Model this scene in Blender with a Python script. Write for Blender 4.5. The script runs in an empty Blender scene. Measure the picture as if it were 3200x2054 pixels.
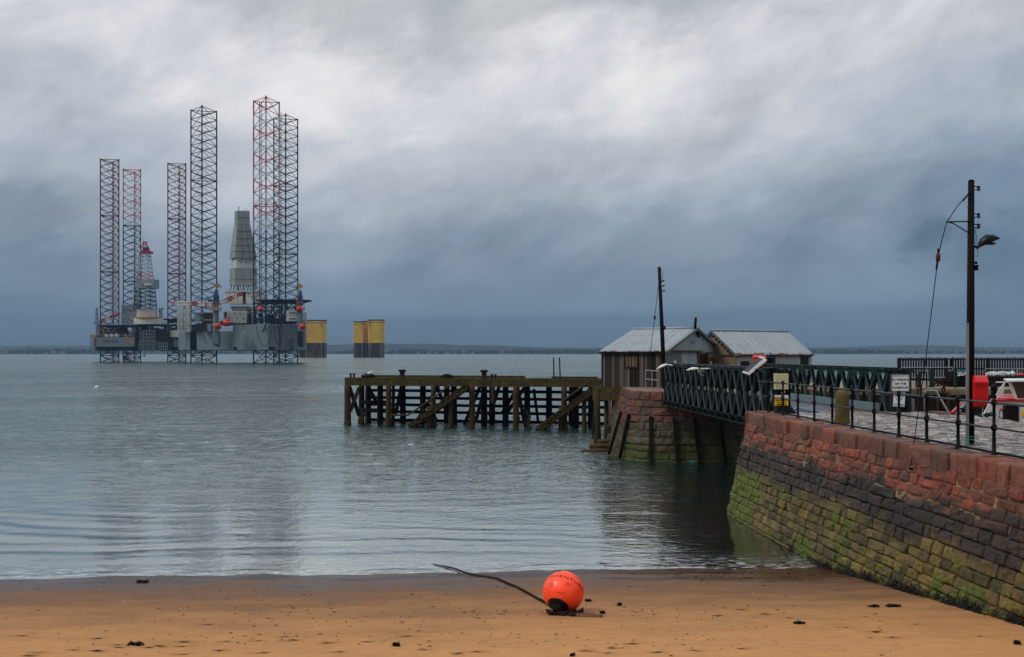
import bpy, math, random
from mathutils import Vector, Matrix, noise
from math import sin, cos, pi, radians, sqrt
random.seed(7)
scene = bpy.context.scene
COL = scene.collection
F = 3111.0          # focal length in photo pixels (35 mm lens, 36 mm sensor, 3200 px wide)
HZ = 1102.0         # photo row of the horizon
EYE = 5.8           # eye height above the water (z = 0)
DECK = 3.65         # height of the quay paving

def at(px, py, Y):
    return Vector(((px - 1600) / F * Y, Y, EYE - (py - HZ) / F * Y))
def gx(px, Y): return (px - 1600) / F * Y
def gz(py, Y): return EYE - (py - HZ) / F * Y

# ------------------------------------------------------------------ mesh builder
class MB:
    def __init__(s): s.v = []; s.f = []; s.m = []; s.c = []; s.col = (1, 1, 1)
    def add(s, vs, fs, m=0, cols=None):
        o = len(s.v); s.v += [Vector(v) for v in vs]
        s.c += cols if cols else [s.col] * len(vs)
        for f in fs: s.f.append([i + o for i in f]); s.m.append(m)
    def hexa(s, p, m=0):       # 8 corners: bottom ring 0-3, top ring 4-7
        s.add(p, [(3, 2, 1, 0), (4, 5, 6, 7), (0, 1, 5, 4), (1, 2, 6, 5), (2, 3, 7, 6), (3, 0, 4, 7)], m)
    def box(s, a, b, m=0):
        (x0, y0, z0), (x1, y1, z1) = a, b
        s.hexa([(x0, y0, z0), (x1, y0, z0), (x1, y1, z0), (x0, y1, z0), (x0, y0, z1), (x1, y0, z1), (x1, y1, z1), (x0, y1, z1)], m)
    def bar(s, p, q, w, h, up=(0, 0, 1), m=0):
        p = Vector(p); q = Vector(q); d = (q - p)
        if d.length < 1e-6: return
        d.normalize(); up = Vector(up)
        if abs(d.dot(up.normalized())) > .98: up = Vector((0, 1, 0)) if abs(d.y) < .9 else Vector((1, 0, 0))
        r = d.cross(up).normalized() * (w / 2); u = r.cross(d).normalized() * (h / 2)
        s.hexa([p - r - u, p + r - u, q + r - u, q - r - u, p - r + u, p + r + u, q + r + u, q - r + u], m)
    def tube(s, p, q, r0, r1=None, n=8, m=0, caps=True):
        s.path([p, q], [r0, r0 if r1 is None else r1], n, m, caps)
    def path(s, pts, rad, n=8, m=0, caps=True, closed=False):
        pts = [Vector(p) for p in pts]; k = len(pts)
        if not isinstance(rad, (list, tuple)): rad = [rad] * k
        vs = []; prev = None
        for i, p in enumerate(pts):
            if closed: d = pts[(i + 1) % k] - pts[i - 1]
            else: d = pts[min(i + 1, k - 1)] - pts[max(i - 1, 0)]
            d.normalize()
            if prev is None:
                t = Vector((0, 0, 1)) if abs(d.z) < .9 else Vector((1, 0, 0))
                u = d.cross(t).normalized()
            else:
                u = (prev - d * prev.dot(d)).normalized()
            prev = u; w = d.cross(u)
            for j in range(n):
                a = 2 * pi * j / n
                vs.append(p + (u * cos(a) + w * sin(a)) * rad[i])
        fs = []
        for i in range(k if closed else k - 1):
            i2 = (i + 1) % k
            for j in range(n):
                fs.append((i * n + j, i * n + (j + 1) % n, i2 * n + (j + 1) % n, i2 * n + j))
        if caps and not closed:
            fs.append(tuple(range(n - 1, -1, -1))); fs.append(tuple((k - 1) * n + j for j in range(n)))
        s.add(vs, fs, m)
    def lathe(s, prof, c=(0, 0, 0), ax=(0, 0, 1), n=16, m=0):
        ax = Vector(ax).normalized(); c = Vector(c)
        t = Vector((0, 0, 1)) if abs(ax.z) < .9 else Vector((1, 0, 0))
        u = ax.cross(t).normalized(); w = ax.cross(u)
        vs = []; fs = []
        for r, h in prof:
            for j in range(n):
                a = 2 * pi * j / n
                vs.append(c + ax * h + (u * cos(a) + w * sin(a)) * r)
        for i in range(len(prof) - 1):
            for j in range(n):
                fs.append((i * n + j, i * n + (j + 1) % n, (i + 1) * n + (j + 1) % n, (i + 1) * n + j))
        fs.append(tuple(range(n - 1, -1, -1))); fs.append(tuple((len(prof) - 1) * n + j for j in range(n)))
        s.add(vs, fs, m)
    def prism(s, poly, z0, z1, m=0, poly2=None):
        n = len(poly); p2 = poly2 or poly
        vs = [(x, y, z0) for x, y in poly] + [(x, y, z1) for x, y in p2]
        fs = [tuple(range(n - 1, -1, -1)), tuple(range(n, 2 * n))] + [(i, (i + 1) % n, n + (i + 1) % n, n + i) for i in range(n)]
        s.add(vs, fs, m)
    def ball(s, c, r, n=10, k=7, m=0, sq=(1, 1, 1), jit=0, seed=0):
        c = Vector(c); vs = [c + Vector((0, 0, -r * sq[2]))]; fs = []
        for i in range(1, k):
            b = -pi / 2 + pi * i / k
            for j in range(n):
                a = 2 * pi * j / n
                d = Vector((cos(b) * cos(a), cos(b) * sin(a), sin(b)))
                rr = r * (1 + jit * noise.noise(d * 1.7 + Vector((seed * 3.1, seed, 0))))
                vs.append(c + Vector((d.x * sq[0], d.y * sq[1], d.z * sq[2])) * rr)
        vs.append(c + Vector((0, 0, r * sq[2]))); L = len(vs) - 1
        for j in range(n):
            fs.append((0, 1 + (j + 1) % n, 1 + j)); fs.append((L, L - n + j, L - n + (j + 1) % n))
        for i in range(k - 2):
            for j in range(n):
                a = 1 + i * n
                fs.append((a + j, a + (j + 1) % n, a + n + (j + 1) % n, a + n + j))
        s.add(vs, fs, m)
    def build(s, name, mats, parent=None, smooth=False, color=False, loc=None):
        if not isinstance(mats, (list, tuple)): mats = [mats]
        if parent is not None: org = ORG[parent]
        elif loc is not None: org = Vector(loc)
        else:
            lo = [min(v[i] for v in s.v) for i in range(3)]; hi = [max(v[i] for v in s.v) for i in range(3)]
            org = Vector(((lo[0] + hi[0]) / 2, (lo[1] + hi[1]) / 2, lo[2]))
        me = bpy.data.meshes.new(name)
        me.from_pydata([v - org for v in s.v], [], s.f)
        for m in mats: me.materials.append(m)
        me.polygons.foreach_set('material_index', s.m)
        if smooth: me.polygons.foreach_set('use_smooth', [True] * len(s.f))
        if color:
            ca = me.color_attributes.new('Col', 'FLOAT_COLOR', 'POINT')
            flat = []
            for c in s.c: flat += [c[0], c[1], c[2], 1]
            ca.data.foreach_set('color', flat)
        me.update()
        o = bpy.data.objects.new(name, me); COL.objects.link(o)
        if parent is not None: o.parent = parent
        else: o.location = org
        ORG[o] = org
        return o
ORG = {}

def tag(o, label, cat, group=None, kind=None):
    if label: o['label'] = label
    if cat: o['category'] = cat
    if group: o['group'] = group
    if kind: o['kind'] = kind
    return o
def thing(name, loc, label, cat, group=None):
    o = bpy.data.objects.new(name, None); COL.objects.link(o)
    o.location = Vector(loc); ORG[o] = Vector(loc); o.empty_display_size = .2
    return tag(o, label, cat, group)
def dup(o, delta=(0, 0, 0), label=None, parent=None):
    c = o.copy(); COL.objects.link(c)
    if parent is not None: c.parent = parent
    else: c.location = o.location + Vector(delta)
    ORG[c] = ORG[o] + Vector(delta)
    if label: c['label'] = label
    for ch in list(o.children): dup(ch, delta, None, c)
    return c

# ------------------------------------------------------------------ materials
def L(h):
    r = []
    for i in (0, 2, 4):
        x = int(h[i:i + 2], 16) / 255
        r.append(x / 12.92 if x <= .04045 else ((x + .055) / 1.055) ** 2.4)
    return tuple(r)
class NT:
    def __init__(s, tree): s.t = tree; s.t.nodes.clear()
    def n(s, typ, **kw):
        nd = s.t.nodes.new(typ)
        for k, v in kw.items():
            if k == 'i':
                for a, b in v.items():
                    sk = nd.inputs[a]
                    if isinstance(b, bpy.types.NodeSocket): s.t.links.new(b, sk)
                    elif hasattr(sk.default_value, '__len__') and isinstance(b, (tuple, list)) and len(b) == 3 and len(sk.default_value) == 4: sk.default_value = (*b, 1)
                    else: sk.default_value = b
            else: setattr(nd, k, v)
        return nd
    def math(s, op, a, b=0.0, c=0.0, clamp=False):
        nd = s.n('ShaderNodeMath', operation=op, use_clamp=clamp, i={0: a, 1: b, 2: c}); return nd.outputs[0]
    def mapr(s, v, a, b, c=0.0, d=1.0, smooth=True):
        nd = s.n('ShaderNodeMapRange', i={0: v, 1: a, 2: b, 3: c, 4: d})
        if smooth: nd.interpolation_type = 'SMOOTHSTEP'
        return nd.outputs[0]
    def mix(s, f, a, b, mode='MIX'):
        nd = s.n('ShaderNodeMix', data_type='RGBA', blend_type=mode)
        for k, x in ((0, f), (6, a), (7, b)):
            sk = nd.inputs[k]
            if isinstance(x, bpy.types.NodeSocket): s.t.links.new(x, sk)
            elif k == 0: sk.default_value = x
            else: sk.default_value = (*x[:3], 1)
        return nd.outputs[2]
    def noise(s, vec, scale, detail=4, rough=.55, dist=0):
        nd = s.n('ShaderNodeTexNoise', i={'Vector': vec, 'Scale': scale, 'Detail': detail, 'Roughness': rough, 'Distortion': dist}); return nd.outputs[0]
    def scalev(s, vec, sc):
        nd = s.n('ShaderNodeVectorMath', operation='MULTIPLY', i={0: vec, 1: sc}); return nd.outputs[0]
    def pos(s): return s.n('ShaderNodeNewGeometry').outputs['Position']

def newmat(name):
    m = bpy.data.materials.new(name); m.use_nodes = True
    return m, NT(m.node_tree)

def deep(c): return tuple(max(0.0, v) ** 1.28 * 1.12 for v in c)
def M(name, c, rough=.6, metal=0.0, var=.3, sc=1.5, bump=.2, bsc=12, bd=.01, c2=None, c2r=(.5, .65), c2s=(1, 1, 1), c2sc=2.0, attr=False, spec=.5, st=(1, 1, 1), rvar=.15):
    """painted / natural surface: base colour x noise, an optional second colour in patches or streaks, bump"""
    c = deep(c); c2 = deep(c2) if c2 is not None else None
    if max(c) < .06 and spec == .5: spec = .25
    m, t = newmat(name); p = t.pos()
    ps = t.scalev(p, st) if st != (1, 1, 1) else p
    base = c
    if attr:
        base = t.n('ShaderNodeVertexColor', layer_name='Col').outputs[0]
    n1 = t.noise(ps, sc, 5, .6)
    v = t.mapr(n1, .25, .75, 1 - var, 1 + var, False)
    cc = t.n('ShaderNodeVectorMath', operation='SCALE', i={0: base if attr else tuple(c), 'Scale': v}).outputs[0]
    if c2 is not None:
        n2 = t.noise(t.scalev(p, c2s), c2sc, 5, .65)
        cc = t.mix(t.mapr(n2, c2r[0], c2r[1]), cc, c2)
    rr = t.mapr(n1, .3, .7, max(.03, rough - rvar), min(1, rough + rvar), False)
    n3 = t.noise(ps, bsc, 4, .6)
    b = t.n('ShaderNodeBump', i={'Strength': bump, 'Distance': bd, 'Height': n3})
    bs = t.n('ShaderNodeBsdfPrincipled', i={'Base Color': cc, 'Roughness': rr, 'Metallic': metal, 'Specular IOR Level': spec, 'Normal': b.outputs[0]})
    t.n('ShaderNodeOutputMaterial', i={'Surface': bs.outputs[0]})
    return m

RUST = L('5a2a17')
m_red = M('red_enamel', L('c8141d'), .35, var=.08, bump=.03)
m_white = M('white_paint', (.72, .73, .74), .5, var=.12, c2=L('8a6a50'), c2r=(.62, .75), c2s=(1, 1, .25))
m_sign = M('sign_white', (.78, .79, .82), .4, var=.06, bump=.03)
m_black = M('black_paint', (.006, .006, .008), .5, var=.3, bump=.08, spec=.12)
m_ink = M('sign_black', (.01, .01, .012), .6, var=.1, bump=0)
m_yel = M('sign_yellow', L('f2c200'), .45, var=.05, bump=.02)
m_cream = M('cream_enamel', L('c9c6a4'), .45, var=.06, bump=.03)
m_galv = M('galvanised_steel', (.32, .34, .36), .42, .5, var=.25)
m_darksteel = M('dark_steel', (.035, .042, .05), .5, .2, var=.4, c2=RUST, c2r=(.6, .75))
m_rust = M('rusted_iron', L('4a2316'), .85, var=.45, sc=6, c2=L('1c100c'), c2r=(.45, .65), c2sc=7)
m_wood_dark = M('tarred_timber', (.017, .013, .011), .8, var=.5, sc=2, st=(8, 8, .8), bump=.5, bsc=6, spec=.15)
m_rope_blue = M('blue_rope', L('2f9fc4'), .8, var=.2)
m_rope_teal = M('teal_rope', L('0f8f86'), .8, var=.2)
m_chain = M('rusty_chain', L('2c1a12'), .75, var=.5, sc=20, c2=L('5a3018'), c2r=(.5, .7), c2sc=18)
m_weed = M('seaweed', L('1d160c'), .75, var=.6, sc=14, c2=L('2c2a0c'), c2r=(.5, .65), c2sc=20)
# ------------------------------------------------------------------ camera, sky, sun, haze
cam = bpy.data.cameras.new('camera'); co = bpy.data.objects.new('camera', cam); COL.objects.link(co)
co.location = (0, 0, EYE); co.rotation_euler = (radians(90), 0, 0)
cam.sensor_width = 36; cam.lens = 35; cam.shift_y = (HZ - 1027) / 3200
cam.clip_start = .1; cam.clip_end = 9000
scene.camera = co
scene.view_settings.view_transform = 'Standard'; scene.view_settings.look = 'None'
scene.view_settings.exposure = -.06; scene.view_settings.gamma = 1
scene.cycles.use_denoising = True
scene.render.filter_size = 1.15
scene.cycles.max_bounces = 8; scene.cycles.transparent_max_bounces = 8
scene.cycles.volume_bounces = 0
scene.cycles.caustics_reflective = False; scene.cycles.caustics_refractive = False

SUN_EL, SUN_AZ = 50, 250          # degrees; azimuth clockwise from +Y: behind the camera, to the left
w = bpy.data.worlds.new('World'); scene.world = w; w.use_nodes = True
t = NT(w.node_tree)
sky = t.n('ShaderNodeTexSky', sky_type='NISHITA', sun_disc=False, sun_elevation=radians(SUN_EL), sun_rotation=radians(SUN_AZ))
d = t.n('ShaderNodeTexCoord').outputs['Generated']
sx = t.n('ShaderNodeSeparateXYZ', i={0: d})
X, Y, Z = sx.outputs
az = t.math('ARCTAN2', X, Y)
# cloud deck: noise sheared so that the banks climb to the right, stretched along the bank
v1 = t.n('ShaderNodeCombineXYZ', i={0: t.math('MULTIPLY', az, 1.0), 1: t.math('SUBTRACT', t.math('MULTIPLY', Z, 1.7), t.math('MULTIPLY', az, .45)), 2: .37}).outputs[0]
v2 = t.n('ShaderNodeCombineXYZ', i={0: t.math('MULTIPLY', az, 1.0), 1: t.math('SUBTRACT', t.math('MULTIPLY', Z, 2.0), t.math('MULTIPLY', az, .4)), 2: 3.1}).outputs[0]
n1 = t.noise(v1, 3.4, 8, .56, .25)
n2 = t.noise(v2, 8.0, 8, .6, .35)
v3 = t.n('ShaderNodeCombineXYZ', i={0: t.math('MULTIPLY', az, .6), 1: t.math('MULTIPLY', Z, 9.0), 2: 7.7}).outputs[0]
n3 = t.noise(v3, 3.0, 4, .5, .2)
azc = t.math('MAXIMUM', t.math('MINIMUM', t.math('ADD', az, .03), .62), -.55)
tilt = t.math('MULTIPLY', t.math('MULTIPLY', azc, azc), t.mapr(azc, -.1, .1, .16, .29))      # the bright bank arches over the middle of the firth
low = t.mapr(Z, .02, .13)      # no big billows right at the horizon, only layers
e = t.math('SUBTRACT', Z, t.math('MULTIPLY', tilt, low))
e = t.math('ADD', e, t.math('MULTIPLY', t.math('MULTIPLY', t.math('SUBTRACT', n1, .5), .20), low))
e = t.math('ADD', e, t.math('MULTIPLY', t.math('MULTIPLY', t.math('SUBTRACT', n2, .5), .10), low))
e = t.math('ADD', e, t.math('MULTIPLY', t.math('SUBTRACT', n3, .5), .045))
rp = t.n('ShaderNodeValToRGB', i={0: e})
cr = rp.color_ramp; cr.interpolation = 'EASE'
stops = [(0.0, '4a5f72'), (.025, '556a7e'), (.055, '73869a'), (.10, '8e9bac'), (.15, 'aab2bc'), (.19, 'babec6'), (.235, 'ced0d4'), (.28, 'd2d3d7'), (.33, 'b3b7bb'), (.42, 'd0d3d8'), (.7, 'eceef0'), (1.0, 'f6f7f8')]
while len(cr.elements) < len(stops): cr.elements.new(.5)
for el, (p, h) in zip(cr.elements, stops):
    el.position = p; el.color = (*L(h), 1)
n4 = t.noise(t.n('ShaderNodeCombineXYZ', i={0: az, 1: t.math('SUBTRACT', t.math('MULTIPLY', Z, 1.7), t.math('MULTIPLY', az, .5)), 2: 5.5}).outputs[0], 11.0, 9, .62, .3)
n5 = t.noise(t.n('ShaderNodeCombineXYZ', i={0: az, 1: t.math('SUBTRACT', t.math('MULTIPLY', Z, 1.5), t.math('MULTIPLY', az, .35)), 2: 1.5}).outputs[0], 3.4, 5, .55, .3)
tex = t.math('ADD', t.mapr(n4, .34, .66, -.08, .08, False), t.mapr(n5, .34, .66, -.20, .16, False))
n6 = t.noise(t.n('ShaderNodeCombineXYZ', i={0: az, 1: t.math('SUBTRACT', t.math('MULTIPLY', Z, 1.9), t.math('MULTIPLY', az, .55)), 2: 11.5}).outputs[0], 6.0, 9, .58, .5)
tex = t.math('ADD', tex, t.mapr(n6, .42, .60, -.06, .06))
tex = t.math('ADD', 1.0, t.math('MULTIPLY', tex, t.mapr(Z, .02, .14, .35, 1)))
rpw = t.mix(t.math('MULTIPLY', t.mapr(tex, 1.0, 1.2), t.mapr(Z, .1, .2)), rp.outputs[0], t.mix(1.0, rp.outputs[0], (1.035, 1.0, .965), 'MULTIPLY'))
cl = t.n('ShaderNodeVectorMath', operation='SCALE', i={0: rpw, 'Scale': t.math('MULTIPLY', t.math('MULTIPLY', tex, t.mapr(Y, -.9, .3, .78, 1.0)), 11.5)}).outputs[0]
skm = t.mix(.93, sky.outputs[0], cl)
bg = t.n('ShaderNodeBackground', i={'Color': skm, 'Strength': .1})
t.n('ShaderNodeOutputWorld', i={'Surface': bg.outputs[0]})

sl = bpy.data.lights.new('sun', 'SUN'); sl.energy = 1.5; sl.angle = radians(14); sl.color = (1, .95, .88)
so = bpy.data.objects.new('sun', sl); COL.objects.link(so)
a, b = radians(SUN_AZ), radians(SUN_EL)
sd = Vector((sin(a) * cos(b), cos(a) * cos(b), sin(b)))
so.rotation_euler = sd.to_track_quat('Z', 'Y').to_euler(); so.location = (0, -40, 60)

mh, t = newmat('haze')
pv = t.n('ShaderNodeVolumePrincipled', i={'Color': (.36, .60, .90), 'Density': 1.1e-4, 'Anisotropy': 0.0})
t.n('ShaderNodeOutputMaterial', i={'Volume': pv.outputs[0]})
hz = MB(); hz.box((-3900, -120, -7), (3900, 4700, 190))
ho = hz.build('haze', mh); ho['kind'] = 'stuff'

# ------------------------------------------------------------------ beach and sea bed
def shore_y(x): return 26.4 + .066 * x + .12 * sin(x * .55 + .4) + .07 * sin(x * 1.7)
def sand_z(x, y):
    z = .1 * (shore_y(x) - y)
    return max(z, -4.0)
def sandpt(px, py):
    y = 20.0
    for _ in range(30):
        z = sand_z(gx(px, y), y); y = .5 * y + .5 * (EYE - z) * F / (py - HZ)
    return Vector((gx(px, y), y, sand_z(gx(px, y), y)))
def axis(parts):
    r = []
    for a, b, s in parts:
        n = max(1, int(round((b - a) / s)))
        r += [a + (b - a) * i / n for i in range(n)]
    return r + [parts[-1][1]]
prints = [(238, 2033), (308, 2035), (375, 2025), (505, 2021), (575, 2008), (575, 2023), (702, 2006), (800, 2005), (885, 1992), (905, 2003), (1025, 2010), (1150, 2008), (120, 2043), (95, 2051), (690, 2034), (812, 2042), (565, 2048), (640, 1953),
          (1840, 2037), (1974, 2014), (1923, 2026), (1898, 2043), (1326, 2032), (1495, 2038), (2319, 1907), (2401, 1920), (2461, 1933), (2636, 1963), (2735, 1977), (2795, 1994), (3060, 1990), (2240, 1925), (370, 2018), (460, 2026), (60, 1988), (300, 1998), (1060, 2040), (1270, 1990), (1430, 2044), (2050, 2040), (2180, 2035), (2330, 2030)]
PP = []
for px, py in prints:
    p = sandpt(px, py); PP.append((p.x, p.y, random.uniform(.10, .17), random.uniform(.045, .075), random.uniform(.03, .05), random.uniform(-.12, .12)))
xs = axis([(-70, -14, 4), (-14, -10, .3), (-10, 10, .05), (10, 14, .3), (14, 70, 4)])
ys = axis([(-30, 13, 1.5), (13, 21, .032), (21, 28, .08), (28, 60, 1.2), (60, 140, 8)])
bm = MB(); nx, ny = len(xs), len(ys); vs = []; hollow_shade = []
cell = {}
for q in PP: cell.setdefault((int(q[0] // 1), int(q[1] // 1)), []).append(q)
for y in ys:
    for x in xs:
        z = sand_z(x, y); shd = 0
        if 12 < y < 30 and -15 < x < 15:
            z += .018 * noise.noise(Vector((x * .9, y * 1.6, 0))) + .010 * noise.noise(Vector((x * 2.6, y * 7, 2)))
            if y < 22:
                z += .005 * noise.noise(Vector((x * 14, y * 20, 5)))
                ci, cj = int(x // 1), int(y // 1)
                for i in (-1, 0, 1):
                    for j in (-1, 0, 1):
                        for (qx, qy, a, b, dp, ro) in cell.get((ci + i, cj + j), ()):
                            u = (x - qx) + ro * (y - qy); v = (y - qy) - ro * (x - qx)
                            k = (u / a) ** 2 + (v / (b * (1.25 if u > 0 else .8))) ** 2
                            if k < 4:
                                z += dp * (-math.exp(-k * 1.6) + .45 * math.exp(-(sqrt(k) - 1.35) ** 2 * 9)); shd = max(shd, math.exp(-k))
        vs.append((x, y, z)); hollow_shade.append((shd, 0, 0))  # shade of each footprint hollow stored as a vertex colour
fs = [(j * nx + i, j * nx + i + 1, (j + 1) * nx + i + 1, (j + 1) * nx + i) for j in range(ny - 1) for i in range(nx - 1)]
bm.add(vs, fs, 0, hollow_shade)
ms, t = newmat('sand'); p = t.pos(); sp = t.n('ShaderNodeSeparateXYZ', i={0: p})
wob = t.noise(t.scalev(p, (.35, 1.0, 0)), 1.0, 5, .6)
hgt = t.math('ADD', sp.outputs[2], t.mapr(wob, .2, .8, -.22, .22, False))
dry = t.mapr(hgt, .0, 1.2)
g1 = t.noise(p, 90, 3, .7); g2 = t.noise(t.scalev(p, (1, 2, 1)), 3.0, 6, .6)
c = t.mix(dry, L('452d1f'), L('b4824f'))
c = t.n('ShaderNodeVectorMath', operation='SCALE', i={0: c, 'Scale': t.mapr(g2, .25, .75, .86, 1.14, False)}).outputs[0]
c = t.n('ShaderNodeVectorMath', operation='SCALE', i={0: c, 'Scale': t.mapr(g1, .25, .75, .78, 1.22, False)}).outputs[0]
shade_attr = t.n('ShaderNodeVertexColor', layer_name='Col').outputs[0]
shade_fac = t.n('ShaderNodeSeparateColor', i={0: shade_attr}).outputs[0]
c = t.mix(t.math('MULTIPLY', shade_fac, .8), c, L('3f2718'))  # shade in the footprint hollows painted into the sand colour
rg = t.mapr(hgt, -.02, .55, .16, .85)
hb = t.math('ADD', t.math('MULTIPLY', g1, .4), g2)
b = t.n('ShaderNodeBump', i={'Strength': .35, 'Distance': .012, 'Height': hb})
bs = t.n('ShaderNodeBsdfPrincipled', i={'Base Color': c, 'Roughness': rg, 'Specular IOR Level': .35, 'Normal': b.outputs[0]})
t.n('ShaderNodeOutputMaterial', i={'Surface': bs.outputs[0]})
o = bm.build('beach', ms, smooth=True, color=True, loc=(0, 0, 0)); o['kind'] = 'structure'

# ------------------------------------------------------------------ sea
YR = [19.0, 22.0]; y = 23.6
while y < 330: YR.append(y); y += max(.07, .0042 * y)
while y < 3420: YR.append(y); y *= 1.05
YR.append(3420)
NXW = 430; TX = [-1.15 + .5 * i / 30 for i in range(30)] + [-.65 + 1.12 * i / NXW for i in range(NXW)] + [.47 + .7 * i / 30 for i in range(31)]
bm = MB(); nx, ny = len(TX), len(YR); vs = []
for y in YR:
    wfar = max(0, min(1, (330 - y) / 150))
    for tx in TX:
        x = tx * max(y, 26) * (1 if abs(tx) <= .65 else 1 + (abs(tx) - .65) * 1.6); z = 0
        if y < 330 and -.66 < tx < .48:
            dd = y - shore_y(x)
            wv = noise.noise(Vector((x * .13, y * .16, 0)))
            a_in = max(0, min(1, (dd + .3) / 4)); out = max(0, min(1, (dd - 8) / 26)); out = out * out * (3 - 2 * out)
            # long low swell lines running in to the beach
            pk = max(0, .35 + .9 * noise.noise(Vector((x * .09, y * .22, 4))))
            z += a_in * (1 - .75 * out) * pk * (.012 * sin((dd + x * .06) * 5.2 + wv * 7) + .020 * sin((dd + x * .22) * 2.3 + wv * 5 + 1))
            # wind chop, growing offshore
            if out > 0:
                g = .65 + .7 * noise.noise(Vector((x * .02, y * .03, 8)))
                c1 = 1 - 2 * abs(noise.noise(Vector((x * .55, y * 1.0, 1))))
                c2 = 1 - 2 * abs(noise.noise(Vector((x * .22 + y * .05, y * .42, 2))))
                z += out * wfar * g * (.06 * c1 + .085 * c2 + .12 * noise.noise(Vector((x * .07, y * .13, 3))))
            if out > 0 and y < 110: z += out * .028 * noise.noise(Vector((x * 1.2, y * 2.0, 6)))
            z += .005 * a_in * noise.noise(Vector((x * 1.1, y * 3.2, 1)))
            lip = dd + .25 * noise.noise(Vector((x * .35, 0, 9))) - .25
            z += .04 * math.exp(-(lip / .2) ** 2) * max(0, .4 + .8 * noise.noise(Vector((x * .5, 3, 0))))
        vs.append((x, y, z))
fs = [(j * nx + i, j * nx + i + 1, (j + 1) * nx + i + 1, (j + 1) * nx + i) for j in range(ny - 1) for i in range(nx - 1)]
bm.add(vs, fs)
mw, t = newmat('sea_water'); p = t.pos(); sp = t.n('ShaderNodeSeparateXYZ', i={0: p})
sh = t.math('SUBTRACT', t.math('SUBTRACT', sp.outputs[1], 26.4), t.math('MULTIPLY', sp.outputs[0], .066))   # metres out from the shore
# wind ripples: three sizes, calmer in the lee near the beach
w1 = t.noise(t.scalev(p, (.8, 1.15, 1)), 3.2, 3, .6, .4)
w2 = t.noise(t.scalev(p, (.75, 1.0, 1)), .85, 4, .6, .5)
w2b = t.noise(t.scalev(p, (.8, 1.0, 1)), .34, 2, .5, .5)
w3 = t.noise(t.scalev(p, (.7, 1.0, 1)), .12, 2, .5, .3)
gust = t.noise(t.scalev(p, (.35, 1.0, 1)), .035, 4, .6, .5)
near = t.mapr(sh, 2, 26)
hgt = t.math('ADD', t.math('MULTIPLY', w1, t.mapr(sh, 6, 44, .013, .16)), t.math('MULTIPLY', w2, t.mapr(sh, 8, 46, .022, .40)))
hgt = t.math('ADD', hgt, t.math('MULTIPLY', w2b, t.mapr(sh, 60, 260, .02, .9)))
hgt = t.math('ADD', hgt, t.math('MULTIPLY', w3, t.mapr(sh, 50, 220, 0, 2.6)))
hgt = t.math('MULTIPLY', hgt, t.mapr(gust, .3, .7, .55, 1.25))
b = t.n('ShaderNodeBump', i={'Strength': 1.0, 'Distance': 1.0, 'Height': hgt})
depth = t.math('MULTIPLY', t.math('MAXIMUM', sh, 0.0), .1)
opq = t.math('SUBTRACT', 1.0, t.math('POWER', 2.718, t.math('MULTIPLY', depth, -2.6)))
opq = t.math('ADD', .05, t.math('MULTIPLY', opq, .95))
body = t.n('ShaderNodeBsdfDiffuse', i={'Color': t.mix(t.mapr(sh, 3, 26), L('38342a'), L('0d2424'))})
tr = t.n('ShaderNodeBsdfTransparent', i={'Color': (.86, .84, .78, 1)})
inner = t.n('ShaderNodeMixShader', i={0: opq, 1: tr.outputs[0], 2: body.outputs[0]})
gl = t.n('ShaderNodeBsdfGlossy', i={'Color': (.91, .985, .97, 1), 'Roughness': t.mapr(sh, 5, 300, .02, .12), 'Normal': b.outputs[0]})
fr = t.n('ShaderNodeFresnel', i={'IOR': 1.34, 'Normal': b.outputs[0]})
frp = t.math('POWER', fr.outputs[0], t.mapr(sh, 6, 34, .42, .58))
mx = t.n('ShaderNodeMixShader', i={0: frp, 1: inner.outputs[0], 2: gl.outputs[0]})
# thin broken foam at the very edge and a few whitecaps far out
fo = t.noise(t.scalev(p, (1.2, 5, 1)), 2.2, 6, .7, .6)
edge = t.math('MULTIPLY', t.mapr(sh, .05, 2.4, 1, 0), t.mapr(fo, .50, .64))
wc = t.noise(t.scalev(p, (.35, 1.1, 1)), .22, 5, .62, .3)
caps = t.math('MULTIPLY', t.mapr(sh, 140, 420), t.mapr(wc, .76, .81))
foam = t.math('MAXIMUM', t.math('MULTIPLY', edge, .65), t.math('MULTIPLY', caps, .6))
fd = t.n('ShaderNodeBsdfDiffuse', i={'Color': (.72, .72, .72, 1)})
mx2 = t.n('ShaderNodeMixShader', i={0: foam, 1: mx.outputs[0], 2: fd.outputs[0]})
t.n('ShaderNodeOutputMaterial', i={'Surface': mx2.outputs[0]})
o = bm.build('sea', mw, smooth=True, loc=(0, 0, 0)); o['kind'] = 'structure'

# ------------------------------------------------------------------ far shore
bm = MB()
xs = axis([(-3600, 3600, 60)]); ys = axis([(3260, 4500, 62)])
nx, ny = len(xs), len(ys); vs = []
def land_z(x, y):
    k = max(0, min(1, (y - 3285) / 900)); k = k * k * (3 - 2 * k)
    ridge = 14 + 26 * max(0, noise.noise(Vector((x * .0011 + 5, y * .0012, 0))) + .35)
    return -1.5 + 5 * max(0, min(1, (y - 3270) / 40)) + k * (ridge + 7 * noise.noise(Vector((x * .005, y * .005, 3))))
for y in ys:
    for x in xs: vs.append((x, y, land_z(x, y) if y > 3265 else -6))
fs = [(j * nx + i, j * nx + i + 1, (j + 1) * nx + i + 1, (j + 1) * nx + i) for j in range(ny - 1) for i in range(nx - 1)]
bm.add(vs, fs)
m_land = M('far_fields', (.014, .018, .014), .9, var=.5, sc=.006, bump=0, c2=(.03, .03, .02), c2r=(.52, .56), c2sc=.009)
o = bm.build('hills', m_land, smooth=True, loc=(0, 0, 0)); o['kind'] = 'structure'
bm = MB(); rnd = random.Random(3)
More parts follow.
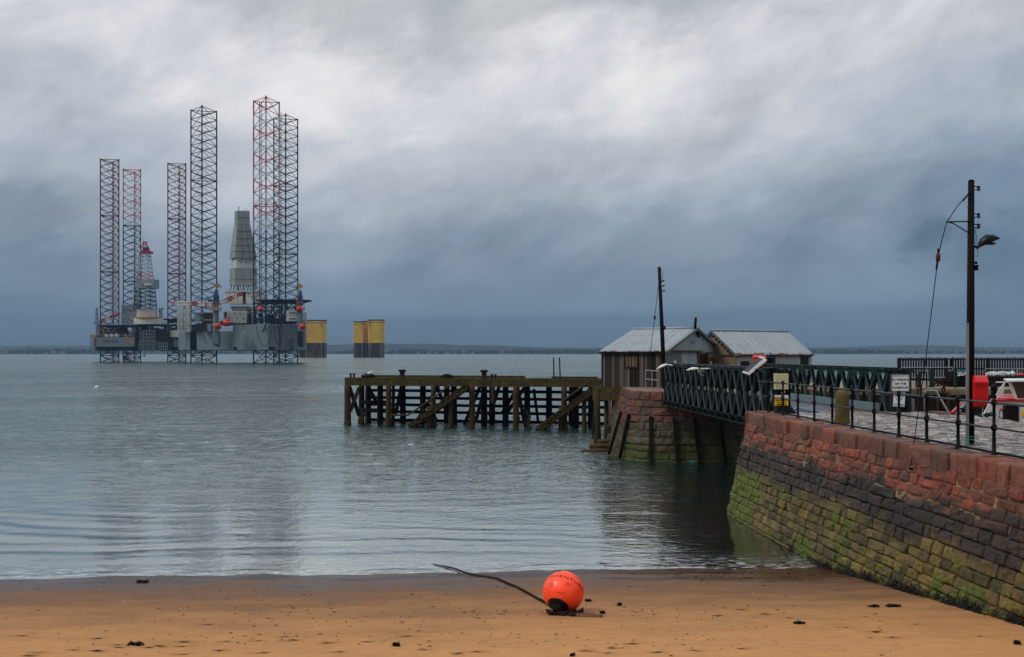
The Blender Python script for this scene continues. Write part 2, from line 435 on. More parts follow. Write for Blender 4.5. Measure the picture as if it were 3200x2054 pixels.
for k in range(1500):
    px = rnd.uniform(-60, 3260)
    # more and taller woods in the places where the photo shows them
    wgt = .06 + .9 * math.exp(-((px - 170) / 130) ** 2) + .8 * math.exp(-((px - 1275) / 70) ** 2) + .45 * math.exp(-((px - 1700) / 250) ** 2) + .5 * math.exp(-((px - 2650) / 120) ** 2)
    if rnd.random() > wgt + .25: continue
    y = rnd.uniform(3295, 3480); x = gx(px, y); r = rnd.uniform(4, 8) * (.6 + .5 * min(1, wgt))
    z = land_z(x, y)
    bm.ball((x, y, z + r * .8), r, 7, 5, 0, (1.2, 1.2, rnd.uniform(.9, 1.35)), .5, k)
m_wood = M('far_wood', (.010, .014, .010), .95, var=.6, sc=.08, bump=0)
o = bm.build('woodland', m_wood, loc=(0, 0, 0)); tag(o, 'dark wooded strip along the far shore below low cloud', 'woodland', None, 'stuff')
m_house = M('far_render', (.28, .29, .3), .8, var=.1, bump=0); m_slate = M('far_slate', (.06, .065, .075), .7, var=.2, bump=0)
HS = [(18, 1098, 'white long low building at the far left end of the far shore'), (98, 1103, 'small white house right of the church steeple on the far shore'),
      (144, 1102, 'leftmost of the three white houses in a row in front of the far left woods'), (160, 1101, 'middle of the three white houses in a row in front of the far left woods'),
      (173, 1102, 'rightmost of the three white houses in a row in front of the far left woods'), (193, 1101, 'white double house standing apart right of the row before the far left woods'),
      (168, 1097, 'small white house higher up behind the row in the far left woods'), (1307, 1101, 'leftmost white cottage on the far shore right of the yellow columns'),
      (1340, 1101, 'second white cottage on the far shore right of the yellow columns'), (1362, 1101, 'third white cottage on the far shore right of the yellow columns'),
      (1396, 1101, 'long white low building on the far shore among the cottages right of the columns'), (1445, 1099, 'small white cottage set back on the far shore left of the last gabled house'),
      (1478, 1101, 'white gabled house at the right end of the far shore village')]
for i, (px, py, lab) in enumerate(HS):
    y = 3292; x = gx(px, y); wd = 14 if i in (0, 5, 10) else 8; z0 = gz(py, y) - 3
    h = thing('house', (x, y, z0), lab, 'house', 'white houses on the far shore')
    a = MB(); a.box((x - wd / 2, y, z0 - 3), (x + wd / 2, y + 7, z0 + 3.4)); a.build('wall', m_house, h)
    r_ = MB(); r_.add([(x - wd / 2 - .3, y - .4, z0 + 3.4), (x + wd / 2 + .3, y - .4, z0 + 3.4), (x + wd / 2 + .3, y + 7.4, z0 + 3.4), (x - wd / 2 - .3, y + 7.4, z0 + 3.4), (x - wd / 2 - .3, y + 3.5, z0 + 6.2), (x + wd / 2 + .3, y + 3.5, z0 + 6.2)],
                      [(0, 1, 5, 4), (2, 3, 4, 5), (1, 2, 5), (3, 0, 4), (3, 2, 1, 0)]); rf = r_.build('roof', m_slate, h)
    c_ = MB(); c_.box((x + wd * .32, y + 3, z0 + 5.5), (x + wd * .32 + 1, y + 4, z0 + 7.4)); c_.build('chimney', m_house, rf)
y = 3300; x = gx(92, y); z0 = 2
h = thing('church', (x, y, z0), 'dark church steeple rising above the trees on the far left shore', 'church')
a = MB(); a.box((x - 2.2, y - 2.2, z0 - 2), (x + 2.2, y + 2.2, z0 + 17)); a.build('tower', m_slate, h)
a = MB(); a.prism([(x - 2.4, y - 2.4), (x + 2.4, y - 2.4), (x + 2.4, y + 2.4), (x - 2.4, y + 2.4)], z0 + 17, z0 + 31, 0, [(x - .15, y - .15), (x + .15, y - .15), (x + .15, y + .15), (x - .15, y + .15)]); a.build('spire', m_slate, h)
a = MB(); a.box((x + 2.2, y - 3, z0 - 2), (x + 20, y + 5, z0 + 6)); a.build('nave', m_slate, h)
# ------------------------------------------------------------------ jack-up rigs
m_legA = M('rig_leg_blue_grey', L('172530'), .5, .1, var=.3, sc=.2, bump=0, c2=L('6a6a60'), c2r=(.6, .8), c2sc=.05)
m_legtan = M('rig_leg_weathered', L('474b46'), .6, .1, var=.35, sc=.2, bump=0, c2=L('4a3a2c'), c2r=(.55, .75), c2sc=.3)
m_legred = M('rig_leg_red', L('b0182a'), .5, var=.2, sc=.3, bump=0)
m_legwhite = M('rig_leg_white', L('a9b0b6'), .5, var=.2, sc=.3, bump=0)
m_legmar = M('rig_leg_maroon', L('74182a'), .5, var=.35, sc=.15, bump=0, c2=L('2c121c'), c2r=(.55, .75), c2sc=.12)
m_legwet = M('rig_leg_wet', L('14181c'), .4, var=.3, sc=.3, bump=0)
m_hull = M('rig_hull_grey', L('7c878d'), .55, var=.14, sc=.12, bump=0, c2=L('7a4a20'), c2r=(.68, .8), c2s=(1, 1, .1), c2sc=.35)
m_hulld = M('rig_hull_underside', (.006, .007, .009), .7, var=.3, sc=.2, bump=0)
m_rgrey = M('rig_pale_grey', L('8f9aa1'), .55, var=.12, sc=.2, bump=0, c2=L('6a5a48'), c2r=(.62, .75), c2s=(1, 1, .15), c2sc=.5)
m_rwhite = M('rig_white', L('d0d0ca'), .55, var=.1, sc=.3, bump=0, c2=L('7d6648'), c2r=(.56, .72), c2s=(1, 1, .2), c2sc=.5)
m_rdark = M('rig_dark_steel', L('1d2124'), .6, .1, var=.4, sc=.4, bump=0)
m_ryel = M('rig_yellow', L('b98a16'), .5, var=.2, sc=.5, bump=0)
m_rblue = M('rig_blue', L('0f3f7d'), .45, var=.2, sc=.4, bump=0)
m_rred = M('rig_red', L('b01e26'), .45, var=.15, sc=.4, bump=0)
m_rorange = M('lifeboat_orange', L('e8401c'), .4, var=.1, sc=.6, bump=0)
m_clad = M('derrick_cladding', L('a0a4a4'), .6, var=.22, sc=.35, bump=0, st=(1, 1, .25))
m_rbrown = M('rig_rust_brown', L('57391f'), .8, var=.4, sc=.4, bump=0)
m_rgreen = M('rig_green', L('22503f'), .6, var=.3, sc=.4, bump=0)
m_glassd = M('dark_window', (.008, .01, .012), .15, var=.1, bump=0)
m_band = M('rig_seam', L('4c5457'), .7, var=.2, bump=0)

def tri(cx, cy, r, angs): return [Vector((cx + r * cos(radians(a)), cy + r * sin(radians(a)), 0)) for a in angs]
def rig_leg(parent, cx, cy, r, angs, ztop, bay, scheme, cr=.38, br=.19, zlow=-2.5, top_fill=True):
    P = tri(cx, cy, r, angs)
    n = int((ztop - zlow) / bay); zs = [ztop - bay * i for i in range(n + 1)]
    B = MB()
    for i in range(n):
        z1, z0 = zs[i], zs[i + 1]; m = scheme(i, z0)
        for k in range(3):
            a, b = P[k], P[(k + 1) % 3]
            B.tube(a + Vector((0, 0, z0)), b + Vector((0, 0, z1)), br, n=4, m=m, caps=False)
            B.tube(a + Vector((0, 0, z1)), b + Vector((0, 0, z0)), br, n=4, m=m, caps=False)
            if i % 8 == 0 or z0 < 10:
                B.tube(a + Vector((0, 0, z1)), b + Vector((0, 0, z1)), br * 1.1, n=4, m=m, caps=False)
            # light internal triangle
            B.tube((a + b) / 2 + Vector((0, 0, (z0 + z1) / 2)), (b + P[(k + 2) % 3]) / 2 + Vector((0, 0, (z0 + z1) / 2)), br * .55, n=3, m=m, caps=False)
    mats = [m_legA, m_legtan, m_legred, m_legwhite, m_legmar, m_legwet]
    leg = B.build('leg', mats, parent)
    for k in range(3):
        C = MB()
        for i in range(n):
            C.tube(P[k] + Vector((0, 0, zs[i + 1])), P[k] + Vector((0, 0, zs[i] + (.6 if i == 0 else 0))), cr, n=7, m=scheme(i, zs[i + 1]), caps=(i == 0))
        C.build('chord', mats, leg)
    return leg, P

def pbox(B, p0, p1, y0, y1, Yf, dep, m=0, skew=0):
    """box whose front face, at distance Yf, covers photo columns p0..p1 and rows y0..y1; runs dep metres back"""
    x0, x1 = gx(p0, Yf), gx(p1, Yf); zt, zb = gz(y0, Yf), gz(y1, Yf)
    B.hexa([(x0, Yf + skew, zb), (x1, Yf, zb), (x1, Yf + dep, zb), (x0, Yf + dep, zb), (x0, Yf + skew, zt), (x1, Yf, zt), (x1, Yf + dep, zt), (x0, Yf + dep, zt)], m)
def lattice_mast(B, p, q, w0, w1, n, r, ms=(0,), br=None):
    """square lattice mast from p to q"""
    p, q = Vector(p), Vector(q); d = (q - p).normalized()
    t = Vector((0, 1, 0)) if abs(d.y) < .9 else Vector((1, 0, 0))
    u = d.cross(t).normalized(); v = d.cross(u); br = br or r * .6
    def c(i, k):
        w = (w0 + (w1 - w0) * i / n) / 2; s = [(-1, -1), (1, -1), (1, 1), (-1, 1)][k % 4]
        return p + (q - p) * (i / n) + u * w * s[0] + v * w * s[1]
    for i in range(n):
        m = ms[i % len(ms)]
        for k in range(4):
            B.tube(c(i, k), c(i + 1, k), r, n=4, m=m, caps=False)
            B.tube(c(i, k), c(i + 1, k + 1), br, n=3, m=m, caps=False)
            B.tube(c(i, k + 1), c(i + 1, k), br, n=3, m=m, caps=False)
            B.tube(c(i, k), c(i, k + 1), br, n=3, m=m, caps=False)
def guard(B, pts, h=1.2, m=0, r=.06):
    for a, b in zip(pts[:-1], pts[1:]):
        a, b = Vector(a), Vector(b); n = max(1, int((b - a).length / 2.2))
        for z in (h, h * .55): B.tube(a + Vector((0, 0, z)), b + Vector((0, 0, z)), r, n=3, m=m, caps=False)
        for i in range(n + 1):
            c = a + (b - a) * i / n; B.tube(c, c + Vector((0, 0, h)), r, n=3, m=m, caps=False)
def clutter(B, rnd, p0, p1, yt, yb, Y0, Y1, n, mats, wmin=3, wmax=14, hmin=3, hmax=14):
    """deck machinery standing on the row yb: skids, tanks, pipes, frames"""
    for _ in range(n):
        Y = rnd.uniform(Y0, Y1); px = rnd.uniform(p0, p1); w_ = rnd.uniform(wmin, wmax); h_ = rnd.uniform(hmin, hmax); h_ = min(h_, yb - yt)
        m = rnd.choice(mats); k = rnd.random()
        x, z = gx(px, Y), gz(yb, Y0); ww = w_ * Y / F; hh = h_ * Y / F
        if k < .45: B.box((x - ww / 2, Y, z), (x + ww / 2, Y + rnd.uniform(1.5, 4), z + hh), m)
        elif k < .6: B.tube((x - ww, Y, z + hh * .7), (x + ww, Y + rnd.uniform(-1, 1), z + hh * .7), rnd.uniform(.12, .35), n=6, m=m)
        elif k < .75: B.lathe([(ww * .3, 0), (ww * .3, hh * .85), (ww * .1, hh)], (x, Y, z), n=8, m=m)
        elif k < .9:
            for sx in (-1, 1): B.bar((x + sx * ww / 2, Y, z), (x + sx * ww / 2, Y, z + hh), .25, .25, m=m)
            B.bar((x - ww / 2, Y, z + hh), (x + ww / 2, Y, z + hh), .25, .3, m=m); B.bar((x - ww / 2, Y, z), (x + ww / 2, Y, z + hh), .15, .15, m=m)
        else: B.tube((x, Y, z), (x + rnd.uniform(-1, 1), Y, z + hh * 1.6), .09, n=4, m=m)

# ---------------- the near, larger rig
R2 = thing('jackup_rig', (gx(780, 545), 545, 0), 'larger near grey jack-up rig with clad grey derrick and red and white topped front leg', 'oil rig', 'jack-up rigs')
ANG2 = (162.5, 282.5, 42.5)
def schA(i, z): return 5 if z < 7 else (1 if z < 62 else 0)
def schB(i, z):
    if z < 7: return 5
    if i == 0: return 2
    if i < 12: return 2 if i % 3 == 2 else (3 if i < 11 and i % 3 else 3)
    return 1 if z < 45 else 0
def schB(i, z):
    if z < 7: return 5
    if i < 10: return 2 if i % 2 == 0 else 3
    return 1 if z < 45 else 0
rig_leg(R2, gx(635.2, 550), 550, 7.9, ANG2, 140.0, 4.85, schA)
rig_leg(R2, gx(832.3, 530), 530, 7.7, ANG2, 140.0, 7.0, schB)
rig_leg(R2, gx(893, 567), 567, 7.7, ANG2, 139.6, 4.85, schA)
# raw water towers / conductors beside the legs
B = MB()
for px, Y, yt in ((811, 536, 318), (816, 536, 318), (873, 574, 352), (878, 574, 352)):
    B.tube((gx(px, Y), Y, 8), (gx(px, Y), Y, gz(yt, Y)), .22, n=5)
B.build('water_tower', m_legtan, R2)
# hull
zb, z1, z2 = gz(1094, 530), gz(1036, 530), gz(1015, 522)
pts = [(558, 556), (580, 543), (594, 541), (597, 549), (613, 548), (616, 539), (728, 524)]
low = [(gx(p, Y), Y) for p, Y in pts] + [(gx(728, 524) + 6, 590), (gx(575, 590), 590)]
hi_ = [(gx(728, 523.6), 523.6), (gx(838, 512), 512), (gx(917, 522), 522), (gx(957, 533), 533), (gx(957, 600), 600), (gx(735, 600), 600)]
H = MB(); H.prism(low, zb, z1); H.prism(hi_, zb, z2)
hull = H.build('hull', m_hull, R2)
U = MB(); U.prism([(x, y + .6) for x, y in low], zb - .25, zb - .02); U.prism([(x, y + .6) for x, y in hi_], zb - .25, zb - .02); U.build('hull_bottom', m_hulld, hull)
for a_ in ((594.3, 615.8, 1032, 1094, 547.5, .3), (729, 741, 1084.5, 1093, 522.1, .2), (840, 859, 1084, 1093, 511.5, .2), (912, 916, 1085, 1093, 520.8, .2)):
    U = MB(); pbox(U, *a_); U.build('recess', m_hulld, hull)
U = MB()   # rust run down the hull below the helideck strut
for k in range(9):
    x = gx(872 + k * 1.1 - 5 + 1, 517); U.box((x, 516.2 - k % 3 * .01, zb + .1 + (k % 4) * 1.6), (x + .22, 516.6, z2 - 1 - (k % 3) * 1.1))
U.build('rust_streak', M('rust_streak', L('6b4320'), .9, var=.4, bump=0), hull)
U = MB()
for (xa, xb, yb_) in ((802, 851.5, 1082), (857, 886, 1079)):   # hoses looped down the hull
    pl = []
    for k in range(17):
        s = k / 16; px = xa + (xb - xa) * s; py = 1018 + (yb_ - 1018) * (1 - (2 * s - 1) ** 2) ** .75; pl.append((gx(px, 511), 511 - .3, gz(py, 511)))
    U.path(pl, .16, 5)
U.build('hose', m_rdark, R2)
U = MB()
for (a, b, y0, y1) in ((751, 763, 1052, 1033), (757, 768, 1052, 1033), (905, 919, 1034, 1052)):
    U = MB(); U.tube((gx(a, 515), 514.5, gz(y0, 515)), (gx(b, 515), 516, gz(y1, 515)), .17, n=4); U.build('gangway_bracket', m_rgrey, R2)
for q_ in ((742, 777, 1054.5, 1053.3, 515, 513.2), (901, 922, 1054.8, 1053.6, 517, 515.2), (547, 566, 1069.8, 1068.8, 545, 541)):
    U = MB(); U.box((gx(q_[0], q_[4]), q_[5], gz(q_[2], q_[4])), (gx(q_[1], q_[4]), q_[5] + 3, gz(q_[3], q_[4]))); U.build('landing_platform', m_rgrey, R2)
# derrick
def frust(B, a, b, yt, yb, c, d, Y, dep, m=0, side=.3):
    """clad tower stage: rows yt..yb; top spans columns a..b, bottom c..d; corner edge at fraction side"""
    vs = []
    for (l, r, py, dd) in ((c, d, yb, 1.0), (a, b, yt, (b - a) / (d - c))):
        xl, xr, z = gx(l, Y), gx(r, Y), gz(py, Y); xm = xl + (xr - xl) * side; k = (xr - xl)
        vs += [(xl, Y + k * .45, z), (xm, Y, z), (xr, Y + k * .16, z), (xl + (xr - xm), Y + k * .62, z)]
    B.hexa(vs, m)
DY = 541
D = MB(); frust(D, 726.5, 777.7, 658.5, 700, 726, 778.5, DY, 8); frust(D, 724.6, 779.6, 701, 805, 705, 799, DY, 8); frust(D, 706, 799, 837, 892, 706, 799, DY, 8)
der = D.build('derrick', m_clad, R2)
D = MB(); frust(D, 713, 797, 805.3, 836.8, 713, 797, DY + 1, 8); wb = D.build('white_band', m_rwhite, der)
D = MB()
for (l, r, py) in ((722, 782, 722), (717.5, 786.5, 745), (713, 790.5, 766), (709, 794, 785), (705.6, 799.4, 872.5), (725.8, 778.6, 679.5)):
    frust(D, l, r, py, py + .8, l, r, DY - .12, 8)
for f in (.55, .78):
    xa, xb = gx(706 + 93 * f, DY), gx(724 + 55 * f, DY)
    D.bar((xa, DY + (f - .3) * 2.6 - .25, gz(804, DY)), (xb, DY + (f - .3) * 1.6 - .2, gz(702, DY)), .14, .1)
D.build('panel_seam', m_band, der)
D = MB(); D.tube((gx(742, DY), DY + 3, gz(659, DY)), (gx(741.5, DY), DY + 3, gz(643, DY)), .2, n=5); D.build('antenna', m_rdark, der); D = MB(); D.tube((gx(764, DY), DY + 3, gz(659, DY)), (gx(764, DY), DY + 3, gz(650, DY)), .1, n=4); D.build('antenna', m_rdark, der)
def text_mesh(name, body, mat, parent, M4, size, bold=0, align='CENTER', space=1.0):
    """flat lettering as a mesh; M4 places the text plane (x right, y up, z towards the reader) in the world"""
    cu = bpy.data.curves.new(name, 'FONT'); cu.body = body; cu.size = size; cu.align_x = align; cu.align_y = 'CENTER'; cu.offset = bold; cu.space_line = space; cu.resolution_u = 3
    to = bpy.data.objects.new(name, cu); COL.objects.link(to); bpy.context.view_layer.update()
    me = bpy.data.meshes.new_from_object(to.evaluated_get(bpy.context.evaluated_depsgraph_get()))
    bpy.data.objects.remove(to); bpy.data.curves.remove(cu)
    B = MB(); B.add([M4 @ v.co for v in me.vertices], [tuple(p.vertices) for p in me.polygons])
    bpy.data.meshes.remove(me)
    return B.build(name, mat, parent)
def plane_m(o, xdir, ydir):
    x = Vector(xdir).normalized(); y = Vector(ydir).normalized(); z = x.cross(y)
    return Matrix(((x.x, y.x, z.x, o[0]), (x.y, y.y, z.y, o[1]), (x.z, y.z, z.z, o[2]), (0, 0, 0, 1)))
k_ = gx(797, DY) - gx(713, DY); xd = Vector((k_ * .7, k_ * .16, 0)); nn = Vector((xd.y, -xd.x, 0)).normalized()
base = Vector((gx(713, DY) + k_ * .3, DY + 1, 0))
text_mesh('lettering', 'BorrDrilling\n   BAUG', m_ink, wb, plane_m(base + xd * .5 + nn * .1 + Vector((0, 0, gz(814.5, DY))), xd, (0, 0, 1)), 1.25, .0)
D = MB()
for k in range(10):
    a_ = 2 * pi * k / 10; c_ = base + xd * .2 + nn * .08 + Vector((0, 0, gz(814, DY))) + xd.normalized() * cos(a_) * .75 + Vector((0, 0, sin(a_) * .75)); D.ball(c_, .2, 6, 4)
D.build('emblem', m_rblue, wb)
D = MB(); rnd = random.Random(5)
for i in range(9):
    pa = 715 + i * 9.6
    D.tube((gx(pa, DY), DY + 2, gz(912, DY)), (gx(pa + rnd.choice((-6, 0, 6)), DY), DY + 2, gz(890, DY)), .22, n=4)
    D.tube((gx(pa, DY), DY + 8, gz(912, DY)), (gx(pa + rnd.choice((-6, 6)), DY), DY + 8, gz(890, DY)), .22, n=4)
D.build('derrick_base', m_rdark, R2)
D = MB(); pbox(D, 703, 758, 910, 949, DY - 4, 14); pbox(D, 768, 810, 910, 949, DY - 3.8, 14); pbox(D, 703, 810, 909, 912, DY - 4.4, 15)
dh = D.build('drill_floor_house', m_rwhite, R2)
D = MB(); pbox(D, 758, 768, 911, 948, DY - 3, 4)
for px, py in ((741, 931), (776, 918), (786, 928), (794, 940), (722, 940)): pbox(D, px - 1.3, px + 1.3, py - 1.6, py + 1.6, DY - 4.3, .5)
D.build('opening', m_glassd, dh)
D = MB()
D.prism([(gx(726, 528), 530), (gx(728, 528), 527), (gx(772, 528), 527), (gx(774, 528), 530), (gx(774, 528), 538), (gx(726, 528), 538)], gz(971, 528), gz(957.5, 528), 0,
        [(gx(720, 528), 530), (gx(722, 528), 526), (gx(776, 528), 526), (gx(778, 528), 530), (gx(778, 528), 538), (gx(720, 528), 538)])
D.build('drum_platform', m_rgrey, R2)
D = MB(); pbox(D, 698, 727, 971, 1010, 527, 10); pbox(D, 727, 771, 972, 1010, 525.5, 12)
for k in range(12): pbox(D, 699 + k * 6, 699.6 + k * 6, 973, 1010, 525.2 if k > 4 else 526.7, .4)
ah = D.build('accommodation_block', m_rwhite, R2)
D = MB()
for px, py in ((733, 980), (750, 980), (760, 980), (762, 997), (741, 993), (735, 1012), (748, 1012), (757, 1012)): pbox(D, px - 1.2, px + 1.2, py - 1.8, py + 1.8, 525, .4)
pbox(D, 702, 707, 975, 990, 526.5, .3); D.build('window', m_glassd, ah)
D = MB(); pbox(D, 894, 927, 970.5, 986.5, 519, 9); pbox(D, 894, 927, 988, 1004, 519, 9)
cb = D.build('white_cabin', m_rwhite, R2)
D = MB()
for r_ in (978, 996):
    for k in range(7): pbox(D, 904 + k * 3.1, 905.2 + k * 3.1, r_ - 2.2, r_ + 2.2, 518.7, .3)
D.build('cabin_window', m_glassd, cb)
# helideck
HY = 518; zt = gz(935.5, HY)
D = MB(); cx_ = gx(876, HY); rx = gx(960, HY) - cx_
oc = [(cx_ + rx * cos(pi / 8 + k * pi / 4) * 1.08, HY + 9 + rx * .72 * sin(pi / 8 + k * pi / 4)) for k in range(8)]
oc2 = [(cx_ + (x - cx_) * .72, HY + 9 + (y - HY - 9) * .72) for x, y in oc]
D.prism(oc2, zt - 1.6, zt - .35, 0, oc); D.prism(oc, zt - .34, zt); hd = D.build('helideck', m_rdark, R2)
D = MB(); guard(D, [(x, y, zt - .9) for x, y in oc + oc[:1]], .5, 0, .05); D.build('safety_net', m_rdark, hd)
D = MB(); rnd = random.Random(11); zl = gz(1010, HY); zm = gz(960, HY)
cols = [(790, 0), (812, 3), (845, 0), (868, 5), (893, 0), (915, 4), (930, 1)]
for i, (px, dy) in enumerate(cols):
    D.tube((gx(px, HY), HY + dy + 3, zl - 1), (gx(px, HY), HY + dy + 3, zt - 1.2), .3, n=5)
    if i:
        p0 = cols[i - 1][0]
        for (a, b) in ((zl, zm), (zm, zl), (zm, zt - 1.5), (zt - 1.5, zm)):
            D.tube((gx(p0, HY), HY + 3, a), (gx(px, HY), HY + 3 + dy, b), .2, n=4)
for z in (zm, gz(1003, HY), gz(948, HY)): D.bar((gx(790, HY), HY + 2.5, z), (gx(932, HY), HY + 2.5, z), .35, .55)
D.tube((gx(820, 511), 511.2, gz(1038, 511)), (gx(860, HY), HY, zt - 1.5), .34, n=5); D.tube((gx(820, 511), 511.2, gz(1038, 511)), (gx(852, 511), 511.5, gz(1012, 511)), .2, n=4)
D.tube((gx(874, 515), 514.6, gz(1030, 515)), (gx(900, HY), HY, zt - 1.5), .34, n=5); D.tube((gx(874, 515), 514.6, gz(1030, 515)), (gx(858, HY), HY, gz(1003, HY)), .28, n=5); D.tube((gx(874, 515), 514.6, gz(1030, 515)), (gx(886, HY), HY, gz(1003, HY)), .28, n=5)
for k in range(30):
    px = rnd.uniform(795, 925); D.tube((gx(px, HY), HY + rnd.uniform(4, 9), gz(rnd.uniform(945, 965), HY)), (gx(px + rnd.uniform(-12, 12), HY), HY + rnd.uniform(4, 9), gz(rnd.uniform(980, 1012), HY)), .14, n=4)
clutter(D, rnd, 800, 925, 968, 1012, HY + 5, HY + 14, 30, (0,), 4, 14, 6, 30)
D.build('helideck_support', m_rdark, R2)
# pedestal cranes: column, platform, cab, yellow head, boom
def crane(pc, w_, ytop, ybot, Y, bracket, px_head):
    D = MB(); x = gx(pc, Y); hw = w_ / 2 * Y / F
    D.lathe([(hw, 0), (hw, gz(ytop, Y) - gz(1036, Y)), (hw * 1.25, gz(ytop, Y) - gz(1036, Y) + .4)], (x, Y, gz(1036, Y)), n=12)
    c = D.build('crane_column', m_hull, R2)
    D = MB(); D.prism([(x - hw, Y - 1), (x + hw, Y - 1), (x + hw, Y + 3), (x - hw, Y + 3)], gz(ybot - 9, Y), gz(1036, Y), 0); D.hexa([(x + hw * .3, Y, gz(ybot, Y)), (x + hw, Y, gz(ybot, Y)), (x + hw, Y + 3, gz(ybot, Y)), (x + hw * .3, Y + 3, gz(ybot, Y)), (x - hw, Y - 1, gz(ybot - 9, Y)), (x + hw, Y - 1, gz(ybot - 9, Y)), (x + hw, Y + 3, gz(ybot - 9, Y)), (x - hw, Y + 3, gz(ybot - 9, Y))])
    D.build('column_foot', m_hull if bracket else m_rdark, c)
    D = MB(); zp = gz(ytop, Y)
    r8 = [(x + hw * 1.9 * cos(k * pi / 4), Y + hw * 1.9 * sin(k * pi / 4)) for k in range(8)]
    D.prism(r8, zp, zp + .5); guard(D, [(a, b, zp + .5) for a, b in r8 + r8[:1]], 1.3, 0, .1)
    z2_ = gz(955, Y); r8b = [(x + hw * 1.7 * cos(k * pi / 4), Y + hw * 1.7 * sin(k * pi / 4)) for k in range(8)]
    D.prism(r8b, z2_, z2_ + .4); guard(D, [(a, b, z2_ + .4) for a, b in r8b + r8b[:1]], 1.3, 0, .1)
    xh = gx(px_head, Y); zh = gz(898, Y)
    D.box((xh - 1.7, Y - .6, zh), (xh + 1.7, Y + .8, zh + .9)); D.box((xh - .7, Y - .5, zh + .9), (xh + .8, Y + .6, zh + 1.8)); D.tube((xh, Y, zh + 1.8), (xh, Y, zh + 3.4), .08, n=4)
    D.bar((x - hw * 1.3, Y, z2_), (xh - .6, Y, zh), .35, .35); D.bar((x - hw * 1.3, Y + 1, gz(925, Y)), (xh - .6, Y, zh), .25, .25)
    D.build('crane_platform', m_ryel, c)
    D = MB()
    D.box((x - hw * .7, Y - 1.2, z2_ + .5), (x + hw * .9, Y + 1.5, gz(924, Y))); D.prism([(x - hw * .6, Y - 1), (x + hw * .8, Y - 1), (x + hw * .8, Y + 1), (x - hw * .6, Y + 1)], gz(924, Y), gz(907, Y), 0, [(x - hw * .2, Y - .6), (x + hw * .5, Y - .6), (x + hw * .5, Y + .6), (x - hw * .2, Y + .6)])
    D.build('crane_cab', m_rblue, c)
    D = MB(); D.tube((x - hw * .3, Y, gz(920, Y)), (xh, Y, zh), .14, n=4); D.tube((x + hw * .7, Y, gz(915, Y)), (xh + .7, Y, zh), .14, n=4)
    D.build('crane_frame', m_rwhite, c)
    D = MB(); D.lathe([(hw * .8, 0), (hw * .8, z2_ - zp)], (x, Y, zp), n=10); D.build('slew_ring', m_rwhite, c)
    return c
c1 = crane(675, 18, 972, 1084, 521, True, 681)
c2 = crane(938, 15, 972, 1085, 519, False, 936)
D = MB(); pbox(D, 649, 662, 936, 948, 521, 3); D.build('counterweight', m_rblue, c1)
D = MB(); lattice_mast(D, at(664, 952, 520), at(547, 947, 523), 2.1, 1.5, 16, .2, (0, 0, 1, 0, 0, 0, 1, 1, 1, 0, 0, 0, 0, 0, 0, 0)[:16], .14)
D.box(at(546, 936, 523) - Vector((.4, .5, 3)), at(549, 936, 523) + Vector((.4, .5, .3)), 1); D.build('crane_boom', [m_rwhite, m_rred], c1)
D = MB(); lattice_mast(D, at(693, 944, 517), at(754, 918, 517), 2.0, 1.2, 10, .18, (0, 0, 0, 1, 1, 1, 0, 0, 1, 1), .12); D.box(at(750, 923, 517) - Vector((.5, .4, .5)), at(757, 914, 517) + Vector((0, .4, 0)), 1); D.build('second_boom', [m_rwhite, m_rred], R2)
for px, wt, wb_ in ((563.5, 1.9, 2.2), (588, 1.7, 3.0)):
    D = MB(); lattice_mast(D, at(px, 1036, 541), at(px + (0 if px < 570 else -1), 953, 541), wb_, wt, 8, .17, (0,), .12); D.build('boom_rest', m_rwhite, R2)
D = MB(); lattice_mast(D, at(951, 1040, 526), at(951, 976, 526), 2.0, 1.7, 8, .14, (0,), .09); D.build('ladder_tower', m_rwhite, R2)
D = MB(); rnd = random.Random(21)
clutter(D, rnd, 598, 660, 990, 1036, 530, 548, 46, (0, 1, 2, 4, 5, 0), 3, 13, 3, 26)
pbox(D, 634, 658, 978, 1012, 532, 8, 0); pbox(D, 633, 660, 998, 1002, 531, 9, 3); pbox(D, 597, 665, 976, 980, 534, 6, 6); pbox(D, 648, 658, 1012, 1036, 531, 2, 2)
clutter(D, rnd, 686, 780, 960, 1016, 530, 540, 50, (0, 2, 3, 4, 6), 3, 9, 3, 22); clutter(D, rnd, 775, 800, 950, 1014, 524, 534, 24, (0, 1, 2, 6, 0), 4, 12, 8, 40); clutter(D, rnd, 925, 955, 1000, 1030, 524, 536, 16, (0, 3, 1), 3, 9, 4, 14)
for k in range(14):
    px = 598 + k * 5; D.tube((gx(px, 535), 535, gz(1000, 535)), (gx(px + rnd.choice((-8, 8)), 535), 535, gz(978, 535)), .16, n=4, m=1)
guard(D, [at(616, 1036, 539), at(728, 1036, 524)], 1.6, 3, .09); guard(D, [at(770, 948, DY - 5), at(704, 948, DY - 5)], 1.8, 3, .1); guard(D, [at(778, 970, 526), at(800, 970, 522)], 1.6, 3, .1)
D.build('deck_machinery', [m_rdark, m_legtan, m_rgrey, m_ryel, m_rbrown, m_rwhite, m_galv], R2)
D = MB(); pbox(D, 600, 612, 1029, 1036, 541, 4); D.build('winch', m_rdark, R2)
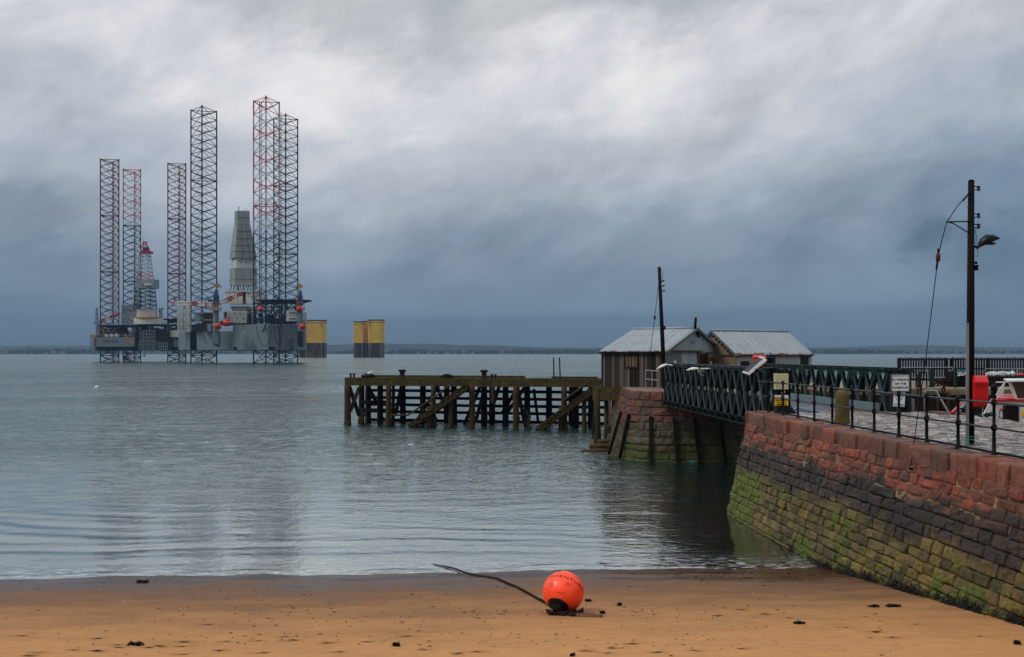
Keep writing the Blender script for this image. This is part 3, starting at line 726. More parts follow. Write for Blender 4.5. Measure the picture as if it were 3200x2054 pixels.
# orange lifeboats hanging from the rig
def lifeboat(px, py, Y, wpx, lab):
    c = at(px, py, Y); h = thing('lifeboat', c - Vector((0, 0, 1.4)), lab, 'lifeboat', 'orange lifeboats slung on the near rig')
    k = wpx / 2 * Y / F
    B = MB(); B.ball(c, 1, 12, 8, 0, (k, k * .62, k * .66)); B.box((c.x - k * .45, c.y - k * .45, c.z + k * .35), (c.x + k * .45, c.y + k * .45, c.z + k * .72)); B.build('canopy', m_rorange, h, True)
    B = MB(); B.prism([(c.x + k * 1.06 * cos(i * pi / 6), c.y + k * .68 * sin(i * pi / 6)) for i in range(12)], c.z - .28, c.z - .05); B.build('fender_band', m_rorange, h)
    B = MB(); B.prism([(c.x + k * .7 * cos(i * pi / 5), c.y + k * .4 * sin(i * pi / 5)) for i in range(10)], c.z - k * .95, c.z - k * .5, 0, [(c.x + k * .95 * cos(i * pi / 5), c.y + k * .58 * sin(i * pi / 5)) for i in range(10)]); B.build('keel', m_rred, h)
    B = MB()
    for sx in (-.5, .5): B.bar((c.x + sx * k, c.y, c.z + k * .6), (c.x + sx * k, c.y + 2.5, c.z + k * 1.25), .2, .25)
    B.bar((c.x - k, c.y + .3, c.z + k * 1.15), (c.x + k, c.y + .3, c.z + k * 1.15), .2, .2); B.build('davit', m_rdark, h)
lifeboat(681, 1018, 514, 23, 'lowest left lifeboat on the near rig, beside the crane column foot')
lifeboat(709, 1008, 515, 25, 'orange lifeboat just right of and above the lowest left one')
lifeboat(814, 965, 513, 20, 'orange lifeboat under the left end of the helideck')
lifeboat(936, 964, 514, 20, 'orange lifeboat under the right end of the helideck, below the blue crane')
lifeboat(946, 1019, 514, 20, 'lowest right lifeboat on the near rig, at the hull corner')

# ---------------- the far, smaller rig
R1 = thing('jackup_rig', (gx(430, 610), 610, 0), 'smaller far jack-up rig with dark red legs and open red topped derrick', 'oil rig', 'jack-up rigs')
ANG1 = (-20.1, 99.9, 219.9)
def sch1(i, z): return 5 if z < 6 else 4
def sch2(i, z):
    if z < 6: return 5
    if i < 8: return 2 if i in (0, 2, 4, 6) else 3
    return 4 if z < 30 else (0 if z > 60 else 1)
rig_leg(R1, gx(346.3, 600), 600, 6.04, ANG1, 121.5, 4.2, sch1, .36, .19)
rig_leg(R1, gx(415.4, 633), 633, 6.04, ANG1, 121.5, 4.4, sch2, .33, .17)
rig_leg(R1, gx(555, 613), 613, 6.04, ANG1, 121.5, 4.2, sch1, .36, .19)
H = MB(); zt1, zb1 = gz(1054, 598), gz(1084, 598)
hp = [(gx(290, 606), 606), (gx(299, 594), 594), (gx(421, 592), 592), (gx(421, 600), 600), (gx(545, 600), 600), (gx(590, 612), 612), (gx(590, 645), 645), (gx(292, 645), 645)]
H.prism(hp, zb1, zt1, 0); H.prism([(x + .2, y + .8) for x, y in hp], gz(1096, 598), zb1 - .02, 1)
H.box((gx(290, 594), 593.6, gz(1097, 594)), (gx(298, 594), 595, zt1 - .3), 0)
hull1 = H.build('hull', [m_hull, m_hulld], R1)
text_mesh('lettering', 'PORT VILA', m_rdark, hull1, plane_m((gx(344, 593), 592.9, gz(1066.5, 593)), (1, -.017, 0), (0, 0, 1)), 1.9, .02)
D = MB(); rnd = random.Random(31)
for (a, b, y0, y1, ny_, nx_) in ((435, 491, 1067, 1094, 3, 8), (440, 484, 1034, 1064, 3, 5), (491, 523, 1072, 1093, 2, 5)):
    for i in range(nx_ + 1): D.bar(at(a + (b - a) * i / nx_, y1, 591), at(a + (b - a) * i / nx_, y0, 591), .28, .3)
    for j in range(ny_ + 1): D.bar(at(a, y0 + (y1 - y0) * j / ny_, 591), at(b, y0 + (y1 - y0) * j / ny_, 591), .3, .28)
    D.build
D.build('cage_frame', m_rgrey, R1)
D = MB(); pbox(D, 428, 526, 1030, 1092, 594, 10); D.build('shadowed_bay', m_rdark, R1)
D = MB(); D.bar(at(389, 1046, 590), at(418, 1076, 590), 1.4, .35); D.bar(at(389, 1042, 590), at(418, 1072, 590), .1, .15); D.build('stair', m_ryel, R1)
def drum(B, p0, p1, y0, y1, Y, m=0, sq=.55):
    c = gx((p0 + p1) / 2, Y); r = gx(p1, Y) - c
    po = [(c + r * cos(k * pi / 8), Y + r * sq + r * sq * sin(k * pi / 8)) for k in range(16)]
    B.prism(po, gz(y1, Y), gz(y0, Y), m)
D = MB(); drum(D, 408, 501, 995, 1013, 592); drum(D, 421, 485, 967, 994, 594); pbox(D, 501, 515, 1001, 1011, 596, 4); D.build('cantilever_drum', m_rwhite, R1)
D = MB(); drum(D, 414, 495, 991, 995, 591.5); D.build('drum_walkway', m_ryel, R1)
D = MB(); pbox(D, 380, 427, 954, 985, 600, 8); pbox(D, 378, 424, 986, 1018, 598, 9); pbox(D, 425, 431, 960, 1000, 598, 2)
pbox(D, 381, 428, 967, 968.5, 599.6, .6); b1 = D.build('accommodation_block', m_rgrey, R1)
D = MB()
for px, py in ((390, 995), (400, 995), (398, 1006), (412, 1003), (386, 1006)): pbox(D, px - 1.2, px + 1.2, py - 1.5, py + 1.5, 597.7, .4)
D.build('window', m_glassd, b1)
D = MB(); lattice_mast(D, at(454, 967, 598), at(454, 900, 598), 10.2, 8.6, 5, .26, (0,), .16); dr1 = D.build('derrick', m_rdark, R1)
D = MB(); pbox(D, 424, 481, 873, 900, 593.5, 9, 0, 1.2); wbx = D.build('derrick_windbreak', m_rgrey, dr1)
D = MB(); pbox(D, 449, 473, 886, 892, 593.2, .3); D.build('name_panel', m_rwhite, wbx)
D = MB(); pbox(D, 443, 449, 889, 892, 593.1, .3); D.build('panel_mark', m_rdark, wbx)
D = MB(); lattice_mast(D, at(453.5, 873, 598), at(454, 790, 598), 7.4, 4.6, 7, .17, (0, 0, 1, 1, 1, 1, 0), .10); D.build('derrick_mast', [m_rred, m_legwhite], dr1)
D = MB(); pbox(D, 439, 468, 784, 791, 594.5, 6); lattice_mast(D, at(453.5, 784, 598), at(452, 755, 598), 4.4, 1.0, 3, .16, (0,), .09); D.tube(at(449, 755, 598), at(448, 747, 598), .08, n=4); D.tube(at(446, 757, 598), at(462, 757, 598), .3, n=4)
D.build('crown_block', m_rred, dr1)
D = MB(); pbox(D, 447, 461, 773, 783, 596, 3); D.build('crown_winch', m_rbrown, dr1)
D = MB(); lattice_mast(D, at(307, 1050, 597), at(307, 1004, 597), 2.1, 1.7, 5, .14, (0,), .1); pbox(D, 294, 313, 1004, 1015, 596, 3); lattice_mast(D, at(303, 1003, 597), at(302, 962, 597), 1.3, .7, 5, .12, (0,), .08); D.tube(at(302, 962, 597), at(318, 964, 597), .07, n=4)
D.build('davit_tower', m_rgrey, R1)
D = MB(); lattice_mast(D, at(504, 997, 597), at(501, 966, 597), 1.6, 1.2, 4, .16, (0,), .1); pbox(D, 497, 509, 963, 969, 596.5, 2); D.tube(at(497, 964, 597), at(482, 967, 597), .09, n=4); D.build('flare_mast', m_rgrey, R1)
D = MB(); lattice_mast(D, at(318, 1003, 596), at(376, 979, 596), 1.6, 1.1, 9, .16, (0, 0, 1, 1, 0, 0, 0, 0, 0), .1); D.build('crane_boom', [m_rred, m_rwhite], R1)
D = MB(); pbox(D, 527, 557, 1033, 1054, 597, 8); D.build('tank', m_rwhite, R1)
D = MB()
clutter(D, rnd, 300, 425, 1006, 1054, 596, 622, 90, (0, 0, 1, 2, 3, 4, 5, 0), 3, 14, 4, 34); clutter(D, rnd, 425, 560, 1008, 1054, 600, 630, 90, (0, 0, 4, 1, 2, 5, 0), 3, 14, 4, 40)
pbox(D, 306, 420, 1016, 1021, 596, 24, 0); pbox(D, 316, 384, 1013.5, 1016, 595.5, 3, 5); pbox(D, 424, 560, 1014, 1018, 602, 20, 0); pbox(D, 500, 520, 996, 1012, 604, 6, 4); pbox(D, 520, 560, 996, 1008, 606, 8, 0)
for k in range(3): pbox(D, 327 + k * 16, 337 + k * 16, 1044, 1052, 595, 2, 2)
for a, b in ((326, 346), (366, 349), (410, 425), (425, 412), (535, 520)): D.bar(at(a, 1024, 595.5), at(b, 1040, 595.5), .3, .3, m=5)
pbox(D, 282, 299, 1046, 1054, 595, 5, 3); D.bar(at(284.5, 1098, 594), at(284.5, 1052, 594), .3, .3, m=0); D.bar(at(290, 1086, 594), at(284, 1086, 594), .15, .15, m=0)
guard(D, [at(292, 1054, 594), at(420, 1054, 592)], 1.5, 5, .07); guard(D, [at(408, 994, 590), at(500, 994, 590)], 1.3, 3, .07); guard(D, [at(380, 954, 599), at(427, 954, 599)], 1.3, 5, .06)
D.tube(at(424, 945, 606), at(424, 920, 606), .14, n=4, m=5); D.ball(at(427, 945, 604), .9, 8, 6, 2)
D.build('deck_machinery', [m_rdark, m_legtan, m_rwhite, m_ryel, m_rbrown, m_rgrey], R1)
D = MB(); rr = random.Random(8)       # debris caught in the far leg
for k in range(160):
    a = at(rr.gauss(398, 6), rr.uniform(1100, 1131), 628); D.tube(a, a + Vector((rr.uniform(-1.2, 1.2), rr.uniform(-.6, .6), rr.uniform(-1.2, 1.2))), .12, n=3)
D.build('marine_debris', m_hulld, R1)

# ---------------- yellow mooring columns
m_cyel = M('column_yellow', L('dcb834'), .6, var=.22, sc=.08, bump=0, c2=L('6b3f1c'), c2r=(.57, .72), c2s=(1, 1, .22), c2sc=.16)
m_cbrown = M('column_tar', L('2a2426'), .75, var=.3, sc=.07, bump=0, c2=L('6a5348'), c2r=(.48, .62), c2s=(1, 1, .5), c2sc=.09)
m_crust = M('column_rust_rim', L('4e2b1a'), .8, var=.4, sc=.2, bump=0)
def columns(lab, cols, ytop, Y):
    c0 = sum(c[0] + c[1] for c in cols) / (2 * len(cols))
    h = thing('steel_column', (gx(c0, Y), Y, 0), lab, 'column', 'yellow steel columns standing in the firth')
    for (a, b, yt, dy) in cols:
        xa, xb = gx(a, Y), gx(b, Y); cx = (xa + xb) / 2; r = (xb - xa) / 2; zt = gz(yt, Y); zmid = gz(1072, Y)
        po = [(cx + r * a_, Y + dy + r * b_) for a_, b_ in ((1, .12), (1, 1.5), (.9, 1.6), (-.9, 1.6), (-1, 1.5), (-1, .18), (-.9, .04), (.2, 0), (.92, .03))]
        B = MB(); B.prism(po, zmid, zt - .6); s = B.build('upper_shaft', m_cyel, h)
        B = MB(); B.prism([(cx + (x - cx) * 1.05, y - .1) for x, y in po], zt - .6, zt + .8); B.prism([(cx + (x - cx) * 1.02, y) for x, y in po], zt - 3.2, zt - 2.4); B.build('rim', m_crust, s)
        B = MB(); B.prism(po, -3, zmid - .02); B.build('lower_shaft', m_cbrown, h)
        B = MB()
        for f in (.12, .88):
            x = xa + (xb - xa) * f; B.tube((x, Y + dy - .2, -1), (x, Y + dy - .2, zt - .5), .17, n=6)
        B.build('riser', m_cyel, s)
        B = MB(); B.box((cx - .9, Y + dy - .7, 6), (cx + 1.6, Y + dy + .5, 17)); B.build('fender_frame', m_cbrown, h)
columns('left yellow and brown steel column, half hidden by the near rig hull', [(927, 950, 1003, 10), (950, 1012, 1002, 0)], 1002, 1195)
columns('right cluster of yellow and brown steel columns standing clear of the rig', [(1102, 1133, 1006, 6), (1128, 1158, 1004, 16), (1150, 1197, 1001, 0)], 1002, 1195)
# ------------------------------------------------------------------ rough masonry
def hsh(*a): return noise.cell(Vector((a[0] * 12.9898 + .5, (a[1] if len(a) > 1 else 0) * 7.31 + .5, (a[2] if len(a) > 2 else 0) * 3.7 + .5)))
class Wall:
    """masonry face following a plan line, leaning back by `bat` per metre of height; outward side is to the right of travel turned clockwise"""
    def __init__(s, pts, ztop, bat):
        s.p = [Vector((x, y, 0)) for x, y in pts]; s.zt = ztop; s.bat = bat
        s.l = [0]
        for a, b in zip(s.p[:-1], s.p[1:]): s.l.append(s.l[-1] + (b - a).length)
        s.n = []
        for i in range(len(s.p)):
            d = (s.p[min(i + 1, len(s.p) - 1)] - s.p[max(i - 1, 0)]).normalized(); s.n.append(Vector((d.y, -d.x, 0)))
        s.len = s.l[-1]
    def at(s, u, z, off=0):
        u = max(0, min(s.len - 1e-4, u)); i = 0
        while s.l[i + 1] < u: i += 1
        f = (u - s.l[i]) / (s.l[i + 1] - s.l[i]); P = s.p[i].lerp(s.p[i + 1], f); N = s.n[i].lerp(s.n[i + 1], f).normalized()
        return P + N * (s.bat * (s.zt - z) + off) + Vector((0, 0, z))
    def stones(s, B, zs, lmin, lmax, colf, rnd, rough=.02, edge=.05, u0=0, u1=None, lowz=0.0):
        u1 = u1 or s.len
        for ci in range(len(zs) - 1):
            zt, zb = zs[ci], zs[ci + 1]; h = zt - zb; u = u0 - rnd.uniform(0, lmax)
            while u < u1:
                ln = rnd.uniform(lmin, lmax) * (1 if rnd.random() < .8 else 1.5)
                a, b = max(u, u0), min(u + ln, u1); u += ln
                if b - a < .08: continue
                g = rnd.uniform(.003, .011); sd = rnd.uniform(0, 100); base = rnd.gauss(0, .015); ck = rnd.random(); tl = rnd.uniform(-.04, .04); tl2 = rnd.uniform(-.035, .03)
                j = [rnd.uniform(-.018, .018) for _ in range(4)]
                er = edge * (1.0 if zt > lowz else 1.35)
                vs = []; cs = []; w1, w2 = .011 / (b - a), min(.2, .055 / (b - a)); h1, h2 = .011 / h, min(.3, .05 / h)
                S = [0, w1, w2, .36, .64, 1 - w2, 1 - w1, 1]; T = [0, h1, h2, .5, 1 - h2, 1 - h1, 1]
                for t_ in T:
                    for s_ in S:
                        uu = a + g + (b - a - 2 * g) * s_; zz = zb + g + (h - 2 * g) * t_
                        wv = .022 * noise.noise(Vector((uu * .7, zb if t_ < .5 else zt, 3))); zz += wv
                        zz += (j[0] * (1 - s_) + j[1] * s_) * (1 - t_) + (j[2] * (1 - s_) + j[3] * s_) * t_
                        du = min(s_, 1 - s_) * (b - a); dv = min(t_, 1 - t_) * h
                        pr = (1 - math.exp(-du / er * 2.2)) * (1 - math.exp(-dv / er * 2.2))
                        q = Vector((uu * 3.1, zz * 3.1, sd))
                        of = -.05 + (.06 + base) * pr + rough * 1.3 * noise.noise(q) * pr + rough * 1.1 * noise.noise(q * 3.1) * pr + tl * (s_ - .5) + tl2 * (t_ - .5)
                        vs.append(s.at(uu, zz, of)); cs.append(colf(uu, zz, ck, sd))
                n = len(S); fs = []
                for y in range(len(T) - 1):
                    for x in range(n - 1): fs.append((y * n + x, y * n + x + 1, (y + 1) * n + x + 1, (y + 1) * n + x))
                B.add(vs, fs, 0, cs)
    def sheet(s, B, z0, z1, off, du=.4, nz=8, m=0, u0=0, u1=None):
        u1 = u1 or s.len; n = max(2, int((u1 - u0) / du)); vs = []
        for k in range(nz + 1):
            z = z0 + (z1 - z0) * k / nz
            for i in range(n + 1):
                u = u0 + (u1 - u0) * i / n; vs.append(s.at(u, z, off(u, z)))
        B.add(vs, [(k * (n + 1) + i, k * (n + 1) + i + 1, (k + 1) * (n + 1) + i + 1, (k + 1) * (n + 1) + i) for k in range(nz) for i in range(n)], m)
def lerp3(a, b, f): return tuple(x + (y - x) * f for x, y in zip(a, b))
def sstep(x, a, b):
    f = max(0, min(1, (x - a) / (b - a))); return f * f * (3 - 2 * f)

REDS = [L(h) for h in ('945240', '84493a', '98563f', '784638', '86594a', 'a05c44', '6a4a40', '8a5f4a')]; REDS = [tuple(.8 * v + .2 * w for v, w in zip(deep(c), (.11, .075, .055))) for c in REDS]
DARKS = [L(h) for h in ('4c423c', '423935', '54443a', '3a3430')]; DARKS = [deep(c) for c in DARKS]
OLIVE = [L(h) for h in ('6f6334', '7a6e3a', '665c36', '857644', '5a5432', '746640')]; OLIVE = [deep(c) for c in OLIVE]
GREEN = deep(L('667422')); WEEDC = L('26260f')
def quay_col(u, z, ck, sd):
    # u runs from the far corner towards the camera
    r = REDS[int(ck * 7.99)]; d = DARKS[int((ck * 37) % 4)]; o = OLIVE[int((ck * 91) % 6)]
    near = sstep(u, 8, 30)
    q = Vector((u * .35, z * .9, 0)); w = .36 * noise.noise(q * 1.1) + .16 * noise.noise(q * 5) + (((ck * 53) % 1) - .5) * .34
    c = lerp3(r, d, sstep(2.52 + .38 * near - z + w, -.10, .16))
    c = lerp3(c, o, sstep(1.75 + .1 * near - z + w * .9, -.18, .22))
    c = tuple(v * (1 + .45 * noise.noise(Vector((u * .9, z * 1.4, 21)))) for v in c)
    m = .35 * (1 - sstep(u, 3, 14)) + noise.noise(Vector((u * .5 + 7, z * .5, 1))) + .45 * noise.noise(Vector((u * 2.1, z * 2.1, 4)))
    c = lerp3(c, GREEN, .85 * sstep(m, .08, .4) * sstep(1.75 - z, 0, .25))
    c = lerp3(c, WEEDC, .8 * sstep(.28 - z + .12 * noise.noise(Vector((u * 1.7, z * 3, 9))), 0, .25) * sstep(u, 12, 16))
    # dark drips where weep holes stain the red courses
    st = noise.noise(Vector((u * .28 + 3, 0, 2))); dr = noise.noise(Vector((u * 5.5, z * .35, 6)))
    c = lerp3(c, (.012, .010, .009), .75 * sstep(st, .22, .4) * sstep(dr, .22, .42) * sstep(z, 1.9, 2.2) * sstep(3.15 - z, 0, .2))
    return c

def grain_stone(name, wet=.0):
    m, t = newmat(name); p = t.pos(); base = t.n('ShaderNodeVertexColor', layer_name='Col').outputs[0]
    n1 = t.noise(p, 7, 6, .68); n2 = t.noise(p, 42, 4, .7)
    k = t.math('MULTIPLY', t.mapr(n1, .3, .7, .45, 1.45, False), t.mapr(n2, .3, .7, .6, 1.35, False))
    c = t.n('ShaderNodeVectorMath', operation='SCALE', i={0: base, 'Scale': k}).outputs[0]
    b = t.n('ShaderNodeBump', i={'Strength': 1.0, 'Distance': .045, 'Height': t.math('ADD', n1, t.math('MULTIPLY', n2, .45))})
    bs = t.n('ShaderNodeBsdfPrincipled', i={'Base Color': c, 'Roughness': t.mapr(n1, .3, .7, .45, .8, False), 'Specular IOR Level': .4, 'Normal': b.outputs[0]})
    t.n('ShaderNodeOutputMaterial', i={'Surface': bs.outputs[0]}); return m
m_stone = grain_stone('quay_sandstone')
m_mortar = M('lime_mortar', L('937f60'), .9, var=.55, sc=4, bump=.8, bsc=30, bd=.02)
m_silt = M('joint_silt', L('1a1710'), .95, var=.5, sc=4, bump=.6, bsc=20)
def EX(y): return 8.5 + (36.15 - y) * .0688        # plan line of the quay's top edge
Q = Wall([(15.2, 36.75), (9.3, 36.55), (8.85, 36.45), (8.6, 36.2), (8.53, 35.8), (EX(34), 34), (EX(24), 24), (EX(6), 6)], DECK, .21)
qw = thing('quay_wall', (9.5, 24, 0), 'long leaning red sandstone harbour wall, dark and weed green towards its foot', 'harbour wall')
rnd = random.Random(42)
zs = [DECK - .40]
while zs[-1] > -.9: zs.append(zs[-1] - rnd.uniform(.22, .29))
U0 = 5.5            # far corner
B = MB(); Q.stones(B, zs, .28, .6, lambda u, z, a, b: quay_col(u - U0, z, a, b), rnd, .03, .016, lowz=1.0)
sw = B.build('stonework', m_stone, qw, False, True)
B = MB(); Q.sheet(B, 2.35, DECK - .40, lambda u, z: -.033 + .026 * noise.noise(Vector((u * 2.3, z * 3, 0))) - .02 * sstep(2.6 - z, 0, .6), .12, 20)
B.build('mortar', m_mortar, qw, True)
B = MB(); Q.sheet(B, -1.2, 2.38, lambda u, z: -.06, .4, 6); B.build('joint', m_silt, qw)
# coping: one heavy rough slab after another
def slab(B, c4, z0, z1, rnd, col, jit=.02):
    """rounded stone over a four-cornered plan, sides bulging"""
    N = 6; M_ = 4; vs = []; cs = []
    sd = rnd.uniform(0, 50); S = [0, .08, .3, .7, .92, 1]
    c4 = [Vector((x, y, 0)) for x, y in c4]
    def pl(a, b): return c4[0].lerp(c4[1], a).lerp(c4[3].lerp(c4[2], a), b)
    ring = [(s, 0) for s in S] + [(1, s) for s in S[1:]] + [(s, 1) for s in S[::-1][1:]] + [(0, s) for s in S[::-1][1:-1]]
    K = len(ring); cen = pl(.5, .5)
    lev = [(0, .985), (.12, 1), (.6, 1.0), (.88, .99), (1, .93)]
    for f, sc in lev:
        for a, b in ring:
            p = cen + (pl(a, b) - cen) * sc; z = z0 + (z1 - z0) * f
            q = p * 2.6 + Vector((0, 0, z * 2.6 + sd)); d = (p - cen).normalized()
            p = p + d * jit * 1.6 * noise.noise(q) ; vs.append(Vector((p.x, p.y, z + jit * .8 * noise.noise(q + Vector((9, 9, 9)))))); cs.append(col)
    o = len(vs); 
    for a, b in ring:
        p = cen + (pl(a, b) - cen) * .55; vs.append(Vector((p.x, p.y, z1 + jit * .7 * noise.noise(p * 3)))); cs.append(col)
    vs.append(Vector((cen.x, cen.y, z1))); cs.append(col)
    fs = []
    for l in range(5):
        for i in range(K): fs.append((l * K + i, l * K + (i + 1) % K, (l + 1) * K + (i + 1) % K, (l + 1) * K + i))
    for i in range(K): fs.append((5 * K + i, 5 * K + (i + 1) % K, 6 * K))
    B.add(vs, fs, 0, cs)
B = MB(); u = 0.0
while u < Q.len - .3:
    ln = rnd.uniform(.38, .95)
    a, b = u + .012, min(u + ln, Q.len) - .012; u += ln
    o1 = .02 + rnd.uniform(-.05, .07); p, q = Q.at(a, DECK, o1 + .06), Q.at(b, DECK, o1 + .06 + rnd.uniform(-.02, .02)); q2, p2 = Q.at(b, DECK, -.62), Q.at(a, DECK, -.62)
    slab(B, [(p.x, p.y), (q.x, q.y), (q2.x, q2.y), (p2.x, p2.y)], DECK - .42 - rnd.uniform(0, .03), DECK + rnd.uniform(-.015, .02), rnd, lerp3(rnd.choice(REDS), rnd.choice((L('8a5a48'), L('5e463c'), L('6e5244'))), rnd.uniform(.2, .65)), .04)
B.build('coping', m_stone, qw, True, True)
m_core = M('quay_fill', L('57503f'), .9, var=.3)
RX = 15.75
B = MB(); B.prism([(9.2, 36.2), (15.2, 36.3), (RX - .1, 35.5), (RX - .1, 4), (EX(4) + .35, 4), (EX(30) + .3, 30)], -1, DECK - .13); B.build('fill', m_core, qw)
# wet setts
def sett_mat():
    m, t = newmat('wet_setts'); p = t.pos(); base = t.n('ShaderNodeVertexColor', layer_name='Col').outputs[0]
    n1 = t.noise(p, 2.0, 5, .65); n2 = t.noise(p, 30, 4, .65)
    c = t.n('ShaderNodeVectorMath', operation='SCALE', i={0: base, 'Scale': t.mapr(n1, .25, .75, .65, 1.35, False)}).outputs[0]
    b = t.n('ShaderNodeBump', i={'Strength': .5, 'Distance': .012, 'Height': n2})
    bs = t.n('ShaderNodeBsdfPrincipled', i={'Base Color': c, 'Roughness': t.mapr(n1, .35, .65, .10, .38), 'Specular IOR Level': .8, 'Normal': b.outputs[0]})
    t.n('ShaderNodeOutputMaterial', i={'Surface': bs.outputs[0]}); return m
m_sett = sett_mat()
B = MB(); y = 36.15; SC = [L(h) for h in ('86807c', '95908a', '78726e', '8a7c72', '9e9892', '6c6865')]
while y > 8:
    d = rnd.uniform(.10, .17); x = EX(y) + .62 + rnd.uniform(-.03, .03)
    while x < RX - .5:
        w_ = rnd.uniform(.16, .42); z = DECK - .012 + rnd.gauss(0, .007) + .012 * noise.noise(Vector((x * .5, y * .5, 0))); g = .011; e = .02
        x0, x1, y0, y1 = x + g, x + w_ - g, y - d + g, y - g; tx = rnd.gauss(0, .02) * w_; ty = rnd.gauss(0, .05) * d
        if x1 < RX - .3:
            c = rnd.choice(SC)
            B.add([(x0, y0, z - .06), (x1, y0, z - .06), (x1, y1, z - .06), (x0, y1, z - .06), (x0 + e, y0 + e, z - tx - ty), (x1 - e, y0 + e, z + tx - ty), (x1 - e, y1 - e, z + tx + ty), (x0 + e, y1 - e, z - tx + ty)],
                  [(4, 5, 6, 7), (0, 1, 5, 4), (1, 2, 6, 5), (2, 3, 7, 6), (3, 0, 4, 7)], 0, [c] * 8)
        x += w_
    y -= d
o = B.build('quay_pavement', m_sett, color=True, loc=(12, 22, DECK)); o['kind'] = 'structure'
B = MB(); B.prism([(9.3, 36.1), (EX(35) + .3, 35), (EX(4) + .3, 4), (RX - .12, 4), (RX - .12, 36.1)], DECK - .12, DECK - .055); o = B.build('bedding_sand', M('bedding', L('4a4034'), .9, var=.4, sc=3)); o['kind'] = 'structure'; o.name = 'pavement_bedding'
B = MB(); y = 36.0
while y > 6:
    ln = rnd.uniform(.6, 1.1); slab(B, [(RX - .45, y - ln + .012), (RX + .08, y - ln + .012), (RX + .08, y - .012), (RX - .45, y - .012)], DECK - .4, DECK + rnd.uniform(-.02, .015), rnd, rnd.choice(SC), .02); y -= ln
B.build('inner_coping', m_stone, qw, True, True)
B = MB(); B.box((RX - .12, 5, -1), (RX + .02, 36.2, DECK - .4)); B.build('inner_face', m_core, qw)

# ------------------------------------------------------------------ railing
RY = [35.6 - 1.48 * i for i in range(16)]
def RXp(y): return 9.2 + (35.6 - y) * .0588
rl = thing('harbour_railing', (9.7, 25, DECK), 'black ball jointed iron railing with two rails along the top of the sandstone wall', 'railing')
B = MB(); y0 = RY[0]
B.lathe([(.075, 0), (.075, .015), (.042, .02), (.034, .5), (.05, .51), (.06, .54), (.064, .57), (.06, .60), (.048, .63), (.033, .64), (.031, 1.03), (.046, 1.04), (.058, 1.07), (.06, 1.1), (.052, 1.14), (.035, 1.165), (.01, 1.175)], (RXp(y0), y0, DECK + .01), n=12)
post = B.build('post', m_black, rl, True)
for y in RY[1:]:
    c = post.copy(); COL.objects.link(c); c.parent = rl; c.location = (RXp(y) - RXp(y0), y - y0, 0)
m_rail = M('worn_rail', (.07, .075, .085), .4, .5, var=.5, sc=2, bump=.05)
for zr, r in ((1.095, .024), (.57, .022)):
    B = MB(); B.path([(RXp(RY[0]) - .16, RY[0] + 1.0, DECK + zr + .0)] + [(RXp(y), y, DECK + zr) for y in RY], r, 10); B.build('rail', m_rail, rl, True)
B = MB(); pl = []
for i in range(120):
    y = 35.4 - i * .2; pl.append((RXp(y) + .10 + .05 * noise.noise(Vector((y * .5, 0, 0))), y, DECK + .045 + .012 * noise.noise(Vector((y, 5, 0)))))
B.path(pl, .028, 7); o = B.build('hose', m_black, smooth=True); tag(o, 'thin black hose lying along the feet of the iron railing posts', 'hose')

# ------------------------------------------------------------------ mooring post stone
B = MB(); c = (10.05, 30.3)
po = [(c[0] - .2, c[1] - .17), (c[0] + .17, c[1] - .19), (c[0] + .2, c[1] + .16), (c[0] - .17, c[1] + .19)]
vs = []; fs = []; K = 16; NL = 12
for k in range(NL + 1):
    z = DECK - .05 + 1.02 * k / NL
    for j in range(K):
        a = 2 * pi * j / K; dx, dy = cos(a), sin(a); s = 1 / max(abs(dx), abs(dy)) ** .8; r = .185 * s * (1 + .07 * noise.noise(Vector((dx * 1.5, dy * 1.5, z * 2.3)))) * (1 - .10 * (k / NL) + (.05 if .75 < k / NL < .88 else 0)) * (.9 if k == NL else 1)
        vs.append((c[0] + dx * r, c[1] + dy * r, z + .02 * noise.noise(Vector((dx, dy, z)))))
for k in range(NL):
    for j in range(K): fs.append((k * K + j, k * K + (j + 1) % K, (k + 1) * K + (j + 1) % K, (k + 1) * K + j))
fs.append(tuple(NL * K + j for j in range(K)))
B.add(vs, fs)
m_bstone = M('lichen_stone', L('6a5a3a'), .9, var=.4, sc=5, bump=.9, bsc=14, bd=.03, c2=L('6e6a1e'), c2r=(.48, .62), c2sc=3)
o = B.build('mooring_post', m_bstone, smooth=True); tag(o, 'squat weathered sandstone mooring post with yellow lichen behind the railing', 'mooring post')

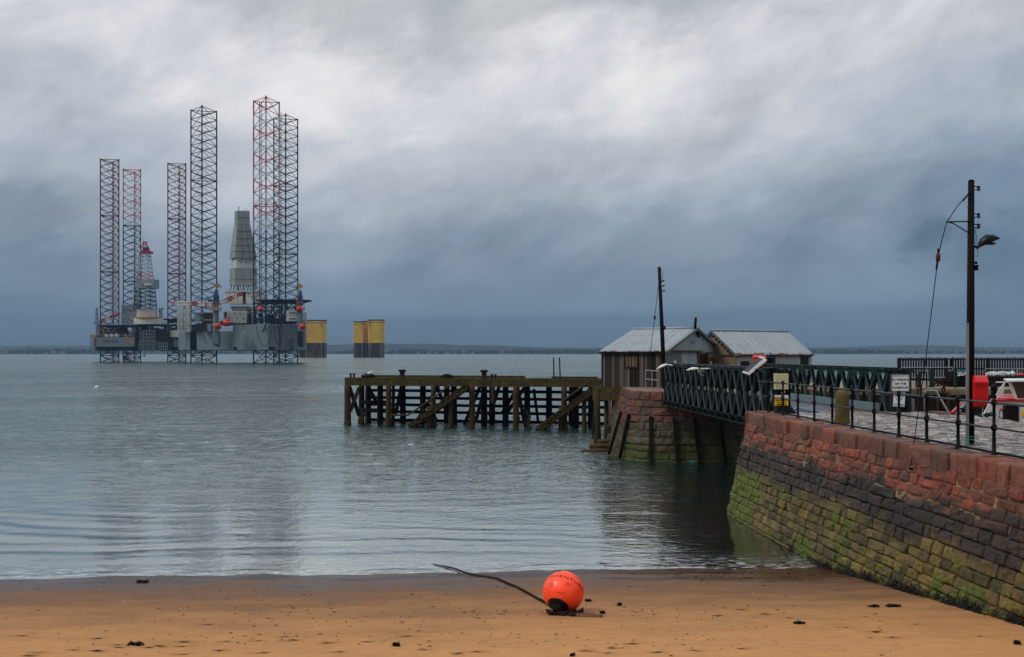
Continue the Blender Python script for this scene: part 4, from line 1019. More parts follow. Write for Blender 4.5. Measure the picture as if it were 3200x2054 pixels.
# ------------------------------------------------------------------ utility pole with lamp and stay
PX, PY = 10.66, 23.2
pole = thing('utility_pole', (PX, PY, DECK), 'tall dark timber utility pole with street lamp standing on the wet setts at right', 'utility pole')
def pz(py): return gz(py, PY)
def ppx(px): return gx(px, PY)
ztop = pz(566); TOPX = ppx(3035)
B = MB(); B.path([(ppx(3031), PY, DECK - .05), (ppx(3033), PY, (DECK + ztop) / 2), (TOPX, PY, ztop)], [.098, .086, .07], 14); B.path([(TOPX, PY, ztop), (TOPX, PY, ztop + .03)], [.075, .04], 14); B.build('post', m_wood_dark, pole, True)
B = MB(); B.box((ppx(3016), PY - .08, DECK), (ppx(3016) + .055, PY - .03, pz(1010))); B.build('conduit', m_galv, pole)
m_insul = M('brown_insulator', L('2a0f0d'), .2, var=.1, bump=0)
for py in (588, 673, 706):
    B = MB(); x0 = TOPX + .06; z = pz(py)
    B.bar((x0, PY - .02, z + .03), (x0 + .14, PY - .02, z + .03), .02, .02); B.bar((x0, PY - .02, z - .05), (x0 + .14, PY - .02, z - .05), .02, .02); B.tube((x0 + .1, PY - .02, z - .09), (x0 + .1, PY - .02, z + .06), .008, n=6)
    br = B.build('insulator_bracket', m_black, pole)
    B = MB(); B.lathe([(.02, -.05), (.045, -.045), (.045, -.02), (.025, -.01), (.025, .005), (.045, .015), (.045, .035), (.02, .04)], (x0 + .1, PY - .02, z - .01), n=12); B.build('insulator', m_insul, br, True)
B = MB(); xa = ppx(2954); z = pz(695)
B.tube((xa, PY - .05, z), (TOPX, PY - .05, pz(693)), .016, n=8); B.path([(ppx(2962), PY - .05, z - .01), (ppx(2975), PY - .05, pz(699)), (TOPX - .03, PY - .05, pz(733))], .013, 8); B.build('stay_arm', m_black, pole)
wall_hit = Vector(Q.at(Q.len, 0)) ; zst = pz(1467)
anch = None
for i in range(400):          # where the stay meets the face of the wall
    u = Q.len * i / 400; zz = 2.45; c_ = Q.at(u, zz, .02); pxx = 1600 + c_.x / c_.y * F
    if abs(c_.y - 25.3) < .06: anch = c_
anch = anch or Q.at(Q.len * .6, 2.45)
for z_ in [2.0 + .02 * k for k in range(60)]:
    for i in range(0, 400):
        u = U0 + 4 + 12 * i / 400; c_ = Q.at(u, z_, .03); q_ = (1600 + c_.x / c_.y * F, HZ + (EYE - c_.z) / c_.y * F)
        if abs(q_[0] - 2843) < 3 and abs(q_[1] - 1467) < 4: anch = c_
B = MB(); p0 = Vector((TOPX - .06, PY - .07, pz(601))); p1 = Vector((xa + .01, PY - .06, z)); mid = Vector((ppx(2940), PY + .15, pz(802)))
B.path([p0, p0.lerp(p1, .5) + Vector((-.02, 0, .02)), p1], .010, 6); B.path([p1, p1.lerp(mid, .5) + Vector((-.01, 0, 0)), mid], .010, 6); B.path([mid, mid.lerp(anch, .5) + Vector((.02, 0, -.03)), anch], .010, 6)
B.path([p0, p0.lerp(p1, .3)], .02, 6); B.path([mid + Vector((0, 0, .05)), mid + Vector((.004, 0, .2))], .022, 6); B.path([mid, mid.lerp(anch, .06)], .024, 6); B.tube(anch - Vector((.02, 0, 0)), anch + Vector((.06, 0, .0)), .03, n=6)
st_ = B.build('stay_wire', m_black, pole)
B = MB(); B.lathe([(.03, -.1), (.05, -.09), (.052, .07), (.03, .09)], mid, n=10); B.build('stay_insulator', M('insulator_red', L('5a120f'), .4, var=.2, bump=0), st_, True)
# street lamp: cobra head tipped upwards
B = MB(); l0 = Vector((ppx(3049), PY - .05, pz(778))); l1 = Vector((ppx(3118), PY - .1, pz(747)))
prof = [(0, .035, .035), (.12, .08, .075), (.3, .13, .14), (.55, .15, .17), (.8, .12, .12), (1, .02, .015)]
vs = []; K = 12
ax_ = (l1 - l0); up = Vector((-ax_.z, 0, ax_.x)).normalized()
for f, wd, ht in prof:
    c_ = l0 + ax_ * f + up * (.05 * sin(f * pi))
    for j in range(K):
        a = 2 * pi * j / K; k = ht if sin(a) > 0 else ht * .3
        vs.append(c_ + up * (k * sin(a)) + Vector((0, 1, 0)) * (wd * cos(a)))
B.add(vs, [(i * K + j, i * K + (j + 1) % K, (i + 1) * K + (j + 1) % K, (i + 1) * K + j) for i in range(5) for j in range(K)] + [tuple(range(K)), tuple(5 * K + j for j in range(K))[::-1]])
B.tube((TOPX, PY - .05, pz(769)), l0 + ax_ * .1, .032, n=8)
lh = B.build('lamp_head', M('lamp_shell', L('10161a'), .45, var=.2, bump=0), pole, True)
B = MB(); B.ball(l0 + ax_ * .55 - up * .015, .1, 10, 6, 0, (1.6, .9, .35)); B.build('lamp_glass', M('lamp_lens', L('2c363a'), .25, var=.1, bump=0), lh, True)
B = MB(); B.box((TOPX + .05, PY - .1, pz(846)), (TOPX + .12, PY, pz(829))); B.lathe([(.03, 0), (.035, .04), (.02, .06)], (TOPX + .09, PY - .05, pz(826)), n=8); B.build('junction_box', m_black, pole)
B = MB()
for k in range(9):
    z_ = pz(650 + k * 44); B.tube((ppx(3023.5) + k * -.004 - .04, PY - .03, z_), (ppx(3023.5) + k * -.004 + .02, PY - .03, z_), .009, n=5)
B.build('step_bolt', m_galv, pole)
B = MB(); B.path([(TOPX + .1, PY - .05, pz(712)), (TOPX + .07, PY - .06, pz(725)), (TOPX + .085, PY - .07, pz(740)), (TOPX + .075, PY - .07, pz(765))], .008, 5); B.path([(TOPX + .09, PY - .09, pz(778)), (TOPX + .12, PY - .09, pz(790)), (TOPX + .1, PY - .09, pz(805)), (TOPX + .08, PY - .09, pz(800))], .006, 5); B.build('lamp_cable', m_black, pole)
B = MB()
for k in range(5):
    a = 2 * pi * k / 5; B.path([(PX + .11 * cos(a), PY + .11 * sin(a), DECK + .1), (PX + .2 * cos(a + .4), PY - .1 + .2 * sin(a), DECK + .04), (PX + .34 * cos(a + .9), PY - .1 + .2 * sin(a + .5), DECK + .02)], .008, 5)
B.path([(PX + .105 * cos(k * .6), PY + .105 * sin(k * .6), DECK + .08 + k * .006) for k in range(24)], .011, 5)
o = B.build('rope_scrap', m_rope_teal); tag(o, 'teal rope end tied round the foot of the tall timber pole', 'rope')
# red lifebuoy housing on the pole
def buoy_housing(cx, cy, cz, w, h, dep, label, ang=0):
    R = Matrix.Rotation(ang, 4, 'Z')
    hs = thing('lifebuoy_housing', (cx, cy, cz), label, 'lifebuoy housing')
    prof = [(-h * .5, .62), (-h * .42, .72), (-h * .2, .82), (0, .85), (h * .2, .92), (h * .27, 1.0), (h * .31, 1.0), (h * .42, .72), (h * .5, .4)]
    B = MB(); vs = []
    for z, k in prof:
        ww = w / 2 * (1 if abs(z) < h * .35 else .93)
        for x, y in ((-ww, 0), (-ww, -dep * k * .75), (-ww * .82, -dep * k), (ww * .82, -dep * k), (ww, -dep * k * .75), (ww, 0)):
            vs.append(Vector((cx, cy, cz)) + R @ Vector((x, y, z)))
    n = len(prof); B.add(vs, [(i * 6 + j, i * 6 + (j + 1) % 6, (i + 1) * 6 + (j + 1) % 6, (i + 1) * 6 + j) for i in range(n - 1) for j in range(6)] + [(5, 4, 3, 2, 1, 0), tuple((n - 1) * 6 + j for j in range(6))])
    B.build('shell', m_red, hs)
    B = MB(); zz = h * .235; B.hexa([Vector((cx, cy, cz)) + R @ Vector(q) for q in ((-w * .47, -dep * .99, zz - .02), (w * .47, -dep * .99, zz - .02), (w * .5, -dep * .5, zz - .02), (-w * .5, -dep * .5, zz - .02), (-w * .47, -dep * 1.03, zz + .02), (w * .47, -dep * 1.03, zz + .02), (w * .5, -dep * .5, zz + .02), (-w * .5, -dep * .5, zz + .02))]); B.build('lid_lip', m_red, hs)
    B = MB(); B.bar(Vector((cx, cy, cz)) + R @ Vector((0, .02, -h * .4)), Vector((cx, cy, cz)) + R @ Vector((0, .02, h * .4)), .08, .04); B.build('bracket', m_black, hs)
    return hs
hs = buoy_housing(ppx(3058), PY - .02, pz(1222), .33, .72, .30, 'red moulded lifebuoy housing strapped to the tall timber pole', radians(-14))
B = MB(); B.path([(ppx(3065), PY - .1, pz(1270)), (ppx(3063), PY - .12, pz(1285)), (ppx(3060), PY - .15, pz(1296)), (ppx(3066), PY - .18, pz(1304))], .008, 5); B.path([(ppx(3074), PY - .1, pz(1265)), (ppx(3076), PY - .12, pz(1280)), (ppx(3072), PY - .12, pz(1290))], .008, 5); B.build('rope_tail', m_white, hs)

# blue hose end on the wall corner
B = MB(); c_ = Q.at(U0 - .6, DECK, -.35)
B.path([c_ + Vector((-.25, -.35, .03)), c_ + Vector((-.05, -.5, .14)), c_ + Vector((.2, -.75, .07)), c_ + Vector((.6, -.8, .04))], .03, 8)
o = B.build('blue_hose', m_rope_blue, smooth=True); tag(o, 'short light blue hose end lying on the far corner of the sandstone wall', 'hose')
# ------------------------------------------------------------------ panel bridge
m_brg = M('bridge_paint', L('1d2429'), .45, .15, var=.35, sc=1.5, bump=.05, c2=L('36424a'), c2r=(.58, .75), c2sc=2.5)
m_brgreen = M('bridge_green_paint', L('142825'), .55, .1, var=.4, sc=1.5, bump=.05, c2=L('284440'), c2r=(.55, .75), c2sc=2)
m_brend = M('bridge_light_edge', L('5d6a70'), .45, .2, var=.25)
BN, BF = 36.45, 52.9
def BXl(y): return 9.37 - (y - 36.3) * .0735
BW = 4.42
bz0, bz1 = 3.15, 5.17
br = thing('panel_bridge', (11, 44, 3.2), 'dark steel panel truss bridge spanning from the sandstone quay to the pier', 'bridge')
def truss(off, mat, mat2, yn, yf, name, nb):
    B = MB(); E = MB()
    for lay in (0, .42):
        fx = lambda y: BXl(y) + off + lay
        for z in (bz0 + .06, bz1 - .06):
            B.bar((fx(yn), yn, z), (fx(yf), yf, z), .12, .12); B.bar((fx(yn) - .05, yn, z + .075), (fx(yf) - .05, yf, z + .075), .22, .03)
        st = (yf - yn) / nb
        for i in range(nb):
            ya, yb = yn + i * st, yn + (i + 1) * st; ym = (ya + yb) / 2; zm = (bz0 + bz1) / 2 + .02
            for (y_, z_) in ((ya + .06, bz1 - .1), (yb - .06, bz1 - .1), (ya + .06, bz0 + .1), (yb - .06, bz0 + .1)):
                sg = 1 if y_ < ym else -1
                B.bar((fx(ym - sg * .06), ym - sg * .08, zm + (.13 if z_ > zm else -.13)), (fx(y_), y_, z_), .17, .10, up=(1, 0, 0))
                E.bar((fx(ym - sg * .06) - .075, ym - sg * .03, zm + (.13 if z_ > zm else -.13)), (fx(y_) - .075, y_ + sg * .04, z_), .05, .045, up=(1, 0, 0))
            E.bar((fx(ym) - .03, ym, zm - .22), (fx(ym) - .03, ym, zm + .22), .10, .07)
            if i % 3 == 0:
                B.bar((fx(ya), ya, bz0), (fx(ya), ya, bz1), .1, .1)
        B.bar((fx(yn), yn, bz0), (fx(yn), yn, bz1), .14, .14); B.bar((fx(yf), yf, bz0), (fx(yf), yf, bz1), .14, .14)
    t_ = B.build(name, mat, br); E.build('panel_edge', mat2, t_)
    return t_
T1 = truss(0, m_brg, m_brend, BN, BF, 'truss', 16)
T2 = truss(BW, m_brgreen, m_brend, 36.2, BF, 'truss', 15)
for T, off, m in ((T1, 0, m_brg), (T2, BW, m_brgreen)):
    B = MB(); y = BN
    while y < BF:
        B.bar((BXl(y) + off - .08, y, bz1 - .02), (BXl(y) + off - .08, y, bz1 + .06), .1, .12); B.bar((BXl(y) + off - .1, y, bz0 - .1), (BXl(y) + off - .1, y, bz0 + .05), .12, .1); y += 1.02
    B.bar((BXl(BN) + off - .12, BN, bz0 - .12), (BXl(BF) + off - .12, BF, bz0 - .12), .12, .06); B.bar((BXl(BN) + off + .2, BN, bz1 + .05), (BXl(BF) + off + .2, BF, bz1 + .05), .3, .06)
    B.build('chord_flange', m, T)
B = MB(); y = BN + .3
B.hexa([(BXl(BN) + .75, BN - .2, 3.5), (BXl(BN) + BW - .3, BN - .2, 3.5), (BXl(BF) + BW - .3, BF + .3, 3.5), (BXl(BF) + .75, BF + .3, 3.5), (BXl(BN) + .75, BN - .2, 3.66), (BXl(BN) + BW - .3, BN - .2, 3.66), (BXl(BF) + BW - .3, BF + .3, 3.66), (BXl(BF) + .75, BF + .3, 3.66)])
B.build('bridge_deck', M('bridge_deck', L('6e7378'), .35, var=.25, sc=1.2, bump=.2), br)
B = MB()
while y < BF:
    B.bar((BXl(y) - .15, y, bz0 - .02), (BXl(y) + BW + .6, y, bz0 - .02), .14, .26); y += 1.02
B.build('cross_girder', m_brg, br)
B = MB(); B.bar((BXl(BN) + BW - .42, BN - .1, 3.80), (BXl(BF) + BW - .42, BF, 3.80), .14, .30); B.bar((BXl(BN) + .8, BN - .1, 3.78), (BXl(BF) + .8, BF, 3.78), .14, .24); B.build('kerb', M('mesh_kerb', L('7d8f92'), .5, .2, var=.3, sc=8, bump=.6, bsc=60), br)
# green netting snagged along the right truss
B = MB(); rn = random.Random(4)
for k in range(420):
    y = rn.uniform(36.4, 52); z = bz1 - abs(rn.gauss(0, .12)); x = BXl(y) + BW - .12 + rn.uniform(-.05, .05)
    B.path([(x, y, z + .06), (x - .02, y + rn.uniform(-.3, .3), z + rn.uniform(-.1, .05)), (x, y + rn.uniform(-.6, .6), z + rn.uniform(-.14, .08))], .007, 3)
o = B.build('fishing_net', M('green_net', L('1c5a4c'), .8, var=.3, bump=0)); tag(o, 'frayed dark green netting snagged along the top of the right bridge truss', 'net')

# end posts with cabinet and warning sign
def panel(name, px0, px1, y0, y1, Y, mat, label, cat, dep=.03, frame=None, tilt=0.0):
    a = at((px0 + px1) / 2, (y0 + y1) / 2, Y); w_ = (px1 - px0) * Y / F; h_ = (y1 - y0) * Y / F
    h = thing(name, a - Vector((0, 0, h_ / 2)), label, cat)
    R = Matrix.Translation(a) @ Matrix.Rotation(tilt, 4, 'Y')
    B = MB(); B.hexa([R @ Vector(q) for q in ((-w_ / 2, 0, -h_ / 2), (w_ / 2, 0, -h_ / 2), (w_ / 2, dep, -h_ / 2), (-w_ / 2, dep, -h_ / 2), (-w_ / 2, 0, h_ / 2), (w_ / 2, 0, h_ / 2), (w_ / 2, dep, h_ / 2), (-w_ / 2, dep, h_ / 2))])
    p_ = B.build('board' if dep < .1 else 'box', mat, h)
    if frame:
        B = MB(); t_ = .035
        for q in (((-w_ / 2 - t_, -.01, -h_ / 2 - t_), (w_ / 2 + t_, dep + .01, -h_ / 2)), ((-w_ / 2 - t_, -.01, h_ / 2), (w_ / 2 + t_, dep + .01, h_ / 2 + t_)), ((-w_ / 2 - t_, -.01, -h_ / 2), (-w_ / 2, dep + .01, h_ / 2)), ((w_ / 2, -.01, -h_ / 2), (w_ / 2 + t_, dep + .01, h_ / 2))):
            C = MB(); C.box(*q); B.add([R @ v for v in C.v], C.f)
        B.build('frame', frame, h)
    return h, R, w_, h_
def sign_text(h, R, body, z, size, bold=0, x=0, mat=None, name='lettering'):
    return text_mesh(name, body, mat or m_ink, h, R @ Matrix.Translation((x, -.006, z)) @ Matrix.Rotation(pi / 2, 4, 'X'), size, bold)
GP = thing('gate_post', (gx(2430, 35.2), 35.2, DECK), 'pair of dark timber posts at the left bridge end carrying the cream cabinet', 'post')
B = MB()
for px in (2434, 2461): B.box((gx(px, 35.3) - .09, 35.25, DECK - .02), (gx(px, 35.3) + .09, 35.45, gz(1158, 35.3)))
for py in (1172, 1188, 1205, 1236, 1262): B.bar((gx(2426, 35.3), 35.35, gz(py, 35.3)), (gx(2466, 35.3), 35.35, gz(py, 35.3)), .05, .09)
B.build('post', m_wood_dark, GP)
B = MB(); B.box((gx(2428, 35.2), 35.15, DECK), (gx(2475, 35.2), 35.6, DECK + .22)); B.hexa([(gx(2475, 35.2), 35.15, DECK), (gx(2487, 35.2), 35.15, DECK), (gx(2487, 35.2), 35.6, DECK), (gx(2475, 35.2), 35.6, DECK), (gx(2475, 35.2), 35.15, DECK + .22), (gx(2479, 35.2), 35.15, DECK + .12), (gx(2479, 35.2), 35.6, DECK + .12), (gx(2475, 35.2), 35.6, DECK + .22)]); B.build('foot_block', m_darksteel, GP)
h, R, w_, h_ = panel('control_cabinet', 2423, 2464, 1168, 1217, 34.95, m_cream, 'cream steel control cabinet fixed to the posts above the yellow warning sign', 'cabinet', .22)
B = MB(); B.path([R @ Vector((.1, .1, -h_ / 2)), R @ Vector((.13, .1, -h_ / 2 - .12)), R @ Vector((.05, .1, -h_ / 2 - .16)), R @ Vector((.0, .1, -h_ / 2 - .1))], .012, 6); B.build('cable', m_white, h)
B = MB(); B.add([R @ v for v in [Vector(q) for q in ((w_ / 2 - .05, -.004, h_ / 2 - .14), (w_ / 2 - .01, -.004, h_ / 2 - .14), (w_ / 2 - .03, -.004, h_ / 2 - .10))]], [(0, 1, 2)]); B.build('hazard_sticker', m_yel, h)
B = MB(); B.box(R @ Vector((w_ / 2 - .004, .02, -.2)), R @ Vector((w_ / 2 + .012, .06, -.16))); B.box(R @ Vector((w_ / 2 - .004, .02, .14)), R @ Vector((w_ / 2 + .012, .06, .18))); B.build('hinge', m_galv, h)
h, R, w_, h_ = panel('warning_sign', 2421, 2463.5, 1235, 1268, 35.0, m_yel, 'yellow and white restricted access warning sign at the left bridge end', 'sign', .015)
B = MB(); C = MB(); C.box((-w_ / 2, -.004, h_ * .18), (w_ / 2, 0, h_ / 2)); B.add([R @ v for v in C.v], C.f); B.build('white_panel', m_sign, h)
B = MB(); B.add([R @ Vector(q) for q in ((-.075, -.007, h_ * .17), (.075, -.007, h_ * .17), (0, -.007, h_ * .5 - .01))], [(0, 1, 2)]); B.build('hazard_triangle', m_yel, h)
B = MB(); B.add([R @ Vector(q) for q in ((-.012, -.009, h_ * .24), (.012, -.009, h_ * .24), (.016, -.009, h_ * .42), (-.016, -.009, h_ * .42))], [(0, 1, 2, 3)])
for s in (-1, 1): B.add([R @ Vector(q) for q in ((s * .075, -.0085, h_ * .17), (s * .058, -.0085, h_ * .19), (0, -.0085, h_ * .44), (0, -.0085, h_ * .495))], [(0, 1, 2, 3) if s < 0 else (3, 2, 1, 0)])
B.build('hazard_mark', m_ink, h)
sign_text(h, R, 'RESTRICTED', .0, .078, .002); sign_text(h, R, 'ACCESS', -.075, .078, .002); sign_text(h, R, 'Monitored.', -.142, .074, .004)
# right-hand end frame and the two white notices
GP = thing('gate_post', (gx(2812, 36), 36.2, DECK), 'dark steel end frame at the right bridge end carrying two white notices', 'post')
B = MB()
for px in (2790, 2838): B.box((gx(px, 36.1) - .08, 36.0, DECK - .02), (gx(px, 36.1) + .08, 36.25, gz(1166, 36.1)))
for px in (2792, 2832): B.box((gx(px, 36.1) - .05, 36.0, gz(1166, 36.1)), (gx(px, 36.1) + .05, 36.15, gz(1151, 36.1)))
B.bar((gx(2778, 36.1), 36.1, gz(1158, 36.1)), (gx(2850, 36.1), 36.1, gz(1158, 36.1)), .1, .05); B.bar((gx(2786, 36.1), 36.1, gz(1166, 36.1)), (gx(2842, 36.1), 36.1, gz(1166, 36.1)), .1, .07); B.bar((gx(2786, 36.1), 36.1, gz(1270, 36.1)), (gx(2842, 36.1), 36.1, gz(1270, 36.1)), .07, .06)
B.build('frame', m_darksteel, GP)
h, R, w_, h_ = panel('parking_sign', 2788, 2839, 1173, 1221, 35.8, m_sign, 'large white NO PARKING ON THE HARBOUR sign on the right bridge end frame', 'sign', .02, m_galv)
sign_text(h, R, 'Cromarty Harbour Trust', h_ * .42, .055, 0); 
for b_, z_ in (('NO PARKING', .115), ('ON THE', -.03), ('HARBOUR', -.17)): sign_text(h, R, b_, z_, .112 if b_[0] == 'N' else .118, .003)
h, R, w_, h_ = panel('weight_limit_sign', 2792, 2828, 1225, 1271, 35.85, m_sign, 'smaller tilted white bridge weight limit notice hanging below the parking sign', 'sign', .012, None, radians(3))
for b_, z_ in (('BRIDGE', .21), ('WEIGHT', .105), ('LIMIT', 0), ('3', -.1), ('TONNES', -.205)): sign_text(h, R, b_, z_, .098, .001)

# ------------------------------------------------------------------ lamps on the truss
def bridge_lamp(p, d, ln, label, arm):
    """white shoe-box lamp pointing along d"""
    h = thing('bridge_lamp', p, label, 'lamp', 'white lamps on the bridge truss'); d = Vector(d).normalized(); u = Vector((0, 0, 1)) - d * d.z; u.normalize(); s_ = d.cross(u)
    B = MB(); vs = []; K = 10
    for f, wd, ht in ((0, .05, .05), (.15, .09, .10), (.5, .13, .12), (.8, .11, .06), (1, .06, .012)):
        for j in range(K):
            a = 2 * pi * j / K; vs.append(p + d * ln * f + s_ * wd * cos(a) + u * ht * (sin(a) if sin(a) > 0 else sin(a) * .25))
    B.add(vs, [(i * K + j, i * K + (j + 1) % K, (i + 1) * K + (j + 1) % K, (i + 1) * K + j) for i in range(4) for j in range(K)] + [tuple(range(K)), tuple(4 * K + j for j in range(K))]); B.build('lamp_head', m_white, h, True)
    B = MB(); B.tube(p, arm, .03, n=8); B.build('lamp_arm', m_white, h, True)
    return h
bridge_lamp(at(2086, 1140, 50.8), (-.92, 0, -.40), .62, 'leftmost white lamp head at the far end of the left truss', at(2105, 1143, 50.6))
h = bridge_lamp(at(2182, 1154, 44.8), (-1, 0, -.10), .55, 'second white lamp, on the long white tube along the top of the left truss', at(2305, 1147, 42.0))
B = MB(); p = at(2190, 1160, 44.6); B.box(p - Vector((.15, .05, .05)), p + Vector((.17, .05, .03))); B.box(p + Vector((-.1, -.03, .03)), p + Vector((.14, .05, .16))); B.build('sensor_unit', m_galv, h)
B = MB(); B.path([p + Vector((-.08, 0, -.05)), p + Vector((-.02, -.03, -.14)), p + Vector((.12, -.03, -.19))], .012, 5); B.build('cable', m_white, h)
h = bridge_lamp(at(2374, 1160, 37.9), (-1, 0, -.22), .58, 'rightmost white lamp, under the slanted panel near the cream cabinet', at(2400, 1155, 37.6))
pa, pb = at(2331, 1167, 37.6), at(2386, 1118, 37.6)
h = thing('solar_panel', (pa + pb) / 2, 'slanted white framed solar panel beside the red housing on the bridge', 'solar panel')
B = MB(); dd = (pb - pa).normalized(); nn = Vector((-dd.z, 0, dd.x)); s_ = Vector((0, 1, 0))
B.hexa([pa - s_ * .18, pa - nn * .1 - s_ * .2, pb - nn * .13 - s_ * .2, pb - s_ * .18, pa + s_ * .5 + nn * .05, pa - nn * .06 + s_ * .5, pb - nn * .06 + s_ * .5, pb + s_ * .5 + nn * .05]); B.build('frame', m_white, h)
B = MB(); o_ = nn * .012; B.add([pa + o_ - s_ * .15 + dd * .05, pa + o_ + s_ * .46 + nn * .05 + dd * .05, pb + o_ + s_ * .46 + nn * .05 - dd * .05, pb + o_ - s_ * .15 - dd * .05], [(0, 1, 2, 3)]); B.build('cell_face', m_darksteel, h)
B = MB(); m_ = (pa + pb) / 2; B.tube(m_ + s_ * .2, at(2380, 1148, 37.8), .02, n=6); B.tube(at(2379, 1148, 37.8), at(2379, 1170, 37.8), .035, n=8); B.build('mount', m_black, h)
hs = buoy_housing(gx(2369, 39.2), 39.2, gz(1125, 39.2), .50, .36, .34, 'red lifebuoy housing standing on the bridge truss behind the slanted solar panel', radians(10))
B = MB(); B.tube((gx(2384, 39.2), 39.3, gz(1140, 39.2)), (gx(2384, 39.2), 39.3, bz0 + .5), .03, n=8); B.build('stand', m_red, hs)
# ------------------------------------------------------------------ stone pier under the far bridge end
m_planks = M('weathered_planks', (.1, .09, .08), .85, var=.4, attr=True, sc=3, st=(7, 7, .7), bump=.6, bsc=9, bd=.012)
m_beam = M('mossy_beam', L('574e33'), .9, var=.75, sc=2.2, bump=.7, bsc=9, bd=.03, c2=L('6a6420'), c2r=(.58, .72), c2sc=1.1)
m_pile = M('mossy_pile', L('54482f'), .9, var=.45, sc=2.5, bump=.9, bsc=9, bd=.04, c2=L('5e321a'), c2r=(.56, .68), c2s=(1, 1, .5), c2sc=1.4)
m_pileb = M('dark_pile', L('17130e'), .85, var=.5, sc=2.5, bump=.9, bsc=8, bd=.04)
PT = 3.72
P_ = Wall([(6.9, 64), (6.55, 57), (6.55, 55.4), (6.75, 54.3), (7.2, 53.6), (7.9, 53.25), (9, 53.15), (15.0, 53.1), (15.9, 53.8), (16.2, 58)], PT, .27)
ul = P_.l[2] + 1.5
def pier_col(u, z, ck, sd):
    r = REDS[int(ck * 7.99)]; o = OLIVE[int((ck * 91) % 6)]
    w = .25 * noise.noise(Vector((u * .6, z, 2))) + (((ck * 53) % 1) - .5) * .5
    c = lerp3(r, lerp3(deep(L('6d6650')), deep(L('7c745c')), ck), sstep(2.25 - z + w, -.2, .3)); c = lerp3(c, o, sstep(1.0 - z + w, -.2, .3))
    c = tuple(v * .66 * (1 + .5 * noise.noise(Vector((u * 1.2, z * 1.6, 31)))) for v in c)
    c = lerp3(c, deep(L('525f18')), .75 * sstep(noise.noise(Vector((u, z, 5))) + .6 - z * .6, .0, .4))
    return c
sp = thing('stone_pier', (11, 58, 0), 'round ended red and green stone pier carrying the far end of the bridge', 'pier')
zs = [PT]; rnd = random.Random(9)
for h in (.5, .38, .42, .36, .4, .36, .38, .36, .4, .4, .45): zs.append(zs[-1] - h)
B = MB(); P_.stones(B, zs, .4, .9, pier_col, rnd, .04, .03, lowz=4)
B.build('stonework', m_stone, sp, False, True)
B = MB(); P_.sheet(B, -1.2, PT - .02, lambda u, z: -.05 + .02 * noise.noise(Vector((u * 2, z * 2, 0))), .3, 10); B.build('mortar', M('pier_mortar', L('6f6850'), .9, var=.4, sc=3, bump=.6), sp, True)
B = MB(); B.prism([(7.0, 72), (6.62, 57), (6.62, 55.4), (6.82, 54.4), (7.25, 53.72), (7.95, 53.4), (9, 53.3), (14.9, 53.3), (15.8, 54), (16.1, 58), (16.1, 72)], -1, PT - .03); B.build('pier_deck', M('pier_flags', L('8a7262'), .6, var=.35, sc=1.2, bump=.4), sp)
fender = None
for k, (u, zt_, zb_) in enumerate(((ul - 1.6, 2.5, .15), (ul - .3, 2.45, .1), (ul + .9, 2.4, .05), (ul + 1.95, 2.35, -.1), (ul + 3.0, 2.35, .05), (ul + 4.35, 2.1, -.05))):
    B = MB(); B.bar(P_.at(u + .12, zb_, .22), P_.at(u, zt_, .14), .15, .17, up=P_.at(u, zt_, 1) - P_.at(u, zt_, 0)); B.build('fender_timber', m_wood_dark, sp)
    if k in (3, 4):
        B = MB(); B.box(P_.at(u + .02, 1.62, .22) - Vector((.09, .1, .12)), P_.at(u + .02, 1.62, .26) + Vector((.09, .05, .1))); B.build('iron_strap', m_rust, sp)
for z in (2.05, .92):
    B = MB(); B.path([P_.at(ul - 1.7 + .25 * i, z - .03 * noise.noise(Vector((i * .5, z, 0))), .28) for i in range(24 if z < 1 else 9)] , .022, 6); B.build('chain_rail', m_wood_dark, sp)
B = MB(); c = P_.at(ul + 2.7, .05, .1)
for k in range(14): B.path([c + Vector((rnd.uniform(-.1, .1), 0, .12)), c + Vector((rnd.uniform(-.2, .2), -.05, rnd.uniform(-.1, .05))), c + Vector((rnd.uniform(-.3, .35), -.08, rnd.uniform(-.25, -.1)))], .014, 4)
o = B.build('rope_tangle', m_rope_teal); tag(o, 'teal rope tangle caught at the waterline on the stone pier', 'rope')
B = MB(); c = P_.at(ul + .55, 1.35, .18)
for k in range(6): B.path([c + Vector((0, 0, .05)), c + Vector((rnd.uniform(-.12, .1), -.05, rnd.uniform(-.18, -.05)))], .014, 4)
o = B.build('rope_tangle', m_rope_teal); tag(o, 'small teal rope scrap tied halfway up a fender timber of the stone pier', 'rope')
B = MB(); a = at(1905, 1342, 56.3); B.box(a + Vector((-.28, 0, -.25)), a + Vector((.1, .3, .2))); o = B.build('timber_block', m_beam); tag(o, 'mossy timber block wedged at the left edge of the stone pier', 'block')
B = MB()
for (x0, y0, z0, x1, y1, z1, r) in ((4.0, 57.6, .02, 6.0, 57.2, .12, .16), (4.6, 58.8, .25, 6.2, 58.2, .3, .15), (5.1, 59.6, .45, 6.3, 59.2, .5, .14), (2.3, 57.9, -.04, 4.1, 57.8, -.02, .07)):
    B.path([(x0, y0, z0), ((x0 + x1) / 2, (y0 + y1) / 2 + .05, (z0 + z1) / 2 + .03), (x1, y1, z1)], [r, r * 1.15, r * .8], 8)
o = B.build('fallen_timbers', m_pile, smooth=True); tag(o, 'weedy fallen timbers lying in the water left of the stone pier', 'timbers')

